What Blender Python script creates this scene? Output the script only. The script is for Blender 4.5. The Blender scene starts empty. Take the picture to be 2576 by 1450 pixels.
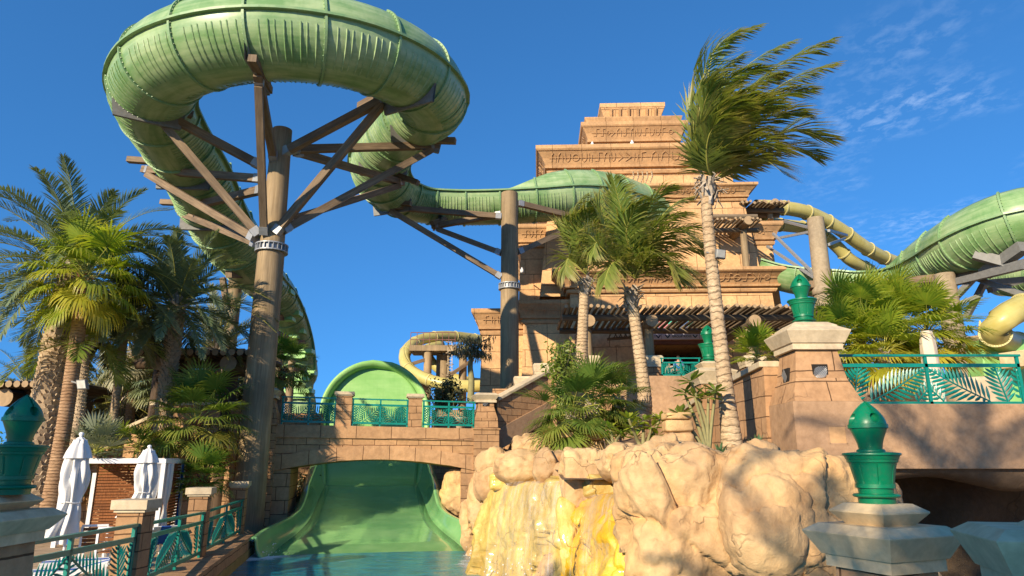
import bpy, math, random
import numpy as np
from mathutils import Vector, Matrix, noise
R = math.radians
random.seed(7)
C = bpy.context.scene.collection
CAMZ = 3.1
F, CX, CY = 1717.3, 1288.0, 724.8
PITCH = math.atan(435 / F)
SP, CP = math.sin(PITCH), math.cos(PITCH)

def at(x, y, D, dz=0):
    """point at forward distance D seen in the photograph's direction (x, y)"""
    u, v = (x - CX) / F, (CY - y) / F
    fy, fz = CP - v * SP, SP + v * CP
    return Vector((u / fy * D, D, fz / fy * D + CAMZ + dz))

def online(x, y, P, d):
    """point of the ground line P + t d seen in column x (row y), returns t"""
    u, v = (x - CX) / F, (CY - y) / F
    k = u / (CP - v * SP)
    return (k * P[1] - P[0]) / (d[0] - k * d[1])

def lin(c):
    return tuple(((v / 255) / 12.92 if v / 255 <= .04045 else ((v / 255 + .055) / 1.055) ** 2.4) for v in c) + (1,)

# ------------------------------------------------------------------ mesh builder
class MB:
    def __init__(s):
        s.v, s.f, s.mi, s.sm, s.uv, s.at = [], [], [], [], [], []
    def add(s, vs, fs, mi=0, sm=False, uv=None, at=None):
        o = len(s.v)
        s.v.extend([tuple(p) for p in vs])
        s.at.extend(at if at is not None else [0.0] * len(vs))
        for k, f in enumerate(fs):
            s.f.append(tuple(i + o for i in f)); s.mi.append(mi); s.sm.append(sm)
            s.uv.append(None if uv is None else [uv[i] for i in f])
    def hexa(s, b, t, mi=0):
        s.add(list(b) + list(t), [(3, 2, 1, 0), (4, 5, 6, 7), (0, 1, 5, 4), (1, 2, 6, 5), (2, 3, 7, 6), (3, 0, 4, 7)], mi)
    def box(s, c, d, rz=0, mi=0, tz=1.0):
        ca, sa = math.cos(rz), math.sin(rz)
        def P(x, y, z): return (c[0] + x * ca - y * sa, c[1] + x * sa + y * ca, c[2] + z)
        a, b, h = d[0] / 2, d[1] / 2, d[2] / 2
        s.hexa([P(-a, -b, -h), P(a, -b, -h), P(a, b, -h), P(-a, b, -h)],
               [P(-a * tz, -b * tz, h), P(a * tz, -b * tz, h), P(a * tz, b * tz, h), P(-a * tz, b * tz, h)], mi)
    def bar(s, p, q, w, h=None, up=(0, 0, 1), mi=0):
        p, q = Vector(p), Vector(q); h = h or w
        t = (q - p); L = t.length; t.normalize()
        a = t.cross(Vector(up))
        if a.length < 1e-4: a = t.cross(Vector((1, 0, 0)))
        a.normalize(); b = a.cross(t)
        cs = [(-w / 2, -h / 2), (w / 2, -h / 2), (w / 2, h / 2), (-w / 2, h / 2)]
        vs = [p + a * x + b * y for x, y in cs] + [q + a * x + b * y for x, y in cs]
        ofs = random.random() * 7
        for i in range(4):
            j = (i + 1) % 4
            e = w if i % 2 == 0 else h
            s.add([vs[i], vs[j], vs[j + 4], vs[i + 4]], [(0, 1, 2, 3)], mi, False,
                  [(i * .7 + ofs, 0), (i * .7 + e + ofs, 0), (i * .7 + e + ofs, L), (i * .7 + ofs, L)])
        s.add(vs[:4], [(3, 2, 1, 0)], mi); s.add(vs[4:], [(0, 1, 2, 3)], mi)
    def tube(s, pts, rad, n=8, mi=0, sm=True, cap=True, at=None, capmi=None):
        pts = [Vector(p) for p in pts]; m = len(pts)
        if not hasattr(rad, '__len__'): rad = [rad] * m
        t0 = (pts[1] - pts[0]).normalized()
        a = t0.cross(Vector((0, 0, 1)))
        if a.length < .05: a = t0.cross(Vector((1, 0, 0)))
        a.normalize()
        vs, uv, L = [], [], 0
        ofs = random.random() * 5
        for i in range(m):
            t = (pts[min(i + 1, m - 1)] - pts[max(i - 1, 0)]).normalized()
            a = (a - t * a.dot(t)).normalized(); b = t.cross(a)
            if i: L += (pts[i] - pts[i - 1]).length
            for k in range(n + 1):
                th = 2 * math.pi * k / n
                vs.append(pts[i] + (a * math.cos(th) + b * math.sin(th)) * rad[i])
                uv.append((th * max(rad) + ofs, L))
        fs = [(i * (n + 1) + k, i * (n + 1) + k + 1, (i + 1) * (n + 1) + k + 1, (i + 1) * (n + 1) + k)
              for i in range(m - 1) for k in range(n)]
        av = None if at is None else [at[i] for i in range(m) for k in range(n + 1)]
        s.add(vs, fs, mi, sm, uv, av)
        if cap:
            cm = mi if capmi is None else capmi
            s.add(vs[:n], [tuple(range(n))[::-1]], cm); s.add(vs[-n - 1:-1], [tuple(range(n))], cm)
    def lathe(s, c, prof, n=24, mi=0, sm=True, disp=None):
        vs, uv = [], []
        for i, (r, z) in enumerate(prof):
            for k in range(n + 1):
                th = 2 * math.pi * k / n
                rr = r if disp is None else disp(r, z, th)
                vs.append((c[0] + rr * math.cos(th), c[1] + rr * math.sin(th), c[2] + z)); uv.append((th * .5, z))
        fs = [(i * (n + 1) + k, i * (n + 1) + k + 1, (i + 1) * (n + 1) + k + 1, (i + 1) * (n + 1) + k)
              for i in range(len(prof) - 1) for k in range(n)]
        s.add(vs, fs, mi, sm, uv)
    def rectloft(s, x0, x1, y0, y1, prof, mi=0, c=(0, 0), rz=0, top=True, bot=False):
        """rectangle footprint grown outward by prof offsets at given heights"""
        rings = []
        ca, sa = math.cos(rz), math.sin(rz)
        for o, z in prof:
            q = [(x0 - o, y0 - o), (x1 + o, y0 - o), (x1 + o, y1 + o), (x0 - o, y1 + o)]
            rings.append([(c[0] + x * ca - y * sa, c[1] + x * sa + y * ca, z) for x, y in q])
        for i in range(len(rings) - 1):
            for k in range(4):
                j = (k + 1) % 4
                s.add([rings[i][k], rings[i][j], rings[i + 1][j], rings[i + 1][k]], [(0, 1, 2, 3)], mi)
        if top: s.add(rings[-1], [(0, 1, 2, 3)], mi)
        if bot: s.add(rings[0], [(3, 2, 1, 0)], mi)
    def grid(s, fn, nu, nv, mi=0, sm=True, at=None):
        vs = [fn(i / nu, j / nv) for i in range(nu + 1) for j in range(nv + 1)]
        fs = [(i * (nv + 1) + j, (i + 1) * (nv + 1) + j, (i + 1) * (nv + 1) + j + 1, i * (nv + 1) + j + 1)
              for i in range(nu) for j in range(nv)]
        s.add(vs, fs, mi, sm)

def _autouv(P):
    n = Vector((0, 0, 0))
    for i in range(len(P)):
        a, b = P[i], P[(i + 1) % len(P)]
        n += Vector(((a[1] - b[1]) * (a[2] + b[2]), (a[2] - b[2]) * (a[0] + b[0]), (a[0] - b[0]) * (a[1] + b[1])))
    if n.length < 1e-12: return [(0, 0)] * len(P)
    n.normalize()
    if abs(n.z) > .9: return [(p[0], p[1]) for p in P]
    t = Vector((-n.y, n.x, 0)).normalized()
    b = n.cross(t)
    k = 1.0 / max(.3, abs(b.z))
    return [(p[0] * t.x + p[1] * t.y, p[2] * k) for p in P]

def text(name, body, size, loc, rz, mat, parent, ext=.004):
    cu = bpy.data.curves.new(name, 'FONT'); cu.body = body; cu.size = size; cu.extrude = ext; cu.align_x = 'CENTER'; cu.align_y = 'CENTER'
    t = bpy.data.objects.new(name + '_tmp', cu); C.objects.link(t)
    me = bpy.data.meshes.new_from_object(t); bpy.data.objects.remove(t)
    o = bpy.data.objects.new(name, me); C.objects.link(o); o.parent = parent
    me.materials.clear(); me.materials.append(mat)
    rt = Matrix.Rotation(parent.rotation_euler.z, 3, 'Z').transposed()
    o.location = rt @ (Vector(loc) - WL[parent.name]); o.rotation_euler = (math.pi / 2, 0, rz)
    return o
WL = {}   # world location of every object built here
def obj(name, mb, mats, parent=None, label=None, cat=None, group=None, kind=None, loc=None, bevel=0, solid=0, local=False, attr=False, subd=0):
    me = bpy.data.meshes.new(name)
    if loc is None:
        if parent is not None: loc = WL[parent.name]
        elif mb.v:
            a = np.array(mb.v); lo, hi = a.min(0), a.max(0)
            loc = Vector(((lo[0] + hi[0]) / 2, (lo[1] + hi[1]) / 2, lo[2]))
    loc = Vector(loc)
    off = Vector((0, 0, 0)) if local else loc
    me.from_pydata([(p[0] - off.x, p[1] - off.y, p[2] - off.z) for p in mb.v], [], mb.f)
    if not isinstance(mats, (list, tuple)): mats = [mats]
    for m in mats: me.materials.append(m)
    me.polygons.foreach_set('material_index', mb.mi)
    me.polygons.foreach_set('use_smooth', mb.sm)
    uvl = me.uv_layers.new(name='UVMap')
    flat = []
    for f, u in zip(mb.f, mb.uv):
        for q in (u if u is not None else _autouv([mb.v[i] for i in f])): flat.extend(q)
    uvl.data.foreach_set('uv', flat)
    if attr:
        a = me.attributes.new('dry', 'FLOAT', 'POINT'); a.data.foreach_set('value', mb.at)
    me.update()
    o = bpy.data.objects.new(name, me); C.objects.link(o)
    if parent is not None:
        o.parent = parent
        if not local: o.location = loc - WL[parent.name]
    else: o.location = loc
    WL[o.name] = loc
    if solid:
        m = o.modifiers.new('thick', 'SOLIDIFY'); m.thickness = solid; m.offset = 0
    if bevel:
        m = o.modifiers.new('bevel', 'BEVEL'); m.width = bevel; m.segments = 2; m.limit_method = 'ANGLE'; m.angle_limit = R(40)
    if subd:
        m = o.modifiers.new('sub', 'SUBSURF'); m.levels = subd; m.render_levels = subd
    if label: o['label'] = label
    if cat: o['category'] = cat
    if group: o['group'] = group
    if kind: o['kind'] = kind
    return o

def thing(name, label, cat, loc, group=None, rz=0):
    o = bpy.data.objects.new(name, None); C.objects.link(o)
    o.empty_display_size = .2
    o.location = loc; o.rotation_euler = (0, 0, rz)
    WL[o.name] = Vector(loc)
    o['label'] = label; o['category'] = cat
    if group: o['group'] = group
    return o

def dup(root, loc, label=None, group=None, rz=None, scale=None):
    r = root.copy(); C.objects.link(r); r.location = loc
    WL[r.name] = Vector(loc)
    if rz is not None: r.rotation_euler = (0, 0, rz)
    if scale: r.scale = (scale,) * 3
    if label: r['label'] = label
    if group: r['group'] = group
    for ch in list(root.children):
        c = ch.copy(); C.objects.link(c); c.parent = r
        for g in list(ch.children):
            d = g.copy(); C.objects.link(d); d.parent = c
    return r

def catmull(P, n):
    P = [Vector(p) for p in P]
    Q = [P[0] * 2 - P[1]] + P + [P[-1] * 2 - P[-2]]
    out = []
    for i in range(1, len(Q) - 2):
        a, b, c, d = Q[i - 1], Q[i], Q[i + 1], Q[i + 2]
        for k in range(n):
            t = k / n
            out.append(.5 * ((2 * b) + (c - a) * t + (2 * a - 5 * b + 4 * c - d) * t * t + (3 * b - a - 3 * c + d) * t ** 3))
    out.append(P[-1])
    return out
def resample(P, step):
    out = [P[0].copy()]; acc = 0
    for a, b in zip(P, P[1:]):
        L = (b - a).length
        while acc + L >= step:
            f = (step - acc) / L; a = a.lerp(b, f); L = (b - a).length; out.append(a.copy()); acc = 0
        acc += L
    return out

# ------------------------------------------------------------------ materials
def node(nt, t, ins=None, **kw):
    n = nt.nodes.new(t)
    for k, v in kw.items(): setattr(n, k, v)
    for k, v in (ins or {}).items():
        s = n.inputs[k]
        if isinstance(v, bpy.types.NodeSocket): nt.links.new(v, s)
        else: s.default_value = v
    return n
def newmat(name):
    m = bpy.data.materials.new(name); m.use_nodes = True
    nt = m.node_tree; b = nt.nodes['Principled BSDF']
    return m, nt, b
def ramp(nt, fac, stops):
    n = nt.nodes.new('ShaderNodeValToRGB'); nt.links.new(fac, n.inputs[0])
    e = n.color_ramp.elements
    while len(e) < len(stops): e.new(.5)
    for k, (p, c) in enumerate(stops): e[k].position = p; e[k].color = c
    return n.outputs[0]
def mixc(nt, fac, a, b, mode='MIX'):
    n = nt.nodes.new('ShaderNodeMix'); n.data_type = 'RGBA'; n.blend_type = mode
    for s, v in ((n.inputs[0], fac), (n.inputs[6], a), (n.inputs[7], b)):
        if isinstance(v, bpy.types.NodeSocket): nt.links.new(v, s)
        else: s.default_value = v
    return n.outputs[2]
def math_(nt, op, a, b=0.0, c=0.0):
    n = nt.nodes.new('ShaderNodeMath'); n.operation = op
    for s, v in zip(n.inputs, (a, b, c)):
        if isinstance(v, bpy.types.NodeSocket): nt.links.new(v, s)
        else: s.default_value = v
    return n.outputs[0]
def mapping(nt, vec, scale=(1, 1, 1), loc=(0, 0, 0)):
    return node(nt, 'ShaderNodeMapping', {'Vector': vec, 'Scale': scale, 'Location': loc}).outputs[0]
def nz(nt, vec, scale, detail=4, rough=.55, dist=0):
    return node(nt, 'ShaderNodeTexNoise', {'Vector': vec, 'Scale': scale, 'Detail': detail, 'Roughness': rough, 'Distortion': dist}).outputs[0]
def bump(nt, b, h, strength=.3, dist=.02, prev=None):
    ins = {'Height': h, 'Strength': strength, 'Distance': dist}
    if prev is not None: ins['Normal'] = prev
    n = node(nt, 'ShaderNodeBump', ins)
    nt.links.new(n.outputs[0], b.inputs['Normal']); return n.outputs[0]
def coords(nt):
    n = nt.nodes.new('ShaderNodeTexCoord'); return n.outputs['UV'], n.outputs['Object']
def geopos(nt): return nt.nodes.new('ShaderNodeNewGeometry').outputs['Position']

def stone(name, c1, c2, bw=1.1, bh=.5, mortar=.012, mcol=None, crack=.5, bumpd=.02, rough=.85, blocks=True):
    m, nt, b = newmat(name)
    uv, ob = coords(nt); pos = geopos(nt)
    ofs = node(nt, 'ShaderNodeTexNoise', {'Vector': pos, 'Scale': 1.1, 'Detail': 3}).outputs[1]
    d = node(nt, 'ShaderNodeVectorMath', {0: ofs, 1: (.5, .5, .5)}, operation='SUBTRACT').outputs[0]
    d = node(nt, 'ShaderNodeVectorMath', {0: d, 3: .10}, operation='SCALE').outputs[0]
    v = node(nt, 'ShaderNodeVectorMath', {0: uv, 1: d}, operation='ADD').outputs[0]
    n1 = nz(nt, pos, .55, 5, .6); n2 = nz(nt, pos, 5.5, 6, .65); n3 = nz(nt, pos, 38, 4, .6)
    mc = mcol or tuple(x * .28 for x in c1[:3]) + (1,)
    if blocks:
        br = node(nt, 'ShaderNodeTexBrick', {'Vector': v, 'Color1': c1, 'Color2': c2, 'Mortar': mc, 'Scale': 1, 'Mortar Size': mortar,
                  'Mortar Smooth': .2, 'Bias': 0, 'Brick Width': bw, 'Row Height': bh}, offset=.42, squash=1.35, squash_frequency=3)
        col, fac = br.outputs[0], br.outputs[1]
    else:
        col = mixc(nt, n1, c1, c2); fac = None
    col = mixc(nt, ramp(nt, n1, [(.3, (.72, .70, .70, 1)), (.7, (1.16, 1.12, 1.06, 1))]), (0, 0, 0, 1), col) if False else \
        mixc(nt, 1.0, col, ramp(nt, n1, [(.28, (.70, .68, .68, 1)), (.72, (1.15, 1.12, 1.05, 1))]), 'MULTIPLY')
    col = mixc(nt, 1.0, col, ramp(nt, n2, [(.3, (.78, .76, .74, 1)), (.7, (1.12, 1.12, 1.12, 1))]), 'MULTIPLY')
    # rain streaks
    st = nz(nt, mapping(nt, pos, (3.0, 3.0, .18)), 1, 4, .6)
    col = mixc(nt, math_(nt, 'MULTIPLY', ramp(nt, st, [(.56, (0, 0, 0, 1)), (.8, (1, 1, 1, 1))]), .35), col, tuple(x * .45 for x in c1[:3]) + (1,))
    h = math_(nt, 'ADD', math_(nt, 'MULTIPLY', n2, .55), math_(nt, 'MULTIPLY', n3, .3))
    if fac is not None:
        h = math_(nt, 'SUBTRACT', h, math_(nt, 'MULTIPLY', fac, 1.2))
    if crack > 0:
        vo = node(nt, 'ShaderNodeTexVoronoi', {'Vector': node(nt, 'ShaderNodeVectorMath', {0: pos, 1: node(nt, 'ShaderNodeVectorMath', {0: ofs, 3: 1.2}, operation='SCALE').outputs[0]}, operation='ADD').outputs[0],
                  'Scale': .55}, feature='DISTANCE_TO_EDGE').outputs[0]
        ln = ramp(nt, vo, [(.0, (1, 1, 1, 1)), (.012, (0, 0, 0, 1))])
        mk = ramp(nt, nz(nt, pos, .35, 2), [(.5, (0, 0, 0, 1)), (.6, (1, 1, 1, 1))])
        cf = math_(nt, 'MULTIPLY', math_(nt, 'MULTIPLY', ln, mk), crack)
        col = mixc(nt, cf, col, mc)
        h = math_(nt, 'SUBTRACT', h, cf)
    nt.links.new(col, b.inputs['Base Color']); b.inputs['Roughness'].default_value = rough
    b.inputs['Specular IOR Level'].default_value = .25
    bump(nt, b, h, .7, bumpd)
    return m

def paint(name, c, c2=None, rough=.35, scale=2.0, spec=.5, bumps=.05, coat=0, dirt=.25):
    m, nt, b = newmat(name)
    pos = geopos(nt)
    n1 = nz(nt, pos, scale, 5, .6); n2 = nz(nt, pos, scale * 9, 4, .6)
    c2 = c2 or tuple(x * .8 for x in c[:3]) + (1,)
    col = mixc(nt, ramp(nt, n1, [(.35, (0, 0, 0, 1)), (.65, (1, 1, 1, 1))]), c, c2)
    col = mixc(nt, math_(nt, 'MULTIPLY', ramp(nt, n2, [(.5, (0, 0, 0, 1)), (.8, (1, 1, 1, 1))]), dirt), col, (.10, .085, .06, 1))
    nt.links.new(col, b.inputs['Base Color'])
    nt.links.new(math_(nt, 'MULTIPLY_ADD', n2, .25, rough - .1), b.inputs['Roughness'])
    b.inputs['Specular IOR Level'].default_value = spec
    b.inputs['Coat Weight'].default_value = coat
    if bumps: bump(nt, b, n2, bumps, .01)
    return m

def wood(name, c1, c2, grain=(14, 14, .9), rough=.75, use_uv=True):
    m, nt, b = newmat(name)
    uv, ob = coords(nt)
    if use_uv: v = mapping(nt, uv, (grain[0], grain[2], 1))
    else: v = mapping(nt, geopos(nt), grain)
    g = nz(nt, v, 1, 6, .65, .6)
    n1 = nz(nt, geopos(nt), .7, 4)
    n2 = nz(nt, mapping(nt, uv, (3, .25, 1)), 1, 4)
    col = mixc(nt, ramp(nt, g, [(.3, (0, 0, 0, 1)), (.7, (1, 1, 1, 1))]), c1, c2)
    col = mixc(nt, 1.0, col, ramp(nt, n1, [(.3, (.72, .72, .72, 1)), (.7, (1.15, 1.13, 1.1, 1))]), 'MULTIPLY')
    col = mixc(nt, 1.0, col, ramp(nt, n2, [(.35, (.72, .72, .73, 1)), (.65, (1.1, 1.1, 1.1, 1))]), 'MULTIPLY')
    nt.links.new(col, b.inputs['Base Color']); b.inputs['Roughness'].default_value = rough
    b.inputs['Specular IOR Level'].default_value = .25
    bump(nt, b, g, .5, .015)
    return m

def plain(name, c, rough=.6, metal=0, var=.15, scale=6):
    m, nt, b = newmat(name)
    n1 = nz(nt, geopos(nt), scale, 5)
    lo = tuple(x * (1 - var) for x in c[:3]) + (1,); hi = tuple(min(1, x * (1 + var)) for x in c[:3]) + (1,)
    nt.links.new(mixc(nt, ramp(nt, n1, [(.3, (0, 0, 0, 1)), (.7, (1, 1, 1, 1))]), lo, hi), b.inputs['Base Color'])
    b.inputs['Roughness'].default_value = rough; b.inputs['Metallic'].default_value = metal
    b.inputs['Specular IOR Level'].default_value = .3
    return m

def leaf(name, c1, c2, dry, trans=.3, rough=.42, tcol=None):
    m, nt, b = newmat(name)
    ge = nt.nodes.new('ShaderNodeNewGeometry')
    rnd = ge.outputs['Random Per Island']
    at_ = node(nt, 'ShaderNodeAttribute', attribute_name='dry').outputs['Fac']
    col = mixc(nt, rnd, c1, c2)
    col = mixc(nt, at_, col, dry)
    nt.links.new(col, b.inputs['Base Color']); b.inputs['Roughness'].default_value = rough
    b.inputs['Specular IOR Level'].default_value = .4
    tr = node(nt, 'ShaderNodeBsdfTranslucent', {'Color': mixc(nt, 1.0, col, tcol or (1.9, 1.9, .9, 1), 'MULTIPLY')})
    mx = node(nt, 'ShaderNodeMixShader', {0: trans, 1: b.outputs[0], 2: tr.outputs[0]})
    nt.links.new(mx.outputs[0], nt.nodes['Material Output'].inputs[0])
    return m

MAT = {}
MAT['tower'] = stone('sandstone_blocks', (.66, .42, .215, 1), (.60, .37, .185, 1), 1.5, 1.15, .018, crack=.6, mcol=(.16,.085,.035,1))
MAT['tower_trim'] = stone('sandstone_trim', (.55, .345, .175, 1), (.48, .295, .15, 1), 2.2, 9, .014, crack=.3, mcol=(.16,.085,.035,1))
MAT['carve'] = plain('carved_sandstone', (.49, .305, .155, 1), .9)
MAT['brick'] = stone('tan_block_wall', (.47, .285, .15, 1), (.40, .235, .12, 1), .62, .30, .012, crack=.3, mcol=(.11,.06,.03,1))
MAT['bigblock'] = stone('tan_large_blocks', (.47, .29, .16, 1), (.41, .245, .13, 1), 1.35, .52, .014, crack=.5, mcol=(.11,.06,.03,1))
MAT['render'] = stone('tan_rendered_wall', (.45, .30, .185, 1), (.37, .235, .14, 1), blocks=False, crack=.0, bumpd=.03)
MAT['cream'] = stone('cream_cast_stone', (.63, .54, .38, 1), (.55, .46, .32, 1), blocks=False, crack=0, bumpd=.006, rough=.7)
MAT['cap_grey'] = stone('painted_cast_stone', (.72, .575, .355, 1), (.63, .50, .305, 1), blocks=False, crack=0, bumpd=.006, rough=.65)
MAT['pave'] = stone('deck_paving', (.48, .36, .23, 1), (.42, .31, .20, 1), .8, .8, .012, crack=.1)
MAT['soil'] = stone('planting_soil', (.12, .08, .05, 1), (.2, .14, .09, 1), blocks=False, crack=0, bumpd=.06, rough=1)
MAT['sand'] = stone('sandy_ground', (.42, .33, .22, 1), (.36, .27, .18, 1), blocks=False, crack=0, bumpd=.04, rough=1)
MAT['teal'] = paint('teal_railing_paint', (.004, .215, .165, 1), (.003, .17, .13, 1), .32, 3, .5, .03, dirt=.08)
MAT['finial'] = paint('emerald_gloss_paint', (.0, .175, .075, 1), (.0, .14, .06, 1), .36, 3, .45, .06, coat=.05, dirt=.22)
MAT['beam'] = wood('weathered_brown_beam', (.15, .105, .065, 1), (.29, .215, .14, 1))
MAT['post'] = wood('wood_textured_post', (.23, .165, .09, 1), (.38, .285, .17, 1), (22, 22, .7))
MAT['log'] = wood('grey_brown_log', (.115, .085, .055, 1), (.25, .195, .13, 1), (14, 14, .6))
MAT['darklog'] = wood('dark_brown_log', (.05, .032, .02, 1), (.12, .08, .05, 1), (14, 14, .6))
MAT['logend'] = plain('sawn_log_end', (.34, .24, .14, 1), .9)
MAT['steel'] = plain('galvanised_steel', (.30, .31, .32, 1), .5, .3)
MAT['greysteel'] = plain('grey_painted_steel', (.17, .17, .16, 1), .5, 0)
MAT['white'] = plain('white_paint', (.72, .72, .72, 1), .5, 0, .05)
MAT['fabric'] = plain('white_canvas', (.68, .67, .64, 1), .9, 0, .06, 3)
MAT['blue'] = plain('blue_canvas', (.02, .09, .36, 1), .8)
MAT['slat'] = wood('red_brown_slats', (.16, .055, .018, 1), (.33, .13, .045, 1), (2, 2, 20))
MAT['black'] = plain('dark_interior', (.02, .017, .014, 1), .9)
MAT['trunk_date'] = stone('date_palm_bark', (.40, .31, .21, 1), (.54, .43, .30, 1), blocks=False, crack=0, bumpd=.05, rough=1)
def ringbark(name, c1, c2, dark, per):
    """palm trunk with dark leaf scar rings along its length"""
    m, nt, b = newmat(name); uv, ob = coords(nt); pos = geopos(nt)
    n1 = nz(nt, pos, 2.2, 5, .6); n2 = nz(nt, mapping(nt, uv, (5, 22, 1)), 1, 5, .65)
    sp = node(nt, 'ShaderNodeSeparateXYZ', {0: uv})
    ph = math_(nt, 'ADD', math_(nt, 'MULTIPLY', sp.outputs[1], 1 / per), math_(nt, 'MULTIPLY', nz(nt, mapping(nt, uv, (2.2, 2.2, 1)), 1, 4, .6), 1.5))
    fr = math_(nt, 'FRACT', ph); ring = ramp(nt, fr, [(0, (1, 1, 1, 1)), (.16, (.25, .25, .25, 1)), (.3, (0, 0, 0, 1)), (.95, (.1, .1, .1, 1))])
    col = mixc(nt, ramp(nt, n1, [(.35, (0, 0, 0, 1)), (.65, (1, 1, 1, 1))]), c1, c2)
    col = mixc(nt, 1.0, col, ramp(nt, n2, [(.32, (.62, .60, .58, 1)), (.62, (1.12, 1.12, 1.12, 1))]), 'MULTIPLY')
    col = mixc(nt, math_(nt, 'MULTIPLY', ring, .62), col, dark)
    nt.links.new(col, b.inputs['Base Color']); b.inputs['Roughness'].default_value = .95; b.inputs['Specular IOR Level'].default_value = .15
    bump(nt, b, math_(nt, 'SUBTRACT', math_(nt, 'MULTIPLY', n2, .6), ring), .8, .03); return m
MAT['trunk_coco'] = ringbark('coconut_bark', (.42, .30, .18, 1), (.54, .41, .26, 1), (.13, .085, .05, 1), .17)
MAT['trunk_fan'] = ringbark('fan_palm_bark', (.30, .18, .10, 1), (.40, .26, .15, 1), (.10, .055, .03, 1), .10)
MAT['husk'] = plain('dry_leaf_base', (.40, .34, .27, 1), .9, 0, .3, 9)
MAT['husk_dark'] = plain('brown_leaf_base', (.15, .065, .035, 1), .9, 0, .3, 9)
MAT['rachis'] = plain('yellow_green_stalk', (.34, .33, .07, 1), .6)
MAT['leaf_date'] = leaf('date_palm_leaf', (.095, .15, .075, 1), (.18, .24, .15, 1), (.28, .27, .12, 1), .22, .38)
MAT['leaf_fan'] = leaf('yellow_green_fan_leaf', (.13, .23, .02, 1), (.26, .33, .03, 1), (.58, .42, .05, 1), .40)
MAT['leaf_fan2'] = leaf('deep_green_fan_leaf', (.06, .145, .022, 1), (.13, .22, .04, 1), (.38, .30, .06, 1), .32)
MAT['leaf_coco'] = leaf('coconut_leaf', (.075, .15, .02, 1), (.16, .24, .035, 1), (.42, .28, .11, 1), .32)
MAT['leaf_silver'] = leaf('silver_palm_leaf', (.17, .21, .14, 1), (.26, .29, .20, 1), (.36, .32, .2, 1), .2)
MAT['leaf_bush'] = leaf('bush_leaf', (.09, .16, .02, 1), (.22, .30, .05, 1), (.3, .25, .06, 1), .35)
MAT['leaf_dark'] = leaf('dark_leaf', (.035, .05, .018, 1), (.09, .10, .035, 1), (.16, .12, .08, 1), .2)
MAT['leaf_agave'] = leaf('agave_leaf', (.06, .14, .06, 1), (.10, .19, .09, 1), (.25, .25, .1, 1), .15)
MAT['petal'] = leaf('magenta_petal', (.45, .01, .08, 1), (.65, .03, .16, 1), (.5, .1, .2, 1), .3)
MAT['twig'] = plain('green_brown_twig', (.24, .22, .10, 1), .8)
# ------------------------------------------------------------------ camera, sun, sky
sc = bpy.context.scene
cam = bpy.data.cameras.new('camera'); cam.sensor_width = 36; cam.lens = F / 2576 * 36; cam.clip_end = 3000; cam.clip_start = .05
co = bpy.data.objects.new('camera', cam); C.objects.link(co); co.location = (0, 0, CAMZ)
co.rotation_euler = (math.pi / 2 + PITCH, 0, 0); sc.camera = co
SUN_AZ, SUN_EL = R(33), R(22)      # azimuth left of straight behind the camera
sd = Vector((math.sin(SUN_AZ) * math.cos(SUN_EL), math.cos(SUN_AZ) * math.cos(SUN_EL), -math.sin(SUN_EL)))
sl = bpy.data.lights.new('sun', 'SUN'); sl.energy = 4.4; sl.angle = R(.55); sl.color = (1, .83, .60)
so = bpy.data.objects.new('sun', sl); C.objects.link(so)
so.rotation_euler = sd.to_track_quat('-Z', 'Y').to_euler(); so.location = (-30, -40, 50)
w = bpy.data.worlds.new('World'); sc.world = w; w.use_nodes = True
nt = w.node_tree; bg = nt.nodes['Background']
sky = nt.nodes.new('ShaderNodeTexSky'); sky.sky_type = 'NISHITA'; sky.sun_disc = False
sky.sun_elevation = SUN_EL; sky.sun_rotation = math.pi + SUN_AZ
sky.air_density = 1.0; sky.dust_density = .25; sky.ozone_density = 3.2
tc = nt.nodes.new('ShaderNodeTexCoord')
skv = node(nt, 'ShaderNodeVectorMath', {0: tc.outputs['Generated'], 1: (0, 0, .24)}, operation='ADD').outputs[0]
skv = node(nt, 'ShaderNodeVectorMath', {0: skv}, operation='NORMALIZE').outputs[0]
nt.links.new(skv, sky.inputs[0])
# thin cirrus on the right, as a layer of the sky itself
sep = node(nt, 'ShaderNodeSeparateXYZ', {0: tc.outputs['Generated']})
zz = math_(nt, 'MAXIMUM', sep.outputs[2], .08)
pl = node(nt, 'ShaderNodeCombineXYZ', {0: math_(nt, 'DIVIDE', sep.outputs[0], zz), 1: math_(nt, 'DIVIDE', sep.outputs[1], zz), 2: 0.0}).outputs[0]
cn = nz(nt, mapping(nt, pl, (7.0, 5.5, 1), (.4, .9, 0)), 2.6, 8, .62, .2)
big = nz(nt, mapping(nt, pl, (1, 1, 1)), 1.6, 2, .5)
mask = math_(nt, 'MULTIPLY', ramp(nt, cn, [(.46, (0, 0, 0, 1)), (.82, (1, 1, 1, 1))]), ramp(nt, big, [(.42, (0, 0, 0, 1)), (.6, (1, 1, 1, 1))]))
dx = node(nt, 'ShaderNodeVectorMath', {0: tc.outputs['Generated'], 1: tuple(((at(2380, 360, 10) - Vector((0, 0, CAMZ))).normalized()))}, operation='DISTANCE').outputs['Value']
mask = math_(nt, 'MULTIPLY', mask, ramp(nt, dx, [(.06, (1, 1, 1, 1)), (.20, (0, 0, 0, 1))]))
grade = mixc(nt, 1.0, sky.outputs[0], (.30, .70, .97, 1), 'MULTIPLY')
nt.links.new(mixc(nt, math_(nt, 'MULTIPLY', mask, .42), grade, (4.2, 5.0, 6.0, 1)), bg.inputs[0])
bg.inputs[1].default_value = .138
sc.view_settings.view_transform = 'Standard'; sc.view_settings.look = 'None'; sc.view_settings.exposure = .85; sc.view_settings.gamma = 1
sc.render.engine = 'CYCLES'
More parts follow.
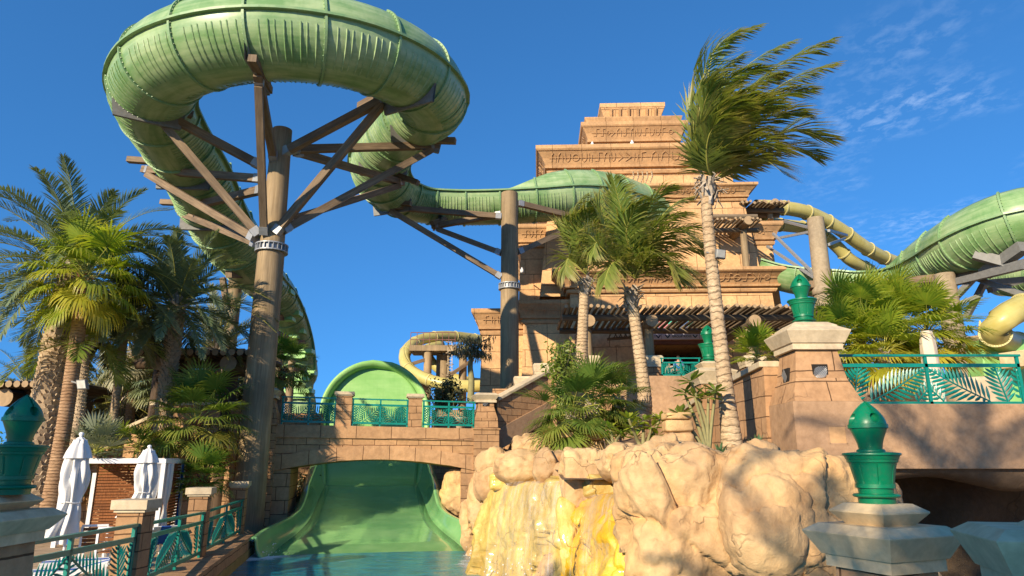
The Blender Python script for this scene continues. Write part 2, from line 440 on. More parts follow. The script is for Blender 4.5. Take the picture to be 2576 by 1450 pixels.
sc.cycles.max_bounces = 6; sc.cycles.transparent_max_bounces = 10; sc.cycles.caustics_reflective = False; sc.cycles.caustics_refractive = False

# ------------------------------------------------------------------ slide tubes
def slide_mat(name, dark, pale, streak=.5, rough=.4):
    m, nt, b = newmat(name)
    uv, ob = coords(nt); pos = geopos(nt)
    n1 = nz(nt, pos, .55, 5, .62, .4)
    n2 = nz(nt, mapping(nt, uv, (.35, 3.2, 1)), 1.2, 5, .6)
    n3 = nz(nt, mapping(nt, uv, (7, .5, 1)), 1, 4, .6)
    f = math_(nt, 'ADD', math_(nt, 'MULTIPLY', n1, .6), math_(nt, 'MULTIPLY', n2, .4))
    col = mixc(nt, ramp(nt, f, [(.40, (0, 0, 0, 1)), (.60, (1, 1, 1, 1))]), dark, pale)
    col = mixc(nt, math_(nt, 'MULTIPLY', ramp(nt, n3, [(.5, (0, 0, 0, 1)), (.75, (1, 1, 1, 1))]), .16), col, tuple(x * .6 for x in dark[:3]) + (1,))
    nt.links.new(col, b.inputs['Base Color']); b.inputs['Roughness'].default_value = rough
    b.inputs['Specular IOR Level'].default_value = .4; b.inputs['Coat Weight'].default_value = .1; b.inputs['Coat Roughness'].default_value = .25
    bump(nt, b, math_(nt, 'ADD', n3, math_(nt, 'MULTIPLY', nz(nt, pos, 14, 3), .6)), .12, .012)
    return m
MAT['sgreen'] = slide_mat('pale_green_fibreglass', (.14, .27, .095, 1), (.35, .46, .235, 1))
MAT['sgreen_edge'] = paint('green_flange', (.16, .30, .13, 1), (.24, .36, .17, 1), .4, 2)
MAT['sgreen2'] = slide_mat('bright_green_fibreglass', (.22, .46, .13, 1), (.32, .56, .20, 1))
MAT['syellow'] = slide_mat('yellow_fibreglass', (.42, .36, .10, 1), (.52, .46, .17, 1))
MAT['syellow_edge'] = paint('yellow_flange', (.56, .50, .22, 1), (.5, .45, .2, 1), .5, 2)

def slide(name, label, pts, r, ext, mats, step=.45, ribgap=2.2, closed=False, ridges=False, rim=.12, flange=True, ribh=.11, rf=None):
    """channel: half pipe whose walls rise by ext(s)=(left,right) degrees above the rim; closed=True for a pipe"""
    P = resample(catmull(pts, 14), step); m = len(P)
    root = thing(name, label, 'water slide', P[m // 2] - Vector((0, 0, r)))
    fr = []
    for i in range(m):
        t = (P[min(i + 1, m - 1)] - P[max(i - 1, 0)]).normalized()
        th = Vector((t.x, t.y, 0)).normalized() if Vector((t.x, t.y, 0)).length > .05 else fr[-1][1].cross(Vector((0, 0, 1))) * -1
        sidev = Vector((th.y, -th.x, 0)); up = sidev.cross(t).normalized()
        fr.append((t, sidev, up))
    S = [0]
    for i in range(1, m): S.append(S[-1] + (P[i] - P[i - 1]).length)
    KR = [1.0 if rf is None else rf(p) for p in P]
    def pt(i, phi, rr):
        a = R(phi); rr = rr * KR[i]; return P[i] + (fr[i][1] * math.cos(a) + fr[i][2] * math.sin(a)) * rr
    NS = 30
    shell = MB(); vs, uv = [], []
    rng = []
    for i in range(m):
        if closed: a0, a1 = 90, 450
        else:
            l, rt = ext(i / (m - 1), P[i]); a0, a1 = 180 - l, 360 + rt
        rng.append((a0, a1))
        for k in range(NS + 1):
            ph = a0 + (a1 - a0) * k / NS
            vs.append(pt(i, ph, r)); uv.append((S[i], ph / 57.3 * r))
    fs = [(i * (NS + 1) + k, (i + 1) * (NS + 1) + k, (i + 1) * (NS + 1) + k + 1, i * (NS + 1) + k + 1) for i in range(m - 1) for k in range(NS)]
    shell.add(vs, fs, 0, True, uv)
    if ridges:
        nxt = ribgap
        j = 0
        while nxt < S[-1] - ribgap:
            for q in range(1, 5):
                for e in (-.13, .13):
                    s0 = nxt + ribgap * (q / 5) + e
                    i = min(range(m), key=lambda k: abs(S[k] - s0))
                    i = min(i, m - 2)
                    f = (s0 - S[i]) / max(1e-3, (S[i + 1] - S[i]))
                    pr = []
                    for sidephi in ((194, 250), (290, 346)):
                        a, bq = sidephi
                        rowp = []
                        for kk in range(8):
                            ph = a + (bq - a) * kk / 7
                            lift = .004 * math.sin(math.pi * (kk + .35) / 7.7) ** .5
                            c = pt(i, ph, r + .019 + lift).lerp(pt(i + 1, ph, r + .019 + lift), f)
                            rowp.append(c)
                        shell.tube(rowp, .012, 4, 0, False)
                # closing bars of the raised rectangle
            nxt += ribgap
    o = obj('shell', shell, mats[0], root, solid=.05)
    if flange and not closed:
        fl = MB()
        for ph in (180, 360):
            sg = -1 if ph == 180 else 1
            rows = [[P[i] + fr[i][1] * sg * (r * KR[i] + dx) + fr[i][2] * dz for dx, dz in ((0, .05), (rim + .06, .05), (rim + .06, -.05), (0, -.05))] for i in range(m)]
            vv = [q for row in rows for q in row]
            fl.add(vv, [(i * 4 + k, i * 4 + (k + 1) % 4, (i + 1) * 4 + (k + 1) % 4, (i + 1) * 4 + k) for i in range(m - 1) for k in range(4)], 0, False)
        obj('edge_flange', fl, mats[1], root)
    s0 = ribgap
    while s0 < S[-1] - .3:
        i = min(range(m), key=lambda k: abs(S[k] - s0))
        a0, a1 = rng[i]
        rb = MB(); n = 36; vv = []
        t = fr[i][0]
        for k in range(n + 1):
            ph = a0 + (a1 - a0) * k / n
            for rr, dt in ((r + .0, -.045), (r + ribh, -.045), (r + ribh, .045), (r + .0, .045)):
                vv.append(pt(i, ph, rr) + t * dt)
        rb.add(vv, [(k * 4 + q, (k + 1) * 4 + q, (k + 1) * 4 + (q + 1) % 4, k * 4 + (q + 1) % 4) for k in range(n) for q in range(4)], 0, False)
        for k in range(1, n, 1):                      # bolt heads along the joint
            ph = a0 + (a1 - a0) * (k + .5) / n
            for dt in (-.06, .06):
                rb.box(pt(i, ph, r + ribh * .5) + t * dt, (.03, .03, .03))
        obj('joint_flange', rb, mats[1], root)
        s0 += ribgap
    return root, P, fr

# main green ring
pp = [at(1690, 575, 49), at(1605, 522, 46.3), at(1530, 496, 44.3), at(1450, 489, 43), at(1350, 497, 42.4), at(1250, 503, 42.2), at(1150, 504, 42), at(1060, 497, 41.3), at(988, 470, 39.3),
      at(955, 424, 36.8), at(972, 365, 34), at(1022, 308, 31)]
RC = Vector((-9.68, 28.0)); 
def ringp(th, z, rx=5.95, ry=5.5): return Vector((RC.x + rx * math.cos(R(th)), RC.y + ry * math.sin(R(th)), z + CAMZ))
pp += [ringp(2, 16.05), ringp(-25, 15.95), ringp(-50, 15.75), ringp(-72, 15.55), ringp(-92, 15.4), ringp(-112, 15.25), ringp(-132, 15.15), ringp(-155, 15.0), ringp(-178, 14.85)]
pp += [Vector((-15.85, 31.5, 14.2 + CAMZ)), Vector((-16.2, 35.2, 13.1 + CAMZ)), Vector((-16.2, 39, 12.1 + CAMZ)), at(652, 692, 42.5), at(694, 734, 46), at(725, 797, 49), at(745, 864, 51), at(757, 937, 52), at(763, 1005, 52.2), at(767, 1060, 52.3)]
def ext_main(f, p):
    def sm(a, b, x): x = max(0, min(1, (x - a) / (b - a))); return x * x * (3 - 2 * x)
    l = rt = 0
    if p.y > 40 and p.x > -1: l = 62 * sm(-1, 4, p.x)
    elif p.y > 32 and p.x > -10: rt = 62 * sm(-5.5, -7.3, p.x)
    if p.y <= 34 and p.x > -12: l = max(l, 58 * sm(33.5, 29, p.y))
    elif p.x <= -12: l = max(l, 58 * sm(36, 32, p.y)); rt = 30 * sm(30, 33, p.y) * sm(42, 38, p.y)
    if p.y > 42 and p.x < -12: rt = max(rt, 35)
    return l, rt
main_root, MP, MF = slide('ring_slide', 'pale green open tube slide that loops high round the tall brown post on the left', pp, 1.62, ext_main, [MAT['sgreen'], MAT['sgreen_edge']], ridges=True, rf=lambda p: 1 - .24 * max(0, min(1, (p.y - 38) / 7)) if p.x < -12 else 1)

# steel saddles where the tube sits on its cross beams
# second green slide, right
pr = [at(1935, 665, 45), at(2000, 683, 44), at(2075, 692, 43), at(2160, 697, 42), at(2240, 690, 40.6), at(2310, 672, 38.6), at(2368, 645, 36), at(2425, 612, 33.4), at(2500, 575, 31.6), at(2590, 548, 30.6), at(2700, 550, 31), at(2790, 590, 33.5), at(2790, 640, 37), at(2700, 668, 40), at(2590, 680, 42.5), at(2520, 690, 45)]
def ext_r(f, p):
    return (8, 60 if p.x > 24 and p.y < 34 else (60 * max(0, min(1, (39.8 - p.y) / 5)) if p.x > 17.5 else 0))
slide('curved_slide', 'pale green open tube slide curling out of the frame at right above the fan palms', pr, 1.5, ext_r, [MAT['sgreen'], MAT['sgreen_edge']], ridges=True)

# yellow closed slides
def arc(c, rx, ry, a0, a1, n, z0, z1, tilt=0):
    return [Vector((c[0] + rx * math.cos(R(a0 + (a1 - a0) * i / n)), c[1] + ry * math.sin(R(a0 + (a1 - a0) * i / n)), z0 + (z1 - z0) * i / n)) for i in range(n + 1)]
zero = lambda f, p: (0, 0)
yl = [at(1300, 880, 76), at(1240, 862, 72), at(1175, 850, 69), at(1110, 846, 66.5), at(1055, 856, 64.5), at(1024, 880, 62.5), at(1018, 905, 61.2), at(1033, 932, 60), at(1075, 955, 59), at(1130, 968, 58.5), at(1200, 972, 58.5), at(1260, 965, 59)]
slide('yellow_loop_slide', 'small yellow tube slide making a tilted loop beyond the bridge, left of the tower', yl, .50, zero, [MAT['syellow'], MAT['syellow_edge']], closed=True, ribgap=2.6, ribh=.07)
yl2 = [at(1110, 868, 66), at(1072, 880, 64), at(1082, 905, 63.2), at(1105, 930, 63), at(1140, 950, 63), at(1190, 962, 63), at(1250, 966, 64)]
slide('yellow_inner_slide', 'short inner run of yellow tube behind the thin posts of the far tilted loop', yl2, .42, zero, [MAT['syellow'], MAT['syellow_edge']], closed=True, ribgap=2.6, ribh=.07)
ya = [at(1900, 520, 47.5), at(1965, 523, 47.8), at(2020, 532, 48.5), at(2070, 552, 49.5), at(2120, 582, 50.5), at(2165, 615, 51.5), at(2215, 645, 53), at(2280, 668, 55), at(2350, 675, 57)]
slide('upper_yellow_slide', 'upper of two yellow tube slides dropping from the right side of the tower', ya, .50, zero, [MAT['syellow'], MAT['syellow_edge']], closed=True, ribgap=2.3, ribh=.09)
yb = [at(1905, 560, 49), at(1970, 567, 50), at(2030, 575, 51), at(2075, 595, 51.5), at(2110, 625, 52), at(2140, 655, 52.5), at(2190, 680, 54)]
slide('lower_yellow_slide', 'lower of two yellow tube slides passing behind the leaning concrete post right of the tower', yb, .46, zero, [MAT['syellow'], MAT['syellow_edge']], closed=True, ribgap=2.3, ribh=.09)
yc = [at(2760, 730, 27), at(2680, 745, 26.4), at(2600, 765, 25.8), at(2540, 790, 25.4), at(2505, 822, 25.4), at(2512, 850, 26.2), at(2560, 868, 27.6), at(2620, 878, 29.5)]
slide('near_yellow_slide', 'thick yellow tube bend at the right edge beside the fan palms', yc, .46, zero, [MAT['syellow'], MAT['syellow_edge']], closed=True, ribgap=2.3, ribh=.09)

# ------------------------------------------------------------------ wide run-out slide under the bridge and its round end wall
SO = Vector((-4.94, 25.3, 0)); SA = Vector((-.198, .980, 0)); SB = Vector((.980, .198, 0))
m, nt, b = newmat('wet_green_fibreglass')
pos = geopos(nt); n1 = nz(nt, pos, .8, 4); n2 = nz(nt, mapping(nt, pos, (1.6, 3.2, 3)), 1, 6, .65, .6)
nt.links.new(mixc(nt, ramp(nt, n1, [(.35, (0, 0, 0, 1)), (.65, (1, 1, 1, 1))]), (.14, .36, .13, 1), (.23, .46, .185, 1)), b.inputs['Base Color'])
b.inputs['Roughness'].default_value = .24; b.inputs['Specular IOR Level'].default_value = .5
b.inputs['Coat Weight'].default_value = .7; b.inputs['Coat Roughness'].default_value = .07
bump(nt, b, n2, .22, .03); MAT['runout'] = m
root = thing('runout_slide', 'wide wet green slide running out under the arched bridge into the pool', 'water slide', SO + SA * 8)
#      s (along), z, inner half width, lip width, lip height
ST = [(-.6, -.25, 3.45, .45, .8), (0, 0, 3.3, .5, .8), (1.2, .17, 3.0, .5, .72), (2.6, .35, 2.72, .45, .62), (4.0, .55, 2.52, .4, .55), (5.2, .70, 2.45, .36, .6), (6.0, .80, 2.45, .38, .95), (7.5, 1.02, 2.45, .4, 1.25), (9.0, 1.25, 2.45, .42, 1.3), (10.2, 1.45, 2.45, .4, 1.35), (10.8, 1.55, 2.4, .4, 1.75),
      (11.6, 1.68, 2.38, .4, 1.8), (12.6, 1.85, 2.38, .4, 1.8)]
def interp(s):
    r_ = [interp0(s + k * .5) for k in (-2, -1, 0, 1, 2)]
    return [sum(q[k] for q in r_) / 5 for k in range(5)]
def interp0(s):
    s = max(ST[0][0], min(ST[-1][0], s))
    for a, b_ in zip(ST, ST[1:]):
        if s <= b_[0]:
            f = (s - a[0]) / (b_[0] - a[0]);             return [x + (y - x) * f for x, y in zip(a, b_)]
    return list(ST[-1])
floor_mb = MB(); lipL = MB(); lipR = MB()
NSEG = 74
def fpt(s, t, z): return SO + SA * s + SB * t + Vector((0, 0, z))
def floorf(i, j):
    s = -.6 + 13.2 * i; _, z, h, lw, lh = interp(s); return fpt(s, (j * 2 - 1) * h, z + .05 * (j * 2 - 1) ** 4)
floor_mb.grid(floorf, NSEG, 14)
for sg, mb in ((-1, lipL), (1, lipR)):
    def lipf(i, j, sg=sg):
        s = -.6 + 13.2 * i; _, z, h, lw, lh = interp(s)
        if j < .6:
            a = j / .6 * math.pi / 2; x = h + lw * math.sin(a) * .8; y = z + .05 + lh * (1 - math.cos(a)) * .85
        else:
            a = (j - .6) / .4 * math.pi; x = h + lw * .8 + .16 * (1 - math.cos(a)); y = z + .05 + lh * .85 + .13 * math.sin(a) - (.25 * (j - .6) / .4)
        return fpt(s, sg * x, y)
    mb.grid(lipf, NSEG, 16)
obj('slide_floor', floor_mb, MAT['runout'], root, solid=.08)
obj('side_lip', lipL, MAT['runout'], root, solid=.06); obj('side_lip', lipR, MAT['runout'], root, solid=.06)
seams = MB()
for s in (1.25, 3.1, 5.1, 7.0, 9.1, 10.9, 12):
    _, z, h, lw, lh = interp(s)
    seams.bar(fpt(s, -h, z + .012), fpt(s, h, z + .012), .035, .02)
for s0 in range(0, 12):
    a = interp(s0); b_ = interp(s0 + 1)
    seams.bar(fpt(s0, 0, a[1] + .012), fpt(s0 + 1, 0, b_[1] + .012), .03, .02)
obj('seam', seams, MAT['sgreen_edge'], root)
# small warning plate at the right lip
wp = MB(); pc = fpt(-.15, 3.72, .36)
wp.bar(fpt(-.55, 3.55, .32), fpt(-.62, 4.05, .34), .03, .26)
obj('warning_plate', wp, MAT['white'], root)
wt = MB(); wt.bar(fpt(-.6, 3.60, .33), fpt(-.605, 3.68, .33), .03, .14)
obj('warning_symbol', wt, plain('warning_yellow', (.7, .5, .03, 1)), root)
text('plate_text', 'WARNING\nKEEP OFF', .09, fpt(-.66, 3.72, .35), R(5), MAT['black'], root)

# round end wall
root = thing('bowl_slide', 'big round bright green end wall of a slide standing behind the bridge railing', 'water slide', SO + SA * 16 + Vector((0, 0, 1.9)))
bw = MB()
def prof(i):   # along: from run-out end up to vertical
    s = 12.3 + 3.9 * math.sin(i * math.pi / 2) ** .8; z = 1.8 + 6.75 * (1 - math.cos(i * math.pi / 2)) ** 1.0
    return s, z
def halfw(z):
    if z < 5.75: return 2.42 + .36 * min(1, (z - 1.8) / 2.4)
    return 2.78 * math.sqrt(max(.0, 1 - ((z - 5.75) / 2.81) ** 2)) + .0
def bowl(i, j):
    s, z = prof(i); h = max(halfw(z), .02); t = (j * 2 - 1)
    return fpt(s, t * h, z)
bw.grid(bowl, 110, 20)
obj('end_wall', bw, MAT['sgreen2'], root, solid=.06)
rimL = []
for k in range(111):
    s, z = prof(k / 110); rimL.append(fpt(s, -max(halfw(z), .02), z))
rimR = []
for k in range(110, -1, -1):
    s, z = prof(k / 110); rimR.append(fpt(s, max(halfw(z), .02), z))
rim_pts = rimL + rimR[1:]
rim = MB(); vv = []
cen = fpt(15.5, 0, 5.75)
for p in rim_pts:
    od = (p - cen); od.z = od.z; od = (od - SA * od.dot(SA)).normalized()
    for k in range(7):
        a = k / 6 * math.pi * .6
        vv.append(p + od * .34 * (1 - math.cos(a)) * .9 - SA * .5 * math.sin(a))
rim.add(vv, [(i * 7 + k, (i + 1) * 7 + k, (i + 1) * 7 + k + 1, i * 7 + k + 1) for i in range(len(rim_pts) - 1) for k in range(6)], 0, True)
obj('rolled_rim', rim, MAT['sgreen2'], root, solid=.06)

# ------------------------------------------------------------------ posts and beams carrying the slides
def collar(mb, c, r, h=.28):
    mb.lathe(c, [(r + .02, -h / 2), (r + .14, -h / 2), (r + .14, -h / 2 + .05), (r + .04, -h / 2 + .06), (r + .04, h / 2 - .06), (r + .14, h / 2 - .05), (r + .14, h / 2), (r + .02, h / 2)], 32, 0, False)
    for k in range(22):
        a = k * 2 * math.pi / 22; d = Vector((math.cos(a), math.sin(a), 0))
        mb.bar(Vector(c) + d * (r + .08) + Vector((0, 0, -h / 2 + .04)), Vector(c) + d * (r + .08) + Vector((0, 0, h / 2 - .04)), .03, .1, up=d)
def log_post(mb, x, y, z0, z1, r0, r1, n=28, capmi=1):
    k = max(6, int((z1 - z0) / .8))
    mb.tube([(x, y, z0 + (z1 - z0) * i / k) for i in range(k + 1)], [r0 + (r1 - r0) * i / k for i in range(k + 1)], n, 0, True, True, capmi=capmi)

PX, PY = -9.95, 27.0
post = thing('ring_slide_post', 'tall thick brown post with fanned timber struts carrying the green ring', 'post', (PX, PY, .3))
mb = MB(); log_post(mb, PX, PY, .3, 11.6, .60, .53); log_post(mb, PX, PY, 11.6, 17.0, .50, .41)
obj('shaft', mb, [MAT['post'], MAT['logend']], post)
mb = MB(); collar(mb, (PX, PY, 11.6), .52, .34); obj('steel_collar', mb, MAT['steel'], post)
def arm(root, o, b1, b2, D1, D2, cross, w=.30, Dpost=None, bracket=True):
    """horizontal strut o->b1, brace o->b2 and the saddle beam cross=((x,y,D),(x,y,D))"""
    O = at(*o)
    mb = MB(); mb.bar(at(*b1), O + (O - at(*b1)).normalized() * .35, w, w * 1.08); obj('strut', mb, MAT['beam'], root)
    if b2:
        mb = MB(); mb.bar(at(*b2), O - Vector((0, 0, .22)), w * .92, w); obj('brace', mb, MAT['beam'], root)
    if cross:
        mb = MB(); a, b_ = at(*cross[0]), at(*cross[1]); mb.bar(a, b_, w, w * .9); obj('saddle_beam', mb, MAT['beam'], root)
    if bracket:
        for q in (b1, b2):
            if q:
                mb = MB(); P_ = at(*q); d = (O - P_).normalized(); mb.bar(P_ - d * .05, P_ + d * .30, w * 1.12, w * 1.2); obj('steel_bracket', mb, MAT['steel'], root)
        mb = MB(); P_ = O; d = (O - at(*b1)).normalized(); mb.bar(P_ - d * .12, P_ + d * .06, w * 1.1, w * 1.16); obj('steel_bracket', mb, MAT['steel'], root)
arm(post, (652, 204, 22.6), (688, 398, 26.6), (664, 585, 26.5), 0, 0, ((634, 146, 21.3), (676, 228, 23.8)))
arm(post, (392, 276, 25.6), (652, 415, 26.8), (648, 590, 26.7), 0, 0, ((336, 232, 24.9), (484, 290, 26.4)))
arm(post, (372, 428, 30.6), (656, 450, 27.1), (640, 598, 26.8), 0, 0, ((322, 402, 30.6), (462, 412, 30.6)))
arm(post, (455, 526, 34.0), (658, 478, 27.3), (645, 612, 27.0), 0, 0, ((406, 509, 34.4), (520, 514, 34.0)))
arm(post, (962, 252, 26.2), (712, 385, 26.8), (694, 585, 26.6), 0, 0, ((1001, 214, 25.6), (905, 268, 27.6)))
arm(post, (1086, 367, 30.4), (735, 376, 27.0), (716, 578, 26.8), 0, 0, ((1016, 351, 30.4), (1146, 355, 30.0)))
arm(post, (1004, 458, 34.6), (745, 382, 27.3), (720, 556, 27.1), 0, 0, ((950, 424, 35.0), (1052, 460, 34.2)))
# steel saddle plates under the tube, welded to the saddle beams
def saddle(root, pxc, D, dirv, wid=1.0, mat='greysteel'):
    pass
P2 = at(1282, 700, 39.5)
post2 = thing('second_slide_post', 'round grey-brown post with a steel collar standing in front of the sandstone tower', 'post', (P2.x, P2.y, 4.6))
zt = at(1282, 487, 39.5).z; zc = at(1282, 722, 39.5).z
mb = MB(); log_post(mb, P2.x, P2.y, 4.6, zc, .54, .54); log_post(mb, P2.x, P2.y, zc, zt, .53, .51)
obj('shaft', mb, [MAT['post'], MAT['logend']], post2)
mb = MB(); collar(mb, (P2.x, P2.y, zc), .53, .36); obj('steel_collar', mb, MAT['steel'], post2)
arm(post2, (982, 521, 39.0), (1259, 545, 39.4), (1259, 696, 39.4), 0, 0, ((944, 512, 39.4), (1034, 513, 38.6)))
arm(post2, (1100, 568, 40.8), (1259, 540, 39.6), (1259, 636, 39.6), 0, 0, ((1086, 562, 40.3), (1130, 545, 41.6)))
arm(post2, (1440, 545, 41.5), (1305, 512, 39.5), None, 0, 0, None)
arm(post2, (1428, 578, 41.8), (1305, 633, 39.5), None, 0, 0, None)

# saddle plates: steel cradles under the tube at each support
def cradle(i):
    sdl = MB()
    t, s_, u_ = MF[i]; p = MP[i]; r = 1.62
    n = 12
    for sg in (1,):
        vv = []
        for k in range(n + 1):
            ph = R(216 + 108 * k / n)
            q = p + (s_ * math.cos(ph) + u_ * math.sin(ph)) * (r + .05)
            e = p + (s_ * math.cos(ph) * .86 + u_ * -1.0) * (r + .14)
            if e.z > q.z: e = q + (q - p).normalized() * .05
            vv += [q - t * .06, q + t * .06, e + t * .06, e - t * .06]
        sdl.add(vv, [(k * 4 + q, k * 4 + (q + 1) % 4, (k + 1) * 4 + (q + 1) % 4, (k + 1) * 4 + q) for k in range(n) for q in range(4)])
    obj('steel_saddle', sdl, MAT['greysteel'], main_root)
for tgt in [(652, 150, 22.4), (410, 258, 25.6), (390, 400, 30.6), (465, 505, 34.2), (955, 240, 26.5), (1080, 340, 30.2), (1000, 430, 34.8), (990, 500, 39.0), (1100, 545, 41.2)]:
    T = at(*tgt); i = min(range(len(MP)), key=lambda k: (MP[k] - T).length); cradle(i)

# timber trestle under the falling chute, behind the ring post
tre = thing('slide_trestle', 'timber trestle of posts and cross beams under the falling green chute behind the thick post', 'trestle', (-15.5, 49, 3))
for (x, y0, y1, D, r) in ((600, 640, 990, 40, .42), (702, 880, 1010, 47, .34), (668, 760, 1010, 44, .34), (735, 905, 1010, 49, .28)):
    mb = MB(); a = at(x, y0, D); log_post(mb, a.x, a.y, 3.0, a.z, r, r * .95, 18); obj('post', mb, [MAT['post'], MAT['logend']], tre)
for (a, b_, wd) in (((575, 690, 38), (650, 695, 41), .4), ((590, 672, 39), (680, 772, 45), .3), ((662, 800, 44), (745, 800, 50), .4), ((672, 770, 44), (735, 770, 48), .3), ((690, 862, 46), (770, 862, 50.5), .35), ((700, 930, 48), (776, 930, 51.5), .35),
                    ((676, 828, 42), (735, 858, 46), .3), ((660, 900, 44), (715, 1010, 47), .4), ((560, 700, 38), (572, 780, 38), .3)):
    mb = MB(); mb.bar(at(*a), at(*b_), wd, wd); obj('beam', mb, MAT['beam'], tre)
for k, (xx, yy, D) in enumerate(((690, 735, 45.5), (712, 790, 47.8), (725, 835, 49.5), (745, 885, 50.6), (752, 940, 51.3), (745, 985, 51.3))):
    mb = MB(); a = at(xx, yy, D); mb.box(a, (2.6, 1.0, .35)); mb.box(a + Vector((-.2, -.2, -.45)), (2.2, .9, .3)); obj('green_pan', mb, MAT['sgreen2'], tre, bevel=.05)

# posts and steel of the far and right hand slides
lp = thing('loop_slide_support', 'concrete platform, ladder cage and thin posts holding the far yellow loop', 'support', at(1090, 1000, 62))
for (x, y0, y1, D, r) in ((1077, 885, 1010, 61, .36), (1115, 895, 1010, 62.5, .62), (1165, 890, 1010, 61, .36)):
    mb = MB(); a, b_ = at(x, y0, D), at(x, y1, D); log_post(mb, a.x, a.y, b_.z - 3, a.z, r, r, 14); obj('post', mb, [MAT['post'], MAT['logend']], lp)
mb = MB(); a = at(1093, 882, 62); mb.box(a, (4.2, 3, .5)); obj('platform', mb, MAT['post'], lp)
mb = MB()
for k in range(8):
    q = a + Vector((-2 + k * .57, -1.45, .25)); mb.bar(q, q + Vector((0, 0, 1.15)), .05)
for h in (.75, 1.4): mb.bar(a + Vector((-2, -1.45, h)), a + Vector((2, -1.45, h)), .06)
obj('guard_rail', mb, plain('red_brown_rail', (.16, .06, .05, 1)), lp)
mb = MB()
for x in (1127, 1137): mb.bar(at(x, 862, 60.5), at(x, 990, 60.5), .06)
for k in range(16): mb.bar(at(1127, 868 + k * 7.5, 60.5), at(1137, 868 + k * 7.5, 60.5), .04)
for k in range(5): mb.tube([at(1127, 862 + k * 28, 60.5) + Vector((.18 + .34 * math.sin(t), -.34 + .34 * math.cos(t), 0)) for t in np.linspace(-2.6, 2.6, 9)], .03, 5)
obj('ladder_cage', mb, MAT['cream'], lp)
for a_, b_ in (((1038, 915, 60.5), (1077, 903, 61)), ((1040, 925, 60), (1077, 955, 61)), ((1045, 958, 59.2), (1077, 985, 60.5)), ((1130, 945, 60), (1190, 905, 61))):
    mb = MB(); mb.bar(at(*a_), at(*b_), .3); obj('brace', mb, MAT['beam'], lp)

cp = at(2068, 700, 41.0)
cpost = thing('concrete_slide_post', 'weathered concrete post with a collar carrying the green slide right of the tower', 'post', (cp.x, cp.y, 4))
mb = MB(); zt = at(2062, 550, 41).z; zc = at(2068, 735, 41).z; log_post(mb, cp.x, cp.y, 4, zc, .58, .58, 24, 0); log_post(mb, cp.x, cp.y, zc, zt, .54, .50, 24, 0)
MAT['conc'] = stone('weathered_concrete', (.40, .33, .23, 1), (.30, .245, .17, 1), blocks=False, crack=0, bumpd=.02)
obj('shaft', mb, MAT['conc'], cpost)
mb = MB(); mb.lathe((cp.x, cp.y, zc), [(.56, -.2), (.66, -.18), (.66, .14), (.55, .3)], 24); obj('collar', mb, MAT['conc'], cpost)
for a_, b_, mt in (((2045, 575, 41), (1965, 555, 47.5), 'steel'), ((2045, 582, 41), (1955, 600, 46), 'steel'), ((2048, 690, 41), (1945, 588, 46), 'steel'), ((2048, 698, 41), (1930, 620, 46), 'steel'), ((2085, 580, 41), (2130, 592, 48), 'steel'), ((2085, 615, 41), (2125, 600, 48), 'steel')):
    mb = MB(); mb.bar(at(*a_), at(*b_), .16); obj('steel_brace', mb, MAT['steel'], cpost)
for a_, b_, wd in (((2048, 715, 41), (2010, 735, 42.5), .45), ((2085, 725, 41), (2470, 690, 33), .4), ((2090, 742, 41), (2340, 712, 37), .35), ((2085, 722, 41), (2200, 745, 44), .3)):
    mb = MB(); mb.bar(at(*a_), at(*b_), wd); obj('beam', mb, MAT['beam'], cpost)
c3 = at(2385, 750, 34)
cpost3 = thing('grey_slide_post', 'grey concrete post rising out of the fan palms under the right hand green slide', 'post', (c3.x, c3.y, 4))
mb = MB(); log_post(mb, c3.x, c3.y, 4, at(2385, 690, 34).z, .52, .48, 24, 0); obj('shaft', mb, MAT['conc'], cpost3)
for a_, b_, wd in (((2395, 712, 34), (2576, 668, 30), .34), ((2440, 702, 33), (2620, 650, 29.5), .34), ((2398, 755, 34), (2445, 705, 33), .26), ((2400, 768, 34), (2470, 742, 33.5), .2), ((2460, 702, 33), (2600, 750, 31), .26), ((2430, 800, 34.5), (2475, 715, 33.5), .26), ((2476, 690, 32.5), (2576, 620, 30), .5), ((2480, 712, 35), (2620, 700, 36), .3), ((2490, 730, 36), (2620, 690, 38), .3), ((2450, 640, 31.8), (2530, 662, 31.2), .45)):
    mb = MB(); mb.bar(at(*a_), at(*b_), wd); obj('steel_beam', mb, MAT['greysteel'], cpost3)
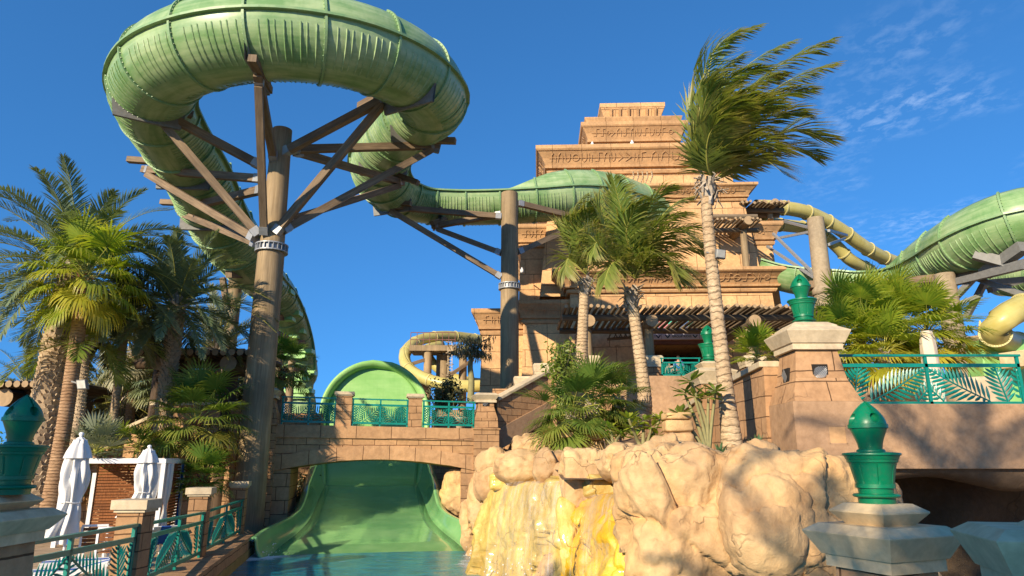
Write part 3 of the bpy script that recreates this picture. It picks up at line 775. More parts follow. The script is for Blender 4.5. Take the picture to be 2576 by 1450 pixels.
# ------------------------------------------------------------------ stepped sandstone tower
Z = CAMZ
TX, TY, TR = 10.5, 45.0, R(-2.2)
tower = thing('stepped_tower', 'tall stepped sandstone tower with flared carved cornices', 'tower', (TX, TY, 6.9), None, TR)
TL = Vector((TX, TY, 6.9))
tp_ = lambda q: (q[0] - TX, q[1] - TY, q[2] - 6.9)
def tobj(name, mb, mat):
    mb.v = [tp_(q) for q in mb.v]
    return obj(name, mb, mat, tower, local=True)
def glyphs(mb, p0, p1, up, n, h, rnd):
    """raised carved strokes along p0->p1"""
    d = (p1 - p0); L = d.length; d.normalize()
    r = .022
    P = lambda a, b_: p0 + d * a + up * b_ + n * .02
    def poly(pts): mb.tube([P(*q) for q in pts], r, 4, 0, False)
    poly([(.3, h * .5), (L - .3, h * .5)])
    a = .5
    while a < L - .9:
        k = rnd.randrange(7); wd = h * rnd.uniform(.28, .55)
        c = a + wd / 2
        if k == 0: poly([(c + wd * .5 * math.cos(t), h * .5 + wd * .5 * math.sin(t)) for t in np.linspace(0, 6.28, 11)])
        elif k == 1: poly([(a, h * .15), (a, h * .8), (a + wd * .6, h * .85)])
        elif k == 2: poly([(a, h * .85), (a + wd * .1, h * .3), (a + wd * .5, h * .15), (a + wd * .9, h * .3), (a + wd, h * .8)])
        elif k == 3: poly([(a, h * .15), (a + wd * .1, h * .7), (a + wd * .5, h * .88), (a + wd * .9, h * .7), (a + wd, h * .15)])
        elif k == 4: poly([(a, h * .2), (a, h * .8)]); poly([(a + wd * .5, h * .1), (a + wd * .5, h * .7)]); wd *= .8
        elif k == 5: poly([(a, h * .85), (a + wd, h * .5), (a, h * .15)])
        else: poly([(a, h * .2), (a + wd * .5, h * .2), (a + wd * .5, h * .85), (a + wd, h * .85)])
        a += wd + h * rnd.uniform(.10, .25)
RND = random.Random(3)
def tier(x0, x1, y0, y1, z0, zc, zt, proj, bat=.035, glyph=True, door=None):
    """battered wall from z0 to zc and a flared carved cornice from zc to zt (heights above the camera)"""
    z0, zc, zt = z0 + Z, zc + Z, zt + Z
    wl = MB()
    if door:
        dx0, dx1, dz = door
        o0 = (zc - z0) * bat; o1 = (zc - dz) * bat
        wl.hexa([(x0 - o0, y0 - o0, z0), (dx0, y0 - o0, z0), (dx0, y1, z0), (x0 - o0, y1, z0)], [(x0 - o1, y0 - o1, dz), (dx0, y0 - o1, dz), (dx0, y1, dz), (x0 - o1, y1, dz)])
        wl.hexa([(dx1, y0 - o0, z0), (x1 + o0, y0 - o0, z0), (x1 + o0, y1, z0), (dx1, y1, z0)], [(dx1, y0 - o1, dz), (x1 + o1, y0 - o1, dz), (x1 + o1, y1, dz), (dx1, y1, dz)])
        wl.rectloft(x0, x1, y0, y1, [(o1, dz), (0, zc)], bot=True, top=False)
    else:
        wl.rectloft(x0, x1, y0, y1, [((zc - z0) * bat, z0), (0, zc)], top=False)
    tobj('wall', wl, MAT['tower'])
    H = zt - zc; tr = MB()
    pf = [(0, zc), (.16 * proj, zc + .02), (.22 * proj, zc + .10 * H), (.22 * proj, zc + .15 * H), (.10 * proj, zc + .17 * H), (.10 * proj, zc + .21 * H), (.34 * proj, zc + .23 * H), (.38 * proj, zc + .32 * H), (.30 * proj, zc + .335 * H)]
    fz0, fz1 = zc + .38 * H, zc + .80 * H
    pf += [(.34 * proj, fz0), (.52 * proj, zc + .58 * H), (.86 * proj, fz1), (.92 * proj, fz1 + .005), (1.0 * proj, zc + .86 * H), (1.0 * proj, zt)]
    tr.rectloft(x0, x1, y0, y1, pf, top=True)
    tobj('cornice', tr, MAT['tower_trim'])
    if glyph:
        cv = MB()
        oa, ob_ = .34 * proj, .86 * proj
        zA, zB = fz0, fz1
        for (pa, pb, n) in ((Vector((x0 - oa, y0 - oa, zA)), Vector((x1 + oa, y0 - oa, zA)), Vector((0, -1, 0))), (Vector((x0 - oa, y1 + oa, zA)), Vector((x0 - oa, y0 - oa, zA)), Vector((-1, 0, 0)))):
            up = Vector((0, 0, 1)) * (zB - zA) + n * (ob_ - oa) ; hh = up.length; up.normalize()
            glyphs(cv, pa + n * (-.06), pb + n * (-.06), up, n * 4, hh * .95, RND)
        tobj('carved_frieze', cv, MAT['carve'])
tier(-2.1, 8.0, 46.0, 60, -1.0, 8.4, 10.15, .72)
tier(.75, 6.0, 45.35, 58, 0, 9.05, 10.6, .6)
tier(3.95, 17.35, 44.4, 58, 3.8, 10.9, 12.35, 1.25, .05, True, (9.05, 13.15, 7.45 + Z))
tier(.55, 18.6, 47.0, 60, 10.3, 15.0, 16.6, .7)
tier(2.6, 16.6, 46.2, 60, 11.0, 18.05, 19.2, .85, .10)
tier(2.75, 16.55, 48.2, 60, 19.1, 21.15, 23.2, 1.05, .02)
tier(6.15, 13.1, 50.5, 58, 23.1, 24.45, 26.4, .8, .02)
mb = MB(); mb.rectloft(6.1, 13.1, 50.4, 58, [(.25, 26.4 + Z), (.42, 26.9 + Z), (.42, 26.97 + Z)]); tobj('top_step', mb, MAT['tower_trim'])
mb = MB(); mb.rectloft(7.65, 11.95, 52, 57, [(.12, 26.97 + Z), (.12, 27.4 + Z), (.22, 27.45 + Z), (.22, 27.58 + Z), (.12, 27.62 + Z), (.5, 28.6 + Z), (.55, 28.65 + Z), (.55, 29.0 + Z)]); tobj('crown', mb, MAT['tower'])
for k in range(6):
    mb = MB(); xx = 8.0 + k * .74
    mb.hexa([(xx - .1, 51.7, 27.68 + Z), (xx + .1, 51.7, 27.68 + Z), (xx + .1, 52, 27.68 + Z), (xx - .1, 52, 27.68 + Z)],
            [(xx - .1, 51.36, 28.5 + Z), (xx + .1, 51.36, 28.5 + Z), (xx + .1, 51.9, 28.5 + Z), (xx - .1, 51.9, 28.5 + Z)]); tobj('bracket', mb, MAT['tower_trim'])
for k in range(3):
    mb = MB(); mb.box((8.9 + k * .95, 51.87, 27.2 + Z), (.3, .06, .25)); tobj('vent_hole', mb, MAT['black'])
# corner pilasters of the small wall
for xx in (6.6, 12.65):
    mb = MB(); mb.box((xx, 50.42, 23.9 + Z), (.95, .18, .98)); tobj('pilaster', mb, MAT['tower'])
# dark roof pergola slats on the shoulders
for (x0, x1) in ((.6, 2.6),):
    for k in range(5):
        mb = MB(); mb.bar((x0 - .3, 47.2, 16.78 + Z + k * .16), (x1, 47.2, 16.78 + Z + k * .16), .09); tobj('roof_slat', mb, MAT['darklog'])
for k in range(5):
    mb = MB(); xx = 8.6 + k * .33
    mb.tube([(xx, 45.6, 18.7 + Z), (xx - .06, 45.5, 19.3 + Z), (xx + .1, 45.35, 19.7 + Z), (xx + .05, 45.3, 20.1 + Z)], .06, 6); tobj('curved_prong', mb, MAT['trunk_coco'])
# entrance: interior, beam, signs
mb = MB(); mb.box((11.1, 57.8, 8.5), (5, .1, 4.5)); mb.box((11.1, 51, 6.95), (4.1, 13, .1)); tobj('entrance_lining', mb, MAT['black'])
DY = 43.72
mb = MB(); mb.box((11.1, DY + .25, 7.46 + Z), (4.7, .5, .24)); tobj('entrance_beam', mb, plain('red_brown_beam', (.16, .075, .06, 1)))
sign = thing('entrance_sign', 'long white direction sign above the dark tower entrance', 'sign', (11.15, DY - .35, 7.58 + Z), None, TR)
mb = MB(); mb.box((11.15, DY - .35, 7.76 + Z), (4.5, .08, .36)); obj('board', mb, plain('white_sign', (.74, .70, .76, 1), .5, 0, .03), sign)
tk = plain('navy_lettering', (.02, .06, .10, 1), .5)
def chev(x, z):
    mb = MB(); mb.bar((x - .14, DY - .405, z + .1), (x + .005, DY - .405, z - .08), .07, .012, up=(0, 1, 0)); mb.bar((x - .005, DY - .405, z - .08), (x + .14, DY - .405, z + .1), .07, .012, up=(0, 1, 0)); obj('arrow', mb, tk, sign)
zs = 7.76 + Z
text('sign_text', 'GROUP RIDES', .2, (10.92, DY - .40, zs), 0, tk, sign)
text('sign_text', 'ALL SLIDES', .19, (12.66, DY - .40, zs + .02), 0, tk, sign)
text('sign_text', 'S', .19, (9.18, DY - .40, zs), 0, tk, sign)
for xx in (9.42, 10.02, 11.78, 13.2): chev(xx, zs)
mb = MB()
for xx in (9.63, 12.05): mb.box((xx, DY - .394, zs), (.015, .01, .34))
obj('divider', mb, tk, sign)
ban = thing('picture_banner', 'colourful picture banner above the direction sign, seen through the pergola rafters', 'banner', (11.1, DY - .3, 7.95 + Z), None, TR)
cols = [(.05, .35, .62, 1), (.55, .16, .18, 1), (.02, .36, .24, 1), (.05, .12, .30, 1), (.03, .40, .26, 1), (.75, .20, .02, 1), (.80, .23, .03, 1)]
for k, c in enumerate(cols):
    mb = MB(); mb.box((9.15 + k * .64, DY - .30, 8.5 + Z), (.63, .06, 1.1)); obj('picture_panel', mb, paint('banner_colour', c, tuple(min(1, x * 1.5 + .05) for x in c[:3]) + (1,), .5, 2.5), ban)
la = thing('lattice_screen', 'dark timber lattice screen on the wall left of the tower entrance', 'lattice', (7.3, 43.3, 7.4 + Z))
mb = MB(); mb.bar((6.1, 43.2, 7.55 + Z), (8.7, 43.2, 7.75 + Z), .16); obj('sill', mb, MAT['beam'], la)
mb = MB()
for k in range(8):
    x = 6.2 + k * .32; mb.bar((x, 43.25, 7.65 + Z), (x + .6, 43.25, 8.6 + Z), .06); mb.bar((x + .6, 43.3, 7.65 + Z), (x, 43.3, 8.6 + Z), .06)
obj('lattice', mb, MAT['beam'], la)
# wall lamp in the doorway
wl_ = thing('wall_lantern', 'small amber lantern on the right side wall inside the tower entrance', 'lantern', (12.9, 44.6, 5.6 + Z))
mb = MB(); mb.lathe((12.9, 44.6, 5.6 + Z), [(.02, 0), (.1, .06), (.14, .4), (.02, .5)], 10); m, nt, b = newmat('amber_glass'); b.inputs['Base Color'].default_value = (.8, .32, .03, 1); b.inputs['Emission Color'].default_value = (1, .42, .05, 1); b.inputs['Emission Strength'].default_value = .9; obj('glass', mb, m, wl_)
mb = MB(); mb.lathe((12.9, 44.6, 6.1 + Z), [(.2, 0), (.03, .16), (.0, .2)], 10); mb.bar((12.9, 44.6, 6.1 + Z), (13.12, 44.6, 6.1 + Z), .04); obj('cap', mb, MAT['black'], wl_)
# dome camera and small cameras on the tower
def seccam(loc, label, s=1.0):
    t = thing('security_camera', label, 'camera', loc)
    x, y, z = loc
    mb = MB(); mb.lathe((x, y, z), [(0, -.34 * s), (.13 * s, -.32 * s), (.19 * s, -.2 * s), (.2 * s, -.08 * s), (.2 * s, .05 * s), (.12 * s, .12 * s), (.07 * s, .3 * s)], 14); obj('dome', mb, MAT['white'], t)
    mb = MB(); mb.bar((x, y, z + .28 * s), (x, y + .9, z + .28 * s), .09 * s); obj('bracket', mb, MAT['white'], t)
seccam(tuple(at(1590, 360, 49.5)), 'white dome camera under the carved top block of the tower', .75)
seccam(tuple(at(1490, 362, 49.8)), 'tiny camera on the left shoulder of the tower roof', .6)
seccam(tuple(at(1313, 680, 45.0)), 'small white camera low on the sandstone wall beside the second slide post', .6)

# terrace floor and its front wall
mb = MB(); mb.box((17, 46.5, 6.4), (31, 21, 1.0)); mb.box((12.5, 43.8, 3), (22, 15.6, 5.8)); obj('terrace', mb, MAT['pave'], kind='structure')
tw = thing('terrace_wall', 'tan rendered parapet wall under the teal railing in front of the tower entrance', 'wall', (10, 35.8, 4.5))
mb = MB(); mb.box((12.5, 35.8, 5.55), (17, .4, 3.7)); obj('wall_body', mb, MAT['render'], tw)

# ------------------------------------------------------------------ log pergolas
def pergola(name, label, base, beams, posts, x0, x1, n, near, far, r=.11, br=.22, pr=.26, stub=None, mat='log'):
    root = thing(name, label, 'pergola', base)
    for (a, b_) in beams:
        mb = MB(); mb.tube([a, (Vector(a) + Vector(b_)) / 2, b_], br, 12, 0, True, True, capmi=1); obj('beam', mb, [MAT[mat], MAT['logend']], root)
    for (p, z0, z1) in posts:
        mb = MB(); log_post(mb, p[0], p[1], z0, z1, pr, pr * .92, 14); obj('post', mb, [MAT['post' if mat == 'log' else mat], MAT['logend']], root)
        if stub:
            mb = MB(); mb.tube([(p[0], p[1] - stub[0], z1 + stub[2]), (p[0], p[1] + stub[1], z1 + stub[2])], pr * 1.25, 16, 0, True, True, capmi=1); obj('cross_log', mb, [MAT[mat], MAT['logend']], root)
    rr = random.Random(5)
    for k in range(n):
        x = x0 + (x1 - x0) * k / (n - 1) + rr.uniform(-.03, .03)
        j = rr.uniform(-.2, .2); zj = rr.uniform(-.03, .03)
        mb = MB(); mb.tube([(x, near[0] + j, near[1] + zj), (x, (near[0] + far[0]) / 2, (near[1] + far[1]) / 2), (x, far[0], far[1] + zj)], r, 8, 0, True, True, capmi=1)
        obj('rafter', mb, [MAT[mat], MAT['logend']], root)
    return root
pz = 8.2 + Z
pergola('log_pergola', 'wide log pergola with slanting rafters shading the tower entrance', (10.5, 40, 6.9),
        [((2.85, 38.0, pz - .32), (18.6, 38.0, pz - .32)), ((3.0, 42.7, pz - .2), (18.4, 42.7, pz - .2))],
        [((4.25, 38.0), 8.7, pz - 1.0), ((7.72, 38.0), 8.7, pz - 1.0), ((13.4, 38.0), 8.7, pz - 1.0), ((17.3, 38.0), 8.7, pz - 1.0)], 2.95, 18.4, 46, (36.4, pz), (43.1, pz), .105, .19, .27, (1.1, 4.2, .30))
def bpier(name, label, x, y, z0, z1, w, capw=None, caph=.26, mat='brick', cap='cream', bat=.0, slope=False, cat='pier', rz=0, group=None):
    t = thing(name, label, cat, (x, y, z0), group)
    mb = MB(); h = w / 2; mb.rectloft(-h, h, -h, h, [(bat, z0), (0, z1 - caph)], c=(x, y), rz=rz); obj('shaft', mb, MAT[mat], t, bevel=.012)
    mb = MB(); k = (capw or w * 1.28) / 2 - h
    if slope: pf = [(.04, z1 - caph), (k * .45, z1 - caph), (k * .5, z1 - caph * .78), (k * .62, z1 - caph * .76), (k, z1 - caph * .22), (k, z1 - caph * .19), (k * .55, z1)]
    else: pf = [(.02, z1 - caph), (k * .5, z1 - caph), (k * .5, z1 - caph * .78), (k, z1 - caph * .76), (k, z1)]
    mb.rectloft(-h, h, -h, h, pf, c=(x, y), rz=rz); obj('cap', mb, MAT[cap], t, bevel=.01)
    return t
for k, (x, lb) in enumerate(((4.25, 'leftmost'), (7.72, 'second from left'), (13.4, 'third from left'), (17.3, 'rightmost'))):
    bpier('pergola_pier', f'cream capped tan pier carrying the {lb} post of the entrance pergola', x, 38.0, 5.5, 8.75, .95, 1.25, .62, 'brick', 'cream', slope=True, group='piers under the entrance pergola')
u = at(1880, 600, 44)
pergola('upper_pergola', 'small log pergola with steep rafters on the right shoulder of the tower', (17, 44, 13 + Z),
        [(at(1788, 580, 44.2), at(1908, 580, 43.6)), (at(1790, 545, 45.5), at(1905, 545, 45.2))], [((at(1876, 655, 43.7).x, 43.7), at(1876, 690, 43.7).z, at(1876, 580, 43.7).z)],
        at(1788, 560, 44).x, at(1905, 545, 43).x, 11, (42.4, at(1880, 550, 42.4).z), (46.4, at(1880, 550, 42.4).z + .1), .08, .17, .24, (1.2, 2.2, .3))
pergola('roof_pergola', 'dark stacked-log pergola roof at the right edge of the tower where the yellow slides start', (18.5, 48, 16 + Z),
        [(at(1862, 530, 47), at(1972, 530, 46.6)), (at(1862, 542, 47.5), at(1960, 542, 47.2))], [((at(1937, 540, 47).x, 47), at(1937, 553, 47).z, at(1937, 535, 47).z)],
        at(1862, 520, 46).x, at(1975, 515, 46).x, 12, (45.4, at(1900, 507, 45.4).z), (49, at(1900, 507, 45.4).z + .2), .1, .2, .22, (1.2, 1.5, .35))
# ------------------------------------------------------------------ ground, pool
mb = MB(); mb.add([(-900, -900, -.5), (900, -900, -.5), (900, 900, -.5), (-900, 900, -.5)], [(0, 1, 2, 3)]); obj('ground', mb, MAT['sand'], kind='structure', loc=(0, 0, -.5))
m, nt, b = newmat('pool_water')
pos = geopos(nt)
w1 = nz(nt, mapping(nt, pos, (1, 1.6, 1)), 1.5, 5, .6, .5); w2 = nz(nt, mapping(nt, pos, (1, 1.5, 1)), 7, 3, .6, .6)
wav = math_(nt, 'ADD', w1, math_(nt, 'MULTIPLY', w2, .35))
foam_n = nz(nt, pos, 2.2, 8, .72, .8)
def blob(c, r0, r1):
    d = node(nt, 'ShaderNodeVectorMath', {0: pos, 1: c}, operation='DISTANCE').outputs['Value']
    return ramp_map(d, r0, r1)
def ramp_map(d, r0, r1):
    n = node(nt, 'ShaderNodeMapRange', {0: d, 1: r0, 2: r1, 3: 1.0, 4: 0.0}); return n.outputs[0]
fm = math_(nt, 'MAXIMUM', blob((-8.6, 24.4, 0), .1, 1.7), blob((.3, 22.6, 0), .3, 2.8))
fm = math_(nt, 'MAXIMUM', fm, blob((1.0, 18.8, 0), .3, 2.4))
fm = math_(nt, 'MAXIMUM', fm, math_(nt, 'MULTIPLY', blob((-4.9, 24.6, 0), 1.5, 4.6), .22))
ff = ramp(nt, math_(nt, 'ADD', math_(nt, 'MULTIPLY', fm, .66), math_(nt, 'MULTIPLY', foam_n, .66)), [(.52, (0, 0, 0, 1)), (.78, (1, 1, 1, 1))])
deep = mixc(nt, ramp(nt, w1, [(.35, (0, 0, 0, 1)), (.65, (1, 1, 1, 1))]), (.006, .13, .22, 1), (.015, .25, .34, 1))
nt.links.new(mixc(nt, ff, deep, (.72, .78, .80, 1)), b.inputs['Base Color'])
nt.links.new(math_(nt, 'MULTIPLY_ADD', ff, .6, .05), b.inputs['Roughness'])
b.inputs['IOR'].default_value = 1.33
bump(nt, b, wav, .55, .10); MAT['water'] = m
mb = MB(); mb.add([(-12, -8, 0), (9, -8, 0), (9, 27.5, 0), (-12, 27.5, 0)], [(0, 1, 2, 3)]); obj('pool_water', mb, MAT['water'], kind='structure', loc=(0, 10, 0))

# pool deck on the left: paved slab bounded by the kerb line
KERB = [Vector((-6.9, 4, 0)), Vector((-6.75, 9.5, 0)), Vector((-6.55, 13.3, 0)), Vector((-7.95, 19.3, 0)), Vector((-9.25, 25.2, 0))]
DZ = .62
mb = MB()
back = [Vector((-60, 4, 0)), Vector((-60, 25.5, 0))]
ring = [p + Vector((-.5, 0, 0)) for p in KERB]
mb.add([tuple(back[0])[:2] + (DZ,)] + [(p.x, p.y, DZ) for p in ring] + [(-60, 60, DZ), ] , [(0, 1, 2, 3, 4, 5, 6)])
mb.add([(ring[-1].x, ring[-1].y, DZ), (-10.2, 28.5, DZ), (-11, 60, DZ), (-60, 60, DZ)], [(0, 1, 2, 3)])
obj('pool_deck', mb, MAT['pave'], kind='structure', loc=(-30, 25, DZ))
mb = MB()
kout = [p + Vector((.28, 0, 0)) for p in KERB]
for a, b_, c, d in zip(KERB, KERB[1:], kout, kout[1:]):
    q = Vector((-.55, 0, 0))
    mb.add([(c.x, c.y, -.4), (d.x, d.y, -.4), (d.x, d.y, DZ + .02), (c.x, c.y, DZ + .02)], [(0, 1, 2, 3)])
    mb.add([(c.x, c.y, DZ + .02), (d.x, d.y, DZ + .02), (d.x - .85, d.y, DZ + .02), (c.x - .85, c.y, DZ + .02)], [(0, 1, 2, 3)])
kw = obj('pool_kerb', mb, MAT['bigblock'], kind='structure')
mb = MB()
for a, b_ in zip(kout, kout[1:]):
    o = Vector((.03, 0, 0)); a, b_ = a + o, b_ + o
    mb.add([(a.x, a.y, -.4), (b_.x, b_.y, -.4), (b_.x, b_.y, .27), (a.x, a.y, .27)], [(0, 1, 2, 3)])
    mb.add([(a.x, a.y, .27), (b_.x, b_.y, .27), (b_.x - .06, b_.y, .27), (a.x - .06, a.y, .27)], [(0, 1, 2, 3)])
obj('kerb_waterline_band', mb, stone('yellow_algae_render', (.36, .28, .10, 1), (.30, .22, .08, 1), blocks=False, crack=0), kind='structure')

# ------------------------------------------------------------------ teal railings with palm leaf panels
def railing(name, label, A, B, H=1.12, group=None, foot=.14, seed=0, lw=.019, gap=.118):
    A, B = Vector(A), Vector(B); d = B - A; L = d.length; dn = d.normalized(); n = Vector((dn.y, -dn.x, 0)).normalized()
    root = thing(name, label, 'railing', (A + B) / 2, group)
    up = Vector((0, 0, 1))
    T = MAT['teal']
    mb = MB(); mb.bar(A + up * H - dn * .04, B + up * H + dn * .04, .10, .055); obj('top_rail', mb, T, root)
    z1, z0 = H - .24, foot
    mb = MB(); mb.bar(A + up * z1, B + up * z1, .06, .085); obj('middle_rail', mb, T, root)
    mb = MB(); mb.bar(A + up * z0, B + up * z0, .06, .085); obj('bottom_rail', mb, T, root)
    for f in (0, .5, 1):
        p = A + d * f + dn * (.035 if f == 0 else -.035 if f == 1 else 0)
        mb = MB(); mb.bar(p, p + up * (H - .03), .07, .06, up=n); obj('post', mb, T, root)
    mb = MB(); a0, a1, h0, h1 = .05, L - .05, z0 + .05, z1 - .05
    W, HH = (a1 - a0) / 2, h1 - h0
    P = lambda a, h, o=0: A + dn * (a0 + a) + up * (h0 + h) + n * o
    rr = random.Random(seed)
    def leafl(x, y, ang, l, w, x0, x1):
        for _ in range(14):
            ex, ey = x + l * math.cos(ang), y + l * math.sin(ang)
            if x0 <= ex <= x1 and 0 <= ey <= HH: break
            l *= .88
        if l < .05: return
        px, py = -math.sin(ang) * w, math.cos(ang) * w
        c = lambda f, s, o: P(x + l * math.cos(ang) * f + px * s, y + l * math.sin(ang) * f + py * s, o)
        vs = [c(0, 0, .0), c(.35, 1, -.012), c(.75, .8, -.012), c(1, 0, 0), c(.75, -.8, -.012), c(.35, -1, -.012), c(.5, 0, .014)]
        mb.add(vs, [(0, 5, 6), (5, 4, 6), (4, 3, 6), (3, 2, 6), (2, 1, 6), (1, 0, 6)])
    def frondp(x, y, ex, ey, bend, nl, ll, x0, x1, mir):
        pts = []
        for k in range(nl + 1):
            f = k / nl; mx, my = x + (ex - x) * f, y + (ey - y) * f
            dx, dy = ex - x, ey - y; ln = math.hypot(dx, dy)
            o = math.sin(f * math.pi) * bend
            pts.append((mx - dy / ln * o, my + dx / ln * o))
        for k in range(nl + 1):
            a = pts[max(0, k - 1)]; b_ = pts[min(nl, k + 1)]; th = math.atan2(b_[1] - a[1], b_[0] - a[0])
            l = ll * (.55 + .6 * math.sin(min(1, k / nl + .15) * math.pi * .8))
            for s in (-1, 1):
                leafl(pts[k][0], pts[k][1], th + s * R(58 - 18 * k / nl), l, lw, x0, x1)
        for p, q in zip(pts, pts[1:]): mb.bar(P(*p), P(*q), .022, .022)
    for half in (0, 1):
        m = (lambda x: x) if half == 0 else (lambda x: 2 * W - x)
        x0, x1 = (0, W - .02) if half == 0 else (W + .02, 2 * W)
        nl = max(7, int(W / gap))
        frondp(m(.36 * W), 0, m(.98 * W), HH * .97, .03 * (1 if half else -1), nl, .42 * HH / .7, x0, x1, half)
        frondp(m(.17 * W), 0, m(.25 * W), HH, 0, 8, .34 * HH / .7, x0, x1, half)
        frondp(m(.86 * W), 0, m(.995 * W), HH * .38, 0, 4, .22 * HH / .7, x0, x1, half)
        frondp(m(.02 * W), HH * .1, m(.02 * W), HH * .9, 0, 5, .2, x0, x1, half)
    obj('leaf_panel', mb, T, root, solid=.010)
    return root

# kerb wall piers and railings
PA = Vector((-7.05, 13.45, 0)); PB = Vector((-8.45, 19.35, 0)); PC = Vector((-9.68, 25.3, 0)); PZ = Vector((-6.95, 9.0, 0))
for p, lb, rz in ((PA, 'nearest', .05), (PB, 'middle', .2), (PC, 'farthest', .2)):
    bpier('kerb_pier', f'{lb} of the three flat capped tan piers between the teal railings on the pool kerb', p.x, p.y, DZ, 2.40, .47, .65, .22, 'brick', 'cream', rz=rz, group='piers on the pool kerb')
def between(a, b_, za_, zb2, o=.27, off=.16):
    d = (b_ - a).normalized(); n = Vector((d.y, -d.x, 0)) * off
    return a + d * o + n + Vector((0, 0, za_)), b_ - d * o + n + Vector((0, 0, zb2))
for (a, b_, lb, s, u0, u1) in ((PZ, PA, 'nearest', 1, .24, .22), (PA, PB, 'middle', 2, .20, .02), (PB, PC, 'farthest', 3, .02, .02)):
    q = between(a, b_, DZ + u0, DZ + u1); railing('leaf_railing', f'{lb} of the three teal leaf railings along the pool kerb', q[0], q[1], group='teal railings on the pool kerb', seed=s, lw=.019, gap=.17, foot=.12)

# ------------------------------------------------------------------ arched bridge
BO = SO + SA * 4.2
tl = lambda px, py=1090: online(px, py, BO, SB)
bp = lambda t, o, z: BO + SB * t + SA * o + Vector((0, 0, z))
T0, T1 = tl(690), tl(1198)
BD = 3.3
ztop = lambda t: 4.56 - .10 * (t - T0) / (T1 - T0)
bridge = thing('arched_bridge', 'tan stone block footbridge with a shallow arch over the green run-out slide', 'bridge', bp((T0 + T1) / 2, 0, 0))
NA = 28
zi = lambda t: 2.69 + .47 * math.sin(math.pi * (t - T0) / (T1 - T0)) ** .9         # intrados
ze = lambda t: zi(t) + .56
mb = MB()
for k in range(NA):     # spandrel between ring and parapet course
    a, b_ = T0 + (T1 - T0) * k / NA, T0 + (T1 - T0) * (k + 1) / NA
    vs = [bp(a, 0, ze(a)), bp(b_, 0, ze(b_)), bp(b_, 0, ztop(b_) - .52), bp(a, 0, ztop(a) - .52)]
    mb.add(vs, [(0, 1, 2, 3)], 0, False, [(a, ze(a)), (b_, ze(b_)), (b_, ztop(b_) - .52), (a, ztop(a) - .52)])
obj('spandrel', mb, stone('bridge_blocks', (.50, .30, .155, 1), (.44, .26, .13, 1), .92, .34, .013, crack=.5, mcol=(.12,.06,.03,1)), bridge)
mb = MB()
for k in range(NA):
    a, b_ = T0 + (T1 - T0) * k / NA, T0 + (T1 - T0) * (k + 1) / NA
    u0, u1 = a, b_
    mb.add([bp(a, -.05, zi(a)), bp(b_, -.05, zi(b_)), bp(b_, -.05, ze(b_)), bp(a, -.05, ze(a))], [(0, 1, 2, 3)], 0, False, [(u0, .02), (u1, .02), (u1, .58), (u0, .58)])
    mb.add([bp(a, -.05, ze(a)), bp(b_, -.05, ze(b_)), bp(b_, .0, ze(b_)), bp(a, .0, ze(a))], [(0, 1, 2, 3)])
    mb.add([bp(a, -.05, zi(a)), bp(a, BD, zi(a) - .05), bp(b_, BD, zi(b_) - .05), bp(b_, -.05, zi(b_))], [(0, 1, 2, 3)])
obj('arch_ring', mb, stone('arch_voussoirs', (.49, .295, .16, 1), (.43, .255, .135, 1), .80, 1.2, .014, crack=.3, mcol=(.12,.06,.03,1)), bridge)
mb = MB()
a, b_ = T0, T1
mb.hexa([bp(a, -.07, ztop(a) - .52), bp(b_, -.07, ztop(b_) - .52), bp(b_, BD + .07, ztop(b_) - .52), bp(a, BD + .07, ztop(a) - .52)],
        [bp(a, -.07, ztop(a)), bp(b_, -.07, ztop(b_)), bp(b_, BD + .07, ztop(b_)), bp(a, BD + .07, ztop(a))])
obj('parapet_course', mb, stone('bridge_course', (.49, .295, .16, 1), (.44, .265, .14, 1), 1.45, 1.0, .014, crack=.3, mcol=(.12,.06,.03,1)), bridge, bevel=.015)
mb = MB()      # back face, abutments inside
for k in range(NA):
    a, b_ = T0 + (T1 - T0) * k / NA, T0 + (T1 - T0) * (k + 1) / NA
    mb.add([bp(a, BD, zi(a) - .05), bp(a, BD, ztop(a) - .5), bp(b_, BD, ztop(b_) - .5), bp(b_, BD, zi(b_) - .05)], [(0, 1, 2, 3)])
mb.hexa([bp(T0 - .2, .02, -.3), bp(T0 + .75, .02, -.3), bp(T0 + .75, BD, -.3), bp(T0 - .2, BD, -.3)], [bp(T0 - .2, .02, 2.9), bp(T0 + .75, .02, 2.78), bp(T0 + .75, BD, 2.78), bp(T0 - .2, BD, 2.9)])
mb.hexa([bp(T1 - .62, .02, -.3), bp(T1 + .2, .02, -.3), bp(T1 + .2, BD, -.3), bp(T1 - .62, BD, -.3)], [bp(T1 - .62, .02, 2.78), bp(T1 + .2, .02, 2.85), bp(T1 + .2, BD, 2.85), bp(T1 - .62, BD, 2.78)])
obj('abutment', mb, MAT['bigblock'], bridge)
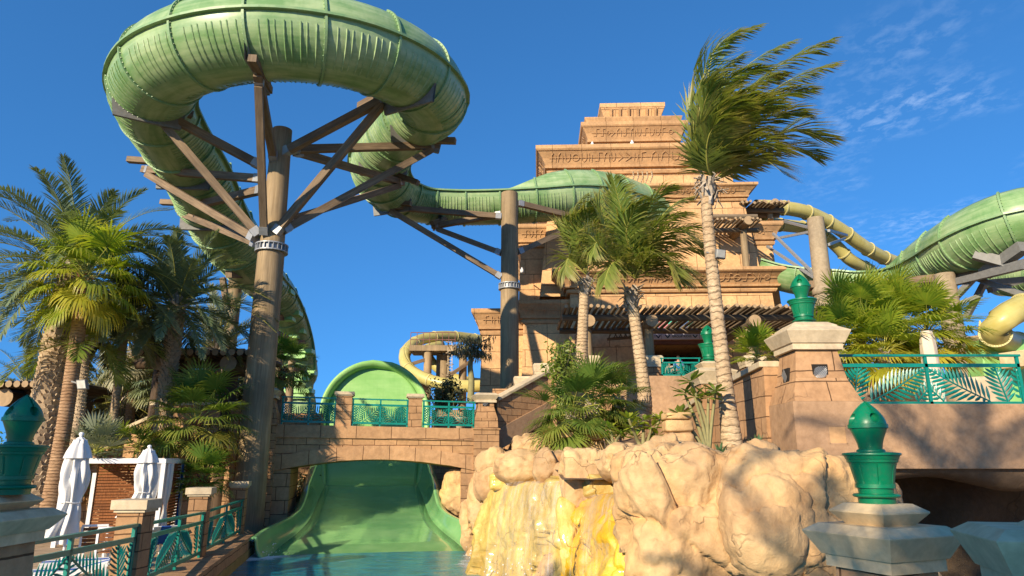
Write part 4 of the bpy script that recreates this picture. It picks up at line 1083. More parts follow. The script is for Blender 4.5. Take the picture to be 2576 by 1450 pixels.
# end piers
def endpier(name, label, t0, t1, zc, z0=0.0, bat=.16, cap=.42, niche=True):
    p = bp((t0 + t1) / 2, .45, 0); t = thing(name, label, 'pier', (p.x, p.y, z0))
    h = (t1 - t0) / 2; rz = math.atan2(SB.y, SB.x)
    mb = MB(); mb.rectloft(-h, h, -h, h, [(bat + .05, z0), (bat + .04, ztop(t0) - .06), (bat + .09, ztop(t0) - .04), (bat + .09, ztop(t0) + .02), (bat, ztop(t0) + .04), (bat * .9, ztop(t0) + .45), (0.0, ztop(t0) + .95), (0, zc - cap)], c=(p.x, p.y), rz=rz, top=True); obj('shaft', mb, MAT['brick'], t, bevel=.012)
    mb = MB(); mb.rectloft(-h, h, -h, h, [(.03, zc - cap), (.10, zc - cap), (.10, zc - cap * .76), (.06, zc - cap * .74), (.20, zc - cap * .25), (.20, zc - cap * .22), (.06, zc)], c=(p.x, p.y), rz=rz); obj('cap', mb, MAT['cream'], t, bevel=.01)
    if niche:
        mb = MB(); q = p - SA * (h + .012); mb.hexa([q - SB * .15 + Vector((0, 0, ztop(t0) + .98)), q + SB * .15 + Vector((0, 0, ztop(t0) + .98)), q + SB * .15 + SA * .1 + Vector((0, 0, ztop(t0) + .98)), q - SB * .15 + SA * .1 + Vector((0, 0, ztop(t0) + .98))],
             [q - SB * .15 + Vector((0, 0, ztop(t0) + 1.27)), q + SB * .15 + Vector((0, 0, ztop(t0) + 1.27)), q + SB * .15 + SA * .1 + Vector((0, 0, ztop(t0) + 1.27)), q - SB * .15 + SA * .1 + Vector((0, 0, ztop(t0) + 1.27))])
        obj('niche', mb, MAT['black'], t)
        mb = MB(); c = q - SA * .03 + Vector((0, 0, ztop(t0) + 1.12))
        for k in range(9):
            f = k / 8; s = c + SB * (-.1 + .2 * f) + Vector((0, 0, -.1 + .2 * f))
            mb.bar(s, s + SB * -.07 + Vector((0, 0, .06)), .012); mb.bar(s, s + SB * .07 + Vector((0, 0, -.04)), .012)
        obj('leaf_ornament', mb, MAT['steel'], t)
    return t
tr0, tr1 = tl(1196), tl(1250)
endpier('bridge_end_pier', 'tan pier with cream cap and leaf niche at the right end of the bridge', tr0 + .12, tr1 - .12, 6.02)
endpier('bridge_left_pier', 'shaded tan block pier at the left end of the bridge right of the thick post', T0 - .95, T0 - .12, 6.05)
for px0, px1, lb in ((847, 886, 'left'), (1029, 1063, 'right')):
    a, b_ = tl(px0, 1000), tl(px1, 1000); p = bp((a + b_) / 2, .32, 0)
    bpier('bridge_pier', f'{lb} one of the two slim flat capped piers standing between the bridge railings', p.x, p.y, ztop(a) - .01, ztop(a) + 1.42, b_ - a, (b_ - a) * 1.28, .17, 'brick', 'cream', rz=math.atan2(SB.y, SB.x), group='slim piers on the bridge')
for px0, px1, lb, s in ((707, 845, 'left bridge railing of teal leaves, partly in the shadow of the post', 4), (885, 1027, 'middle bridge railing of teal leaves in front of the round green wall', 5), (1064, 1194, 'right bridge railing of teal leaves beside the leaf niche pier', 6)):
    a, b_ = tl(px0, 1040), tl(px1, 1040)
    railing('leaf_railing', lb, bp(a, .1, ztop(a)), bp(b_, .1, ztop(b_)), 1.14, 'teal railings on the bridge', seed=s)
# planters seen through the right railing
for t_, lb in ((tl(1120), 'left'), (tl(1165), 'right')):
    p = bp(t_, 2.0, ztop(t_)); pt_ = thing('planter_pot', f'{lb} cream planter pot standing on the bridge behind the right railing', 'planter', p)
    mb = MB(); mb.lathe(p, [(.3, 0), (.42, .45), (.5, .5), (.5, .58), (.42, .58), (.38, .4), (0, .4)], 20); obj('bowl', mb, MAT['cream'], pt_)

# stair parapet climbing right from the bridge pier
sa, sb_ = Vector((bp(tr1, .6, 0).x, 30.9, 0)), Vector((1.65, 33.0, 0))
stw = thing('stair_wall', 'tan block stair parapet with a sloped cream coping climbing right from the bridge', 'stair wall', (sa + sb_) / 2 + Vector((0, 0, 3)))
dz0, dz1 = at(1252, 1010, sa.y).z, at(1370, 938, sb_.y).z
dirs = (sb_ - sa).normalized(); nrm = Vector((dirs.y, -dirs.x, 0))
def sw(f, o, z): return sa + (sb_ - sa) * f + nrm * o + Vector((0, 0, z))
mb = MB(); mb.hexa([sw(0, .2, 3.7), sw(1, .2, 4.8), sw(1, -.2, 4.8), sw(0, -.2, 3.7)], [sw(0, .2, dz0), sw(1, .2, dz1), sw(1, -.2, dz1), sw(0, -.2, dz0)]); obj('wall_body', mb, MAT['brick'], stw)
mb = MB(); mb.hexa([sw(0, .32, dz0 + .003), sw(1, .32, dz1 + .003), sw(1, -.28, dz1 + .003), sw(0, -.28, dz0 + .003)], [sw(0, .32, dz0 + .16), sw(1, .32, dz1 + .16), sw(1, -.28, dz1 + .16), sw(0, -.28, dz0 + .16)]); obj('coping', mb, MAT['cream'], stw, bevel=.02)
s0, s1 = at(1250, 1105, sa.y).z, at(1368, 1032, sb_.y).z
mb = MB(); mb.hexa([sw(0, .28, s0 - .5), sw(1, .28, s1 - .45), sw(1, -2.2, s1 - .45), sw(0, -2.2, s0 - .5)], [sw(0, .28, s0 + .42), sw(1, .28, s1 + .42), sw(1, -2.2, s1 + .42), sw(0, -2.2, s0 + .42)]); obj('stair_flight', mb, MAT['render'], stw)
p = at(1372, 930, 33.3)
bpier('stair_pier', 'tan block pier with a big cream cap at the head of the stair wall', p.x, p.y, 4.6, at(1372, 918, 33.3).z, .98, 1.25, .52, 'brick', 'cream', slope=True)
p = at(1322, 955, 35.2)
bpier('stair_pier', 'second cream capped pier behind the stair wall at the foot of the second slide post', p.x, p.y, 4.6, at(1322, 950, 35.2).z, .98, 1.25, .5, 'brick', 'cream', slope=True)
mb = MB(); mb.box((2.2, 35.6, 2.4), (6.4, .6, 8.6)); obj('stair_back_wall', mb, MAT['brick'], label='tan block wall behind the stair and the second slide post', cat='wall')

for x0_, x1_, y_, zt_, nm_, lb_ in ((-13.5, -10.1, 37.0, 5.35, 'plaza_wall', 'low pinkish tan wall seen through the left bridge railing'), (-4.6, 1.2, 40.0, 5.75, 'plaza_wall', 'low tan wall seen through the right bridge railing')):
    mb = MB(); mb.box(((x0_ + x1_) / 2, y_, zt_ / 2 + .2), (x1_ - x0_, .5, zt_)); obj(nm_, mb, MAT['brick'], label=lb_, cat='wall')
# soil banks behind the bridge and under the trees
mb = MB()
def bank(i, j):
    x = -46 + 30.5 * i; y = 30 + 34 * j
    z = .6 + 2.2 * min(1, j * 3) + .3 * noise.noise(Vector((x * .3, y * .3, 0)))
    return (x, y, z)
mb.grid(bank, 30, 30); obj('planted_bank', mb, MAT['soil'], kind='structure')
mb = MB()
def bank2(i, j):
    x = -2.3 + 4.6 * i; y = 32.6 + 22 * j
    return (x, y, .2 + 2.6 * min(1, i * 1.6) + .25 * noise.noise(Vector((x * .5, y * .4, 4))))
mb.grid(bank2, 12, 24); obj('planted_bank_right', mb, MAT['soil'], kind='structure')
mb = MB()
def bank3(i, j):
    x = -12.5 + 3.0 * i + (-.2 * 14 * j); y = 32.2 + 14 * j
    return (x, y, 1.9 - 1.0 * i + .2 * noise.noise(Vector((x, y, 2))))
mb.grid(bank3, 10, 20); obj('planted_bank_left', mb, MAT['sand'], kind='structure')
# garden wall of tan blocks behind the cabana
gw = thing('garden_wall', 'tan block garden wall with a sloping cream coping behind the cabana and palms', 'wall', (-14, 26.6, .6))
def gseg(x0, x1, y, D, zt0, zt1, mat='brick', th=.4):
    a, b_ = at(x0, y, D), at(x1, y, D)
    mb = MB(); mb.hexa([(a.x, D, .3), (b_.x, D, .3), (b_.x, D + th, .3), (a.x, D + th, .3)], [(a.x, D, zt0), (b_.x, D, zt1), (b_.x, D + th, zt1), (a.x, D + th, zt0)]); obj('wall_body', mb, MAT['bigblock'], gw)
    mb = MB(); mb.hexa([(a.x, D - .08, zt0 + .003), (b_.x, D - .08, zt1 + .003), (b_.x, D + th + .08, zt1 + .003), (a.x, D + th + .08, zt0 + .003)], [(a.x, D - .08, zt0 + .14), (b_.x, D - .08, zt1 + .14), (b_.x, D + th + .08, zt1 + .14), (a.x, D + th + .08, zt0 + .14)]); obj('coping', mb, MAT['cream'], gw)
gseg(170, 250, 1100, 28.5, at(200, 1100, 28.5).z, at(200, 1092, 28.5).z)
gseg(285, 368, 1100, 28.5, at(285, 1095, 28.5).z, at(368, 1056, 28.5).z)
gseg(368, 598, 1100, 28.3, at(368, 1020, 28.3).z, at(598, 1020, 28.3).z)
p = at(270, 1075, 28.4)
bpier('garden_pier', 'low tan pier with a cream cap where the sloping garden wall begins', p.x, p.y, .5, at(270, 1072, 28.4).z, .8, 1.1, .25, 'brick', 'cream')
# ------------------------------------------------------------------ green finial lamps
def finial_mesh():
    prof = [(.001, 875), (22, 862), (52, 825), (70, 800)]
    pts = []
    def dome(h): # 0 at band .. 1 at tip
        return 152 * math.cos(h * math.pi / 2) ** .82 * (1 - .12 * h)
    for k in range(28): pts.append((max(.5, dome(1 - k / 27)), 875 - k * (205 / 27)))
    pts += [(162, 668), (163, 634), (150, 630), (149, 626), (134, 590), (116, 545), (103, 505), (97, 470), (95, 455), (110, 450), (116, 440), (116, 432), (170, 428), (232, 420), (236, 412), (234, 402), (222, 398), (216, 384), (212, 370), (206, 366), (202, 342), (192, 338), (188, 330)]
    for k in range(1, 12): pts.append((188 - 36 * k / 11, 330 - 168 * k / 11))
    pts += [(158, 160), (158, 128), (142, 124), (138, 84), (150, 80)]
    for k in range(7): a = k / 6 * math.pi; pts.append((160 + 28 * math.sin(a), 64 + 16 * math.cos(a)))
    pts += [(150, 46), (146, 0)]
    pts = pts[::-1]
    U = .00124
    pf = [(r * U, z * U) for r, z in pts]
    def disp(r, z, th):
        z_ = z / U
        if z_ > 670:
            for k in range(4):
                a0 = R(28) + k * math.pi / 2
                da = (th - a0 + math.pi) % (2 * math.pi) - math.pi
                dxy = da * r / U; dz = z_ - 722
                d = math.hypot(dxy, dz)
                if d < 38: return r - .062 * min(1, (40 - d) / 7)
                if abs(dxy) < 8.5 and z_ > 745 and z_ < 868: return r - .03
        if 165 < z_ < 328:
            for k in range(8):
                a0 = k * math.pi / 4 + .2
                da = (th - a0 + math.pi) % (2 * math.pi) - math.pi
                if abs(da * r / U) < 5: return r - .010
        return r
    mb = MB(); mb.lathe((0, 0, 0), pf, 128, disp=disp)
    return mb
FIN = None
def finial(loc, label, scale=1.0, rz=0):
    global FIN
    if FIN is None:
        t = thing('finial_lamp', label, 'lamp finial', Vector(loc), 'green finials on the piers'); FIN = t
        mb = finial_mesh(); mb.v = [(x + loc[0], y + loc[1], z + loc[2]) for x, y, z in mb.v]
        # split into dome and vase
        top, bot = MB(), MB()
        zc = loc[2] + 629 * .00124
        for f, u in zip(mb.f, mb.uv):
            zz_ = sum(mb.v[i][2] for i in f) / 4
            (top if zz_ > zc else bot).add([mb.v[i] for i in f], [tuple(range(len(f)))], 0, True)
        for q, nm in ((top, 'dome'), (bot, 'vase')):
            me_o = obj(nm, q, MAT['finial'], t)
            import bmesh
            bm = bmesh.new(); bm.from_mesh(me_o.data); bmesh.ops.remove_doubles(bm, verts=bm.verts, dist=1e-5); bm.to_mesh(me_o.data); bm.free()
            e = me_o.modifiers.new('es', 'EDGE_SPLIT'); e.split_angle = R(38)
    else:
        t = dup(FIN, loc, label, rz=rz)
    t.scale = (scale,) * 3; t.rotation_euler = (0, 0, rz)
    return t
def tiercap(name, label, x, y, z, rz, s1, s2, shaft_to, h1=.30, h2=.20, base='bigblock', cat='pedestal', deco=True):
    """two flared cap courses on a block pier; z = level of the top"""
    t = thing(name, label, cat, (x, y, shaft_to))
    a = s2 / 2 - .1
    mb = MB(); mb.rectloft(-a, a, -a, a, [(.0, z - h2), (.10, z - .085), (.10, z - .07), (.0, z)], c=(x, y), rz=rz); obj('upper_cap', mb, MAT['cap_grey'], t, bevel=.008)
    a = s1 / 2 - .16
    zt = z - h2
    mb = MB(); mb.rectloft(-a, a, -a, a, [(.02, zt - h1 - .11), (.02, zt - h1), (.045, zt - h1 + .005), (.16, zt - .085), (.16, zt - .075), (.05, zt + .0)], c=(x, y), rz=rz); obj('lower_cap', mb, MAT['cap_grey'], t, bevel=.008)
    mb = MB(); a -= .06; mb.rectloft(-a, a, -a, a, [(.12, shaft_to), (.02, zt - h1 - .11)], c=(x, y), rz=rz); obj('shaft', mb, MAT[base], t)
    return t
RP = at(2207, 1266, 7.2)
finial(RP, 'big emerald green finial on the pale pedestal at lower right, in dappled shade', .94, R(-26))
tiercap('corner_pedestal', 'pale two tier pedestal under the big green finial at lower right', RP.x, RP.y, RP.z, R(23), 1.03, .64, .0)
LP = at(26, 1244, 7.8)
finial(LP, 'emerald green finial cut off by the left edge of the picture', 1.0, R(40))
tiercap('corner_pedestal', 'shaded pale two tier pedestal in the lower left corner', LP.x - .35, LP.y, LP.z, 0, 1.25, .88, .0, .24, .17)
q = at(2590, 1392, 5.7)
tiercap('corner_pedestal', 'low pale cap stone cut off in the bottom right corner', q.x + .1, q.y, q.z + .25, R(-14), .95, .3, .0, .34, .05)
lw = thing('low_wall', 'low pale coping wall running from the right pedestal to the bottom right corner', 'wall', (4.1, 6.3, 0))
mb = MB(); mb.bar((RP.x + .18, RP.y - .1, RP.z - .80), (4.7, 5.6, RP.z - .80), .5, .16); obj('coping', mb, MAT['cap_grey'], lw, bevel=.01)
mb = MB(); mb.bar((RP.x + .18, RP.y - .1, RP.z - 1.6), (4.7, 5.6, RP.z - 1.6), .4, 1.43); obj('wall_body', mb, MAT['bigblock'], lw)

# ------------------------------------------------------------------ right bridge with pier, beam and railing
PD = 16.0
x0, x1 = at(2003, 900, PD).x, at(2108, 900, PD).x      # pier face at the top
zb, zt = -0.6, at(2015, 880, PD).z
ztop_p = at(2015, 808, PD).z
rp = thing('corner_pier', 'big battered tan block pier with leaf niches under the upper right green finial', 'pier', ((x0 + x1) / 2, PD + .6, 0))
h = (x1 - x0) / 2; cx, cy = (x0 + x1) / 2, PD + h
zc1 = at(2015, 1012, PD).z
mb = MB(); mb.rectloft(-h, h, -h, h, [(.30, zc1), (.10, zc1 + .55), (.10, zc1 + .56), (.0, zt - .02)], c=(cx, cy)); obj('shaft', mb, MAT['bigblock'], rp, bevel=.02)
mb = MB(); mb.rectloft(-h, h, -h, h, [(.36, -.6), (.31, zc1 - .004)], c=(cx, cy)); obj('base', mb, MAT['render'], rp, bevel=.03)
mb = MB(); mb.rectloft(-h, h, -h, h, [(.05, zt - .02), (.10, zt - .0), (.10, zt + .13), (.14, zt + .15), (.26, zt + .42), (.26, zt + .44), (.0, zt + .60)], c=(cx, cy)); obj('cap', mb, MAT['cream'], rp, bevel=.012)
mb = MB(); mb.rectloft(-h, h, -h, h, [(-.12, zt + .60), (.05, ztop_p - .12), (.05, ztop_p - .1), (-.1, ztop_p)], c=(cx, cy)); obj('upper_cap', mb, MAT['cream'], rp, bevel=.01)
def niche(x, z, w, hh, face='front', leafy=True, mat='render'):
    mb = MB(); fr = .05
    yf = cy - h - .045 if z > zc1 else cy - h - .31 
    if face == 'front': mb.box((x, yf, z), (w, .09, hh))
    else: mb.box((cx - h - (.07 if z > zc1 else .31), x, z), (.09, w, hh))
    obj('niche', mb, MAT['black'] if leafy else MAT['carve'], rp)
    if leafy:
        mb = MB(); rr = random.Random(2)
        for k in range(12):
            f = k / 11; a = .15 + f * 1.2
            if face == 'front':
                s = Vector((x - .13 + .26 * f, yf - .06, z - .1 + .2 * f))
                for sg in (-1, 1): mb.bar(s, s + Vector((sg * -.10 * math.sin(f * 2.6 + .4), -.02, sg * .10 * math.sin(f * 2.6 + .4))), .016)
            else:
                s = Vector((cx - h - .14, x - .08 + .16 * f, z - .1 + .2 * f))
                for sg in (-1, 1): mb.bar(s, s + Vector((-.01, sg * .07, sg * -.07)), .008)
        obj('leaf_ornament', mb, MAT['steel'], rp)
niche(cx + .0, at(2045, 937, PD).z, .36, .36); niche(cy - .05, at(1975, 940, PD).z, .36, .34, 'side')
# small framed niche lower on the beam face
BY = PD + .35
bx1 = 24.0
zu, zl = at(2300, 1016, BY).z, at(2300, 1180, BY).z
rb = thing('rendered_bridge_beam', 'long tan rendered beam of the right footbridge above the dark cave', 'bridge', (14, BY, zl))
mb = MB(); mb.hexa([(cx - .2, BY, zl), (bx1, BY, zl), (bx1, BY + 6.7, zl), (cx - .2, BY + 6.7, zl)], [(cx - .2, BY, zu), (bx1, BY, zu), (bx1, BY + 6.7, zu), (cx - .2, BY + 6.7, zu)]); obj('beam', mb, MAT['render'], rb, bevel=.02)
mb = MB(); xx, zz_ = at(2074, 1097, BY).x, at(2074, 1097, BY).z
w_ = .20
for (a, b_, c, d) in ((-w_, -w_, w_, -w_), (w_, -w_, w_, w_), (w_, w_, -w_, w_), (-w_, w_, -w_, -w_)):
    mb.bar((xx + a, PD - .31, zz_ + b_), (xx + c, PD - .31, zz_ + d), .035)
obj('niche_frame', mb, MAT['render'], rp)
mb = MB(); mb.box((xx, PD - .305, zz_), (.36, .03, .36)); obj('niche_panel', mb, MAT['tower_trim'], rp)
# cave behind the rocks
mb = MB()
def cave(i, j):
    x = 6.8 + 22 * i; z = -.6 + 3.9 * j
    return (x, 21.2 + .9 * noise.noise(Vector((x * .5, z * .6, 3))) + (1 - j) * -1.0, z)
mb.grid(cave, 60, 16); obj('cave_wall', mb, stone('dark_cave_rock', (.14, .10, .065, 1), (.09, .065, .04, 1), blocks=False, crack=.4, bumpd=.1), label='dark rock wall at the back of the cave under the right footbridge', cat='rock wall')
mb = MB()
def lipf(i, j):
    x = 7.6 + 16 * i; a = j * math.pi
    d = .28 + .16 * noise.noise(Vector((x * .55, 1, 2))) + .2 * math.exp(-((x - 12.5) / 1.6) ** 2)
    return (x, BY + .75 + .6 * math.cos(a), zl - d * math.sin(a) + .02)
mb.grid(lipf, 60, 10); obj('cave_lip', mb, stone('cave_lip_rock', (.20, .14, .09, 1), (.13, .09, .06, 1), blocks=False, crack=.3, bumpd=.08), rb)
zr = zu
railing('leaf_railing', 'long teal leaf railing with big leaves on the right footbridge, beside the big pier', (at(2112, 1010, BY).x, BY + .15, zr - .1), (at(2592, 1010, BY).x, BY + .15, zr - .1), 1.27, None, foot=.12, seed=9, lw=.034, gap=.15)
finial((cx, cy, ztop_p), 'emerald finial on the big tan pier right of the tower', 1.2, R(35))

# ------------------------------------------------------------------ retaining wall running away from the pier, with its middle pedestal
WX = 6.35
rw = thing('retaining_wall', 'long tan block retaining wall with cream coping running back from the big pier', 'wall', (WX, 25, 0))
zw0, zw1 = at(1950, 905, 16.6).z, at(1642, 1040, 33).z
za = at(1950, 908, 17.2).z; zb_ = at(1745, 985, 22.5).z
segs = [(17.2, za), (22.6, zb_), (27, zb_ - .45), (33, at(1650, 1042, 33).z)]
mb = MB()
for (ya_, z1_), (yb_, z2_) in zip(segs, segs[1:]):
    mb.hexa([(WX - .12, ya_, 2.0), (WX + .4, ya_, 2.0), (WX + .4, yb_, 2.0), (WX - .12, yb_, 2.0)], [(WX, ya_, z1_ - .16), (WX + .4, ya_, z1_ - .16), (WX + .4, yb_, z2_ - .16), (WX, yb_, z2_ - .16)])
obj('wall_body', mb, MAT['bigblock'], rw)
mb = MB()
for (ya_, z1_), (yb_, z2_) in zip(segs, segs[1:]):
    mb.hexa([(WX - .1, ya_, z1_ - .155), (WX + .5, ya_, z1_ - .155), (WX + .5, yb_, z2_ - .155), (WX - .1, yb_, z2_ - .155)], [(WX - .1, ya_, z1_), (WX + .5, ya_, z1_), (WX + .5, yb_, z2_), (WX - .1, yb_, z2_)])
obj('coping', mb, MAT['cream'], rw, bevel=.02)
mp = at(1785, 912, 22.4)
mpt = thing('wall_pedestal', 'cream two tier pedestal half way along the retaining wall behind the tall palm trunk', 'pedestal', (mp.x, mp.y, 2.0))
mb = MB(); mb.rectloft(-.42, .42, -.42, .42, [(.1, 2.0), (.02, mp.z - .75)], c=(mp.x, mp.y)); obj('shaft', mb, MAT['bigblock'], mpt)
mb = MB(); mb.rectloft(-.42, .42, -.42, .42, [(.06, mp.z - .75), (.10, mp.z - .64), (.26, mp.z - .36), (.26, mp.z - .34), (.0, mp.z - .22)], c=(mp.x, mp.y)); obj('lower_cap', mb, MAT['cream'], mpt, bevel=.01)
mb = MB(); mb.rectloft(-.42, .42, -.42, .42, [(-.14, mp.z - .22), (-.02, mp.z - .07), (-.12, mp.z)], c=(mp.x, mp.y)); obj('upper_cap', mb, MAT['cream'], mpt, bevel=.01)
finial(mp, 'emerald finial half way along the retaining wall, partly behind the tall palm trunk', 1.16, R(60))
p = at(1470, 1000, 27)
# finials seen through the right railing and one by the left fan palms
for (x, y, D, lb) in ((2240, 985, 24, 'emerald finial seen between the leaves of the right footbridge railing, nearer the pier'), (2405, 985, 24, 'emerald finial seen above the right footbridge railing, nearer the picture edge')):
    p = at(x, y, D); finial(p, lb, 1.15, .3)
    t = thing('rear_pedestal', ['cream pedestal behind the railing, nearer the big pier', 'cream pedestal behind the railing, nearer the right picture edge'][x > 2300], 'pedestal', p - Vector((0, 0, 1.2)))
    mb = MB(); mb.rectloft(-.4, .4, -.4, .4, [(0, p.z - 1.5), (0, p.z - .3), (.15, p.z - .1), (0, p.z)], c=(p.x, p.y)); obj('block', mb, MAT['cream'], t)
p = at(1443, 1000, 25.5)

# ground behind the right bridge and planting terrace behind the rocks
mb = MB(); mb.hexa([(6.7, 23.2, -.3), (40, 23.2, -.3), (40, 37, -.3), (6.7, 37, -.3)], [(6.7, 23.2, 4.35), (40, 23.2, 4.35), (40, 37, 4.6), (6.7, 37, 4.6)]); obj('upper_terrace', mb, MAT['pave'], kind='structure')
mb = MB()
def plant(i, j):
    x = 1.1 + 5.3 * i; y = 15.5 + 16 * j
    return (x, y, 2.7 + 1.3 * j + .2 * noise.noise(Vector((x, y * .6, 0))))
mb.grid(plant, 16, 30); obj('planting_bed', mb, MAT['soil'], kind='structure')
# furniture and lattice railing beyond the right railing
for (x, y, D, w_, hh, lb) in ((2278, 985, 21.5, 1.5, .7, 'curved cream planter tub behind the left half of the right footbridge railing'), (2455, 990, 21.5, 2.0, .6, 'curved cream planter tub behind the right half of the right footbridge railing')):
    p = at(x, y, D); t = thing('planter_tub', lb, 'planter', (p.x, p.y, 4.36))
    mb = MB(); hh = p.z - 4.36 + .42; mb.lathe((p.x, p.y, 4.36), [(w_ * .36, 0), (w_ * .44, hh * .6), (w_ * .5, hh * .9), (w_ * .5, hh), (w_ * .44, hh), (w_ * .40, hh * .8), (0, hh * .75)], 28); obj('bowl', mb, MAT['cream'], t)
p = at(2352, 985, 19.5); um = thing('folded_parasol', 'folded beige parasol standing behind the right footbridge railing', 'parasol', (p.x, p.y, 4.4))
zt_ = at(2345, 832, 19.5).z
def cover(r, z, th): return r * (1 + .10 * math.sin(th * 5 + z * 1.5) + .05 * math.sin(th * 11))
mb = MB(); mb.lathe((p.x, p.y, 4.4), [(.24, .3), (.25, .8), (.22, 1.2), (.20, zt_ - 4.4 - .5), (.18, zt_ - 4.4 - .2), (.13, zt_ - 4.4 - .02), (0, zt_ - 4.4)], 40, disp=cover); obj('canopy', mb, plain('beige_canvas', (.60, .50, .38, 1), .9, 0, .08, 3), um)
mb = MB(); mb.lathe((p.x, p.y, 4.4), [(.03, 0), (.03, .5)], 10); mb.lathe((p.x, p.y, 4.36), [(.3, 0), (.3, .06), (0, .07)], 20); obj('pole', mb, MAT['white'], um)
tr = thing('lattice_railing', 'wooden lattice railing of crossed poles behind the fan palms at right', 'railing', at(2450, 900, 27))
for (a, b_) in (((2400, 858, 28), (2505, 845, 27)), ((2400, 905, 28), (2505, 880, 27)), ((2400, 925, 28), (2520, 905, 27))):
    mb = MB(); mb.bar(at(*a), at(*b_), .2); obj('rail', mb, MAT['post'], tr)
for (a, b_) in (((2410, 905, 28), (2442, 855, 27.6)), ((2442, 855, 27.6), (2475, 890, 27.3)), ((2475, 890, 27.3), (2505, 850, 27)), ((2385, 870, 28), (2410, 905, 28))):
    mb = MB(); mb.bar(at(*a), at(*b_), .13); obj('brace', mb, MAT['post'], tr)
gp = at(2475, 868, 60); gt = thing('golden_spire', 'distant golden tower top seen between the poles of the lattice railing', 'spire', gp - Vector((0, 0, 3)))
mb = MB(); mb.lathe(gp - Vector((0, 0, 3)), [(1.2, 0), (1.2, 1.6), (1.5, 1.7), (.8, 2.2), (.5, 3.2), (.3, 4.2), (.05, 5.2)], 8, 0, False); obj('spire_body', mb, plain('gilded_render', (.62, .45, .16, 1), .5), gt)
gw_ = thing('green_wall_panel', 'dark green slide wall behind the right end of the railing', 'slide wall', at(2520, 960, 26))
mb = MB(); a = at(2520, 920, 26.5); mb.hexa([(a.x - .9, a.y, 4.4), (a.x + 1.1, a.y, 4.4), (a.x + 1.1, a.y + 1, 4.4), (a.x - .9, a.y + 1, 4.4)], [(a.x - .62, a.y, a.z + 1.05), (a.x + 1.1, a.y, a.z + 1.05), (a.x + 1.1, a.y + 1, a.z + 1.05), (a.x - .62, a.y + 1, a.z + 1.05)]); obj('panel', mb, MAT['sgreen2'], gw_, bevel=.05)
mb = MB(); a = at(2575, 905, 25.5); mb.box(a, (.9, 1.2, .6), R(20)); obj('cream_block', mb, MAT['cap_grey'], gw_, bevel=.03)
# terrace railing by the entrance and the two guests
railing('leaf_railing', 'short dark teal leaf railing before the tower entrance where two guests stand', (at(1664, 935, 36).x, 36.0, at(1664, 948, 36).z - .02), (at(1762, 935, 36).x, 36.0, at(1762, 948, 36).z - .02), 1.0, foot=.1, seed=12)

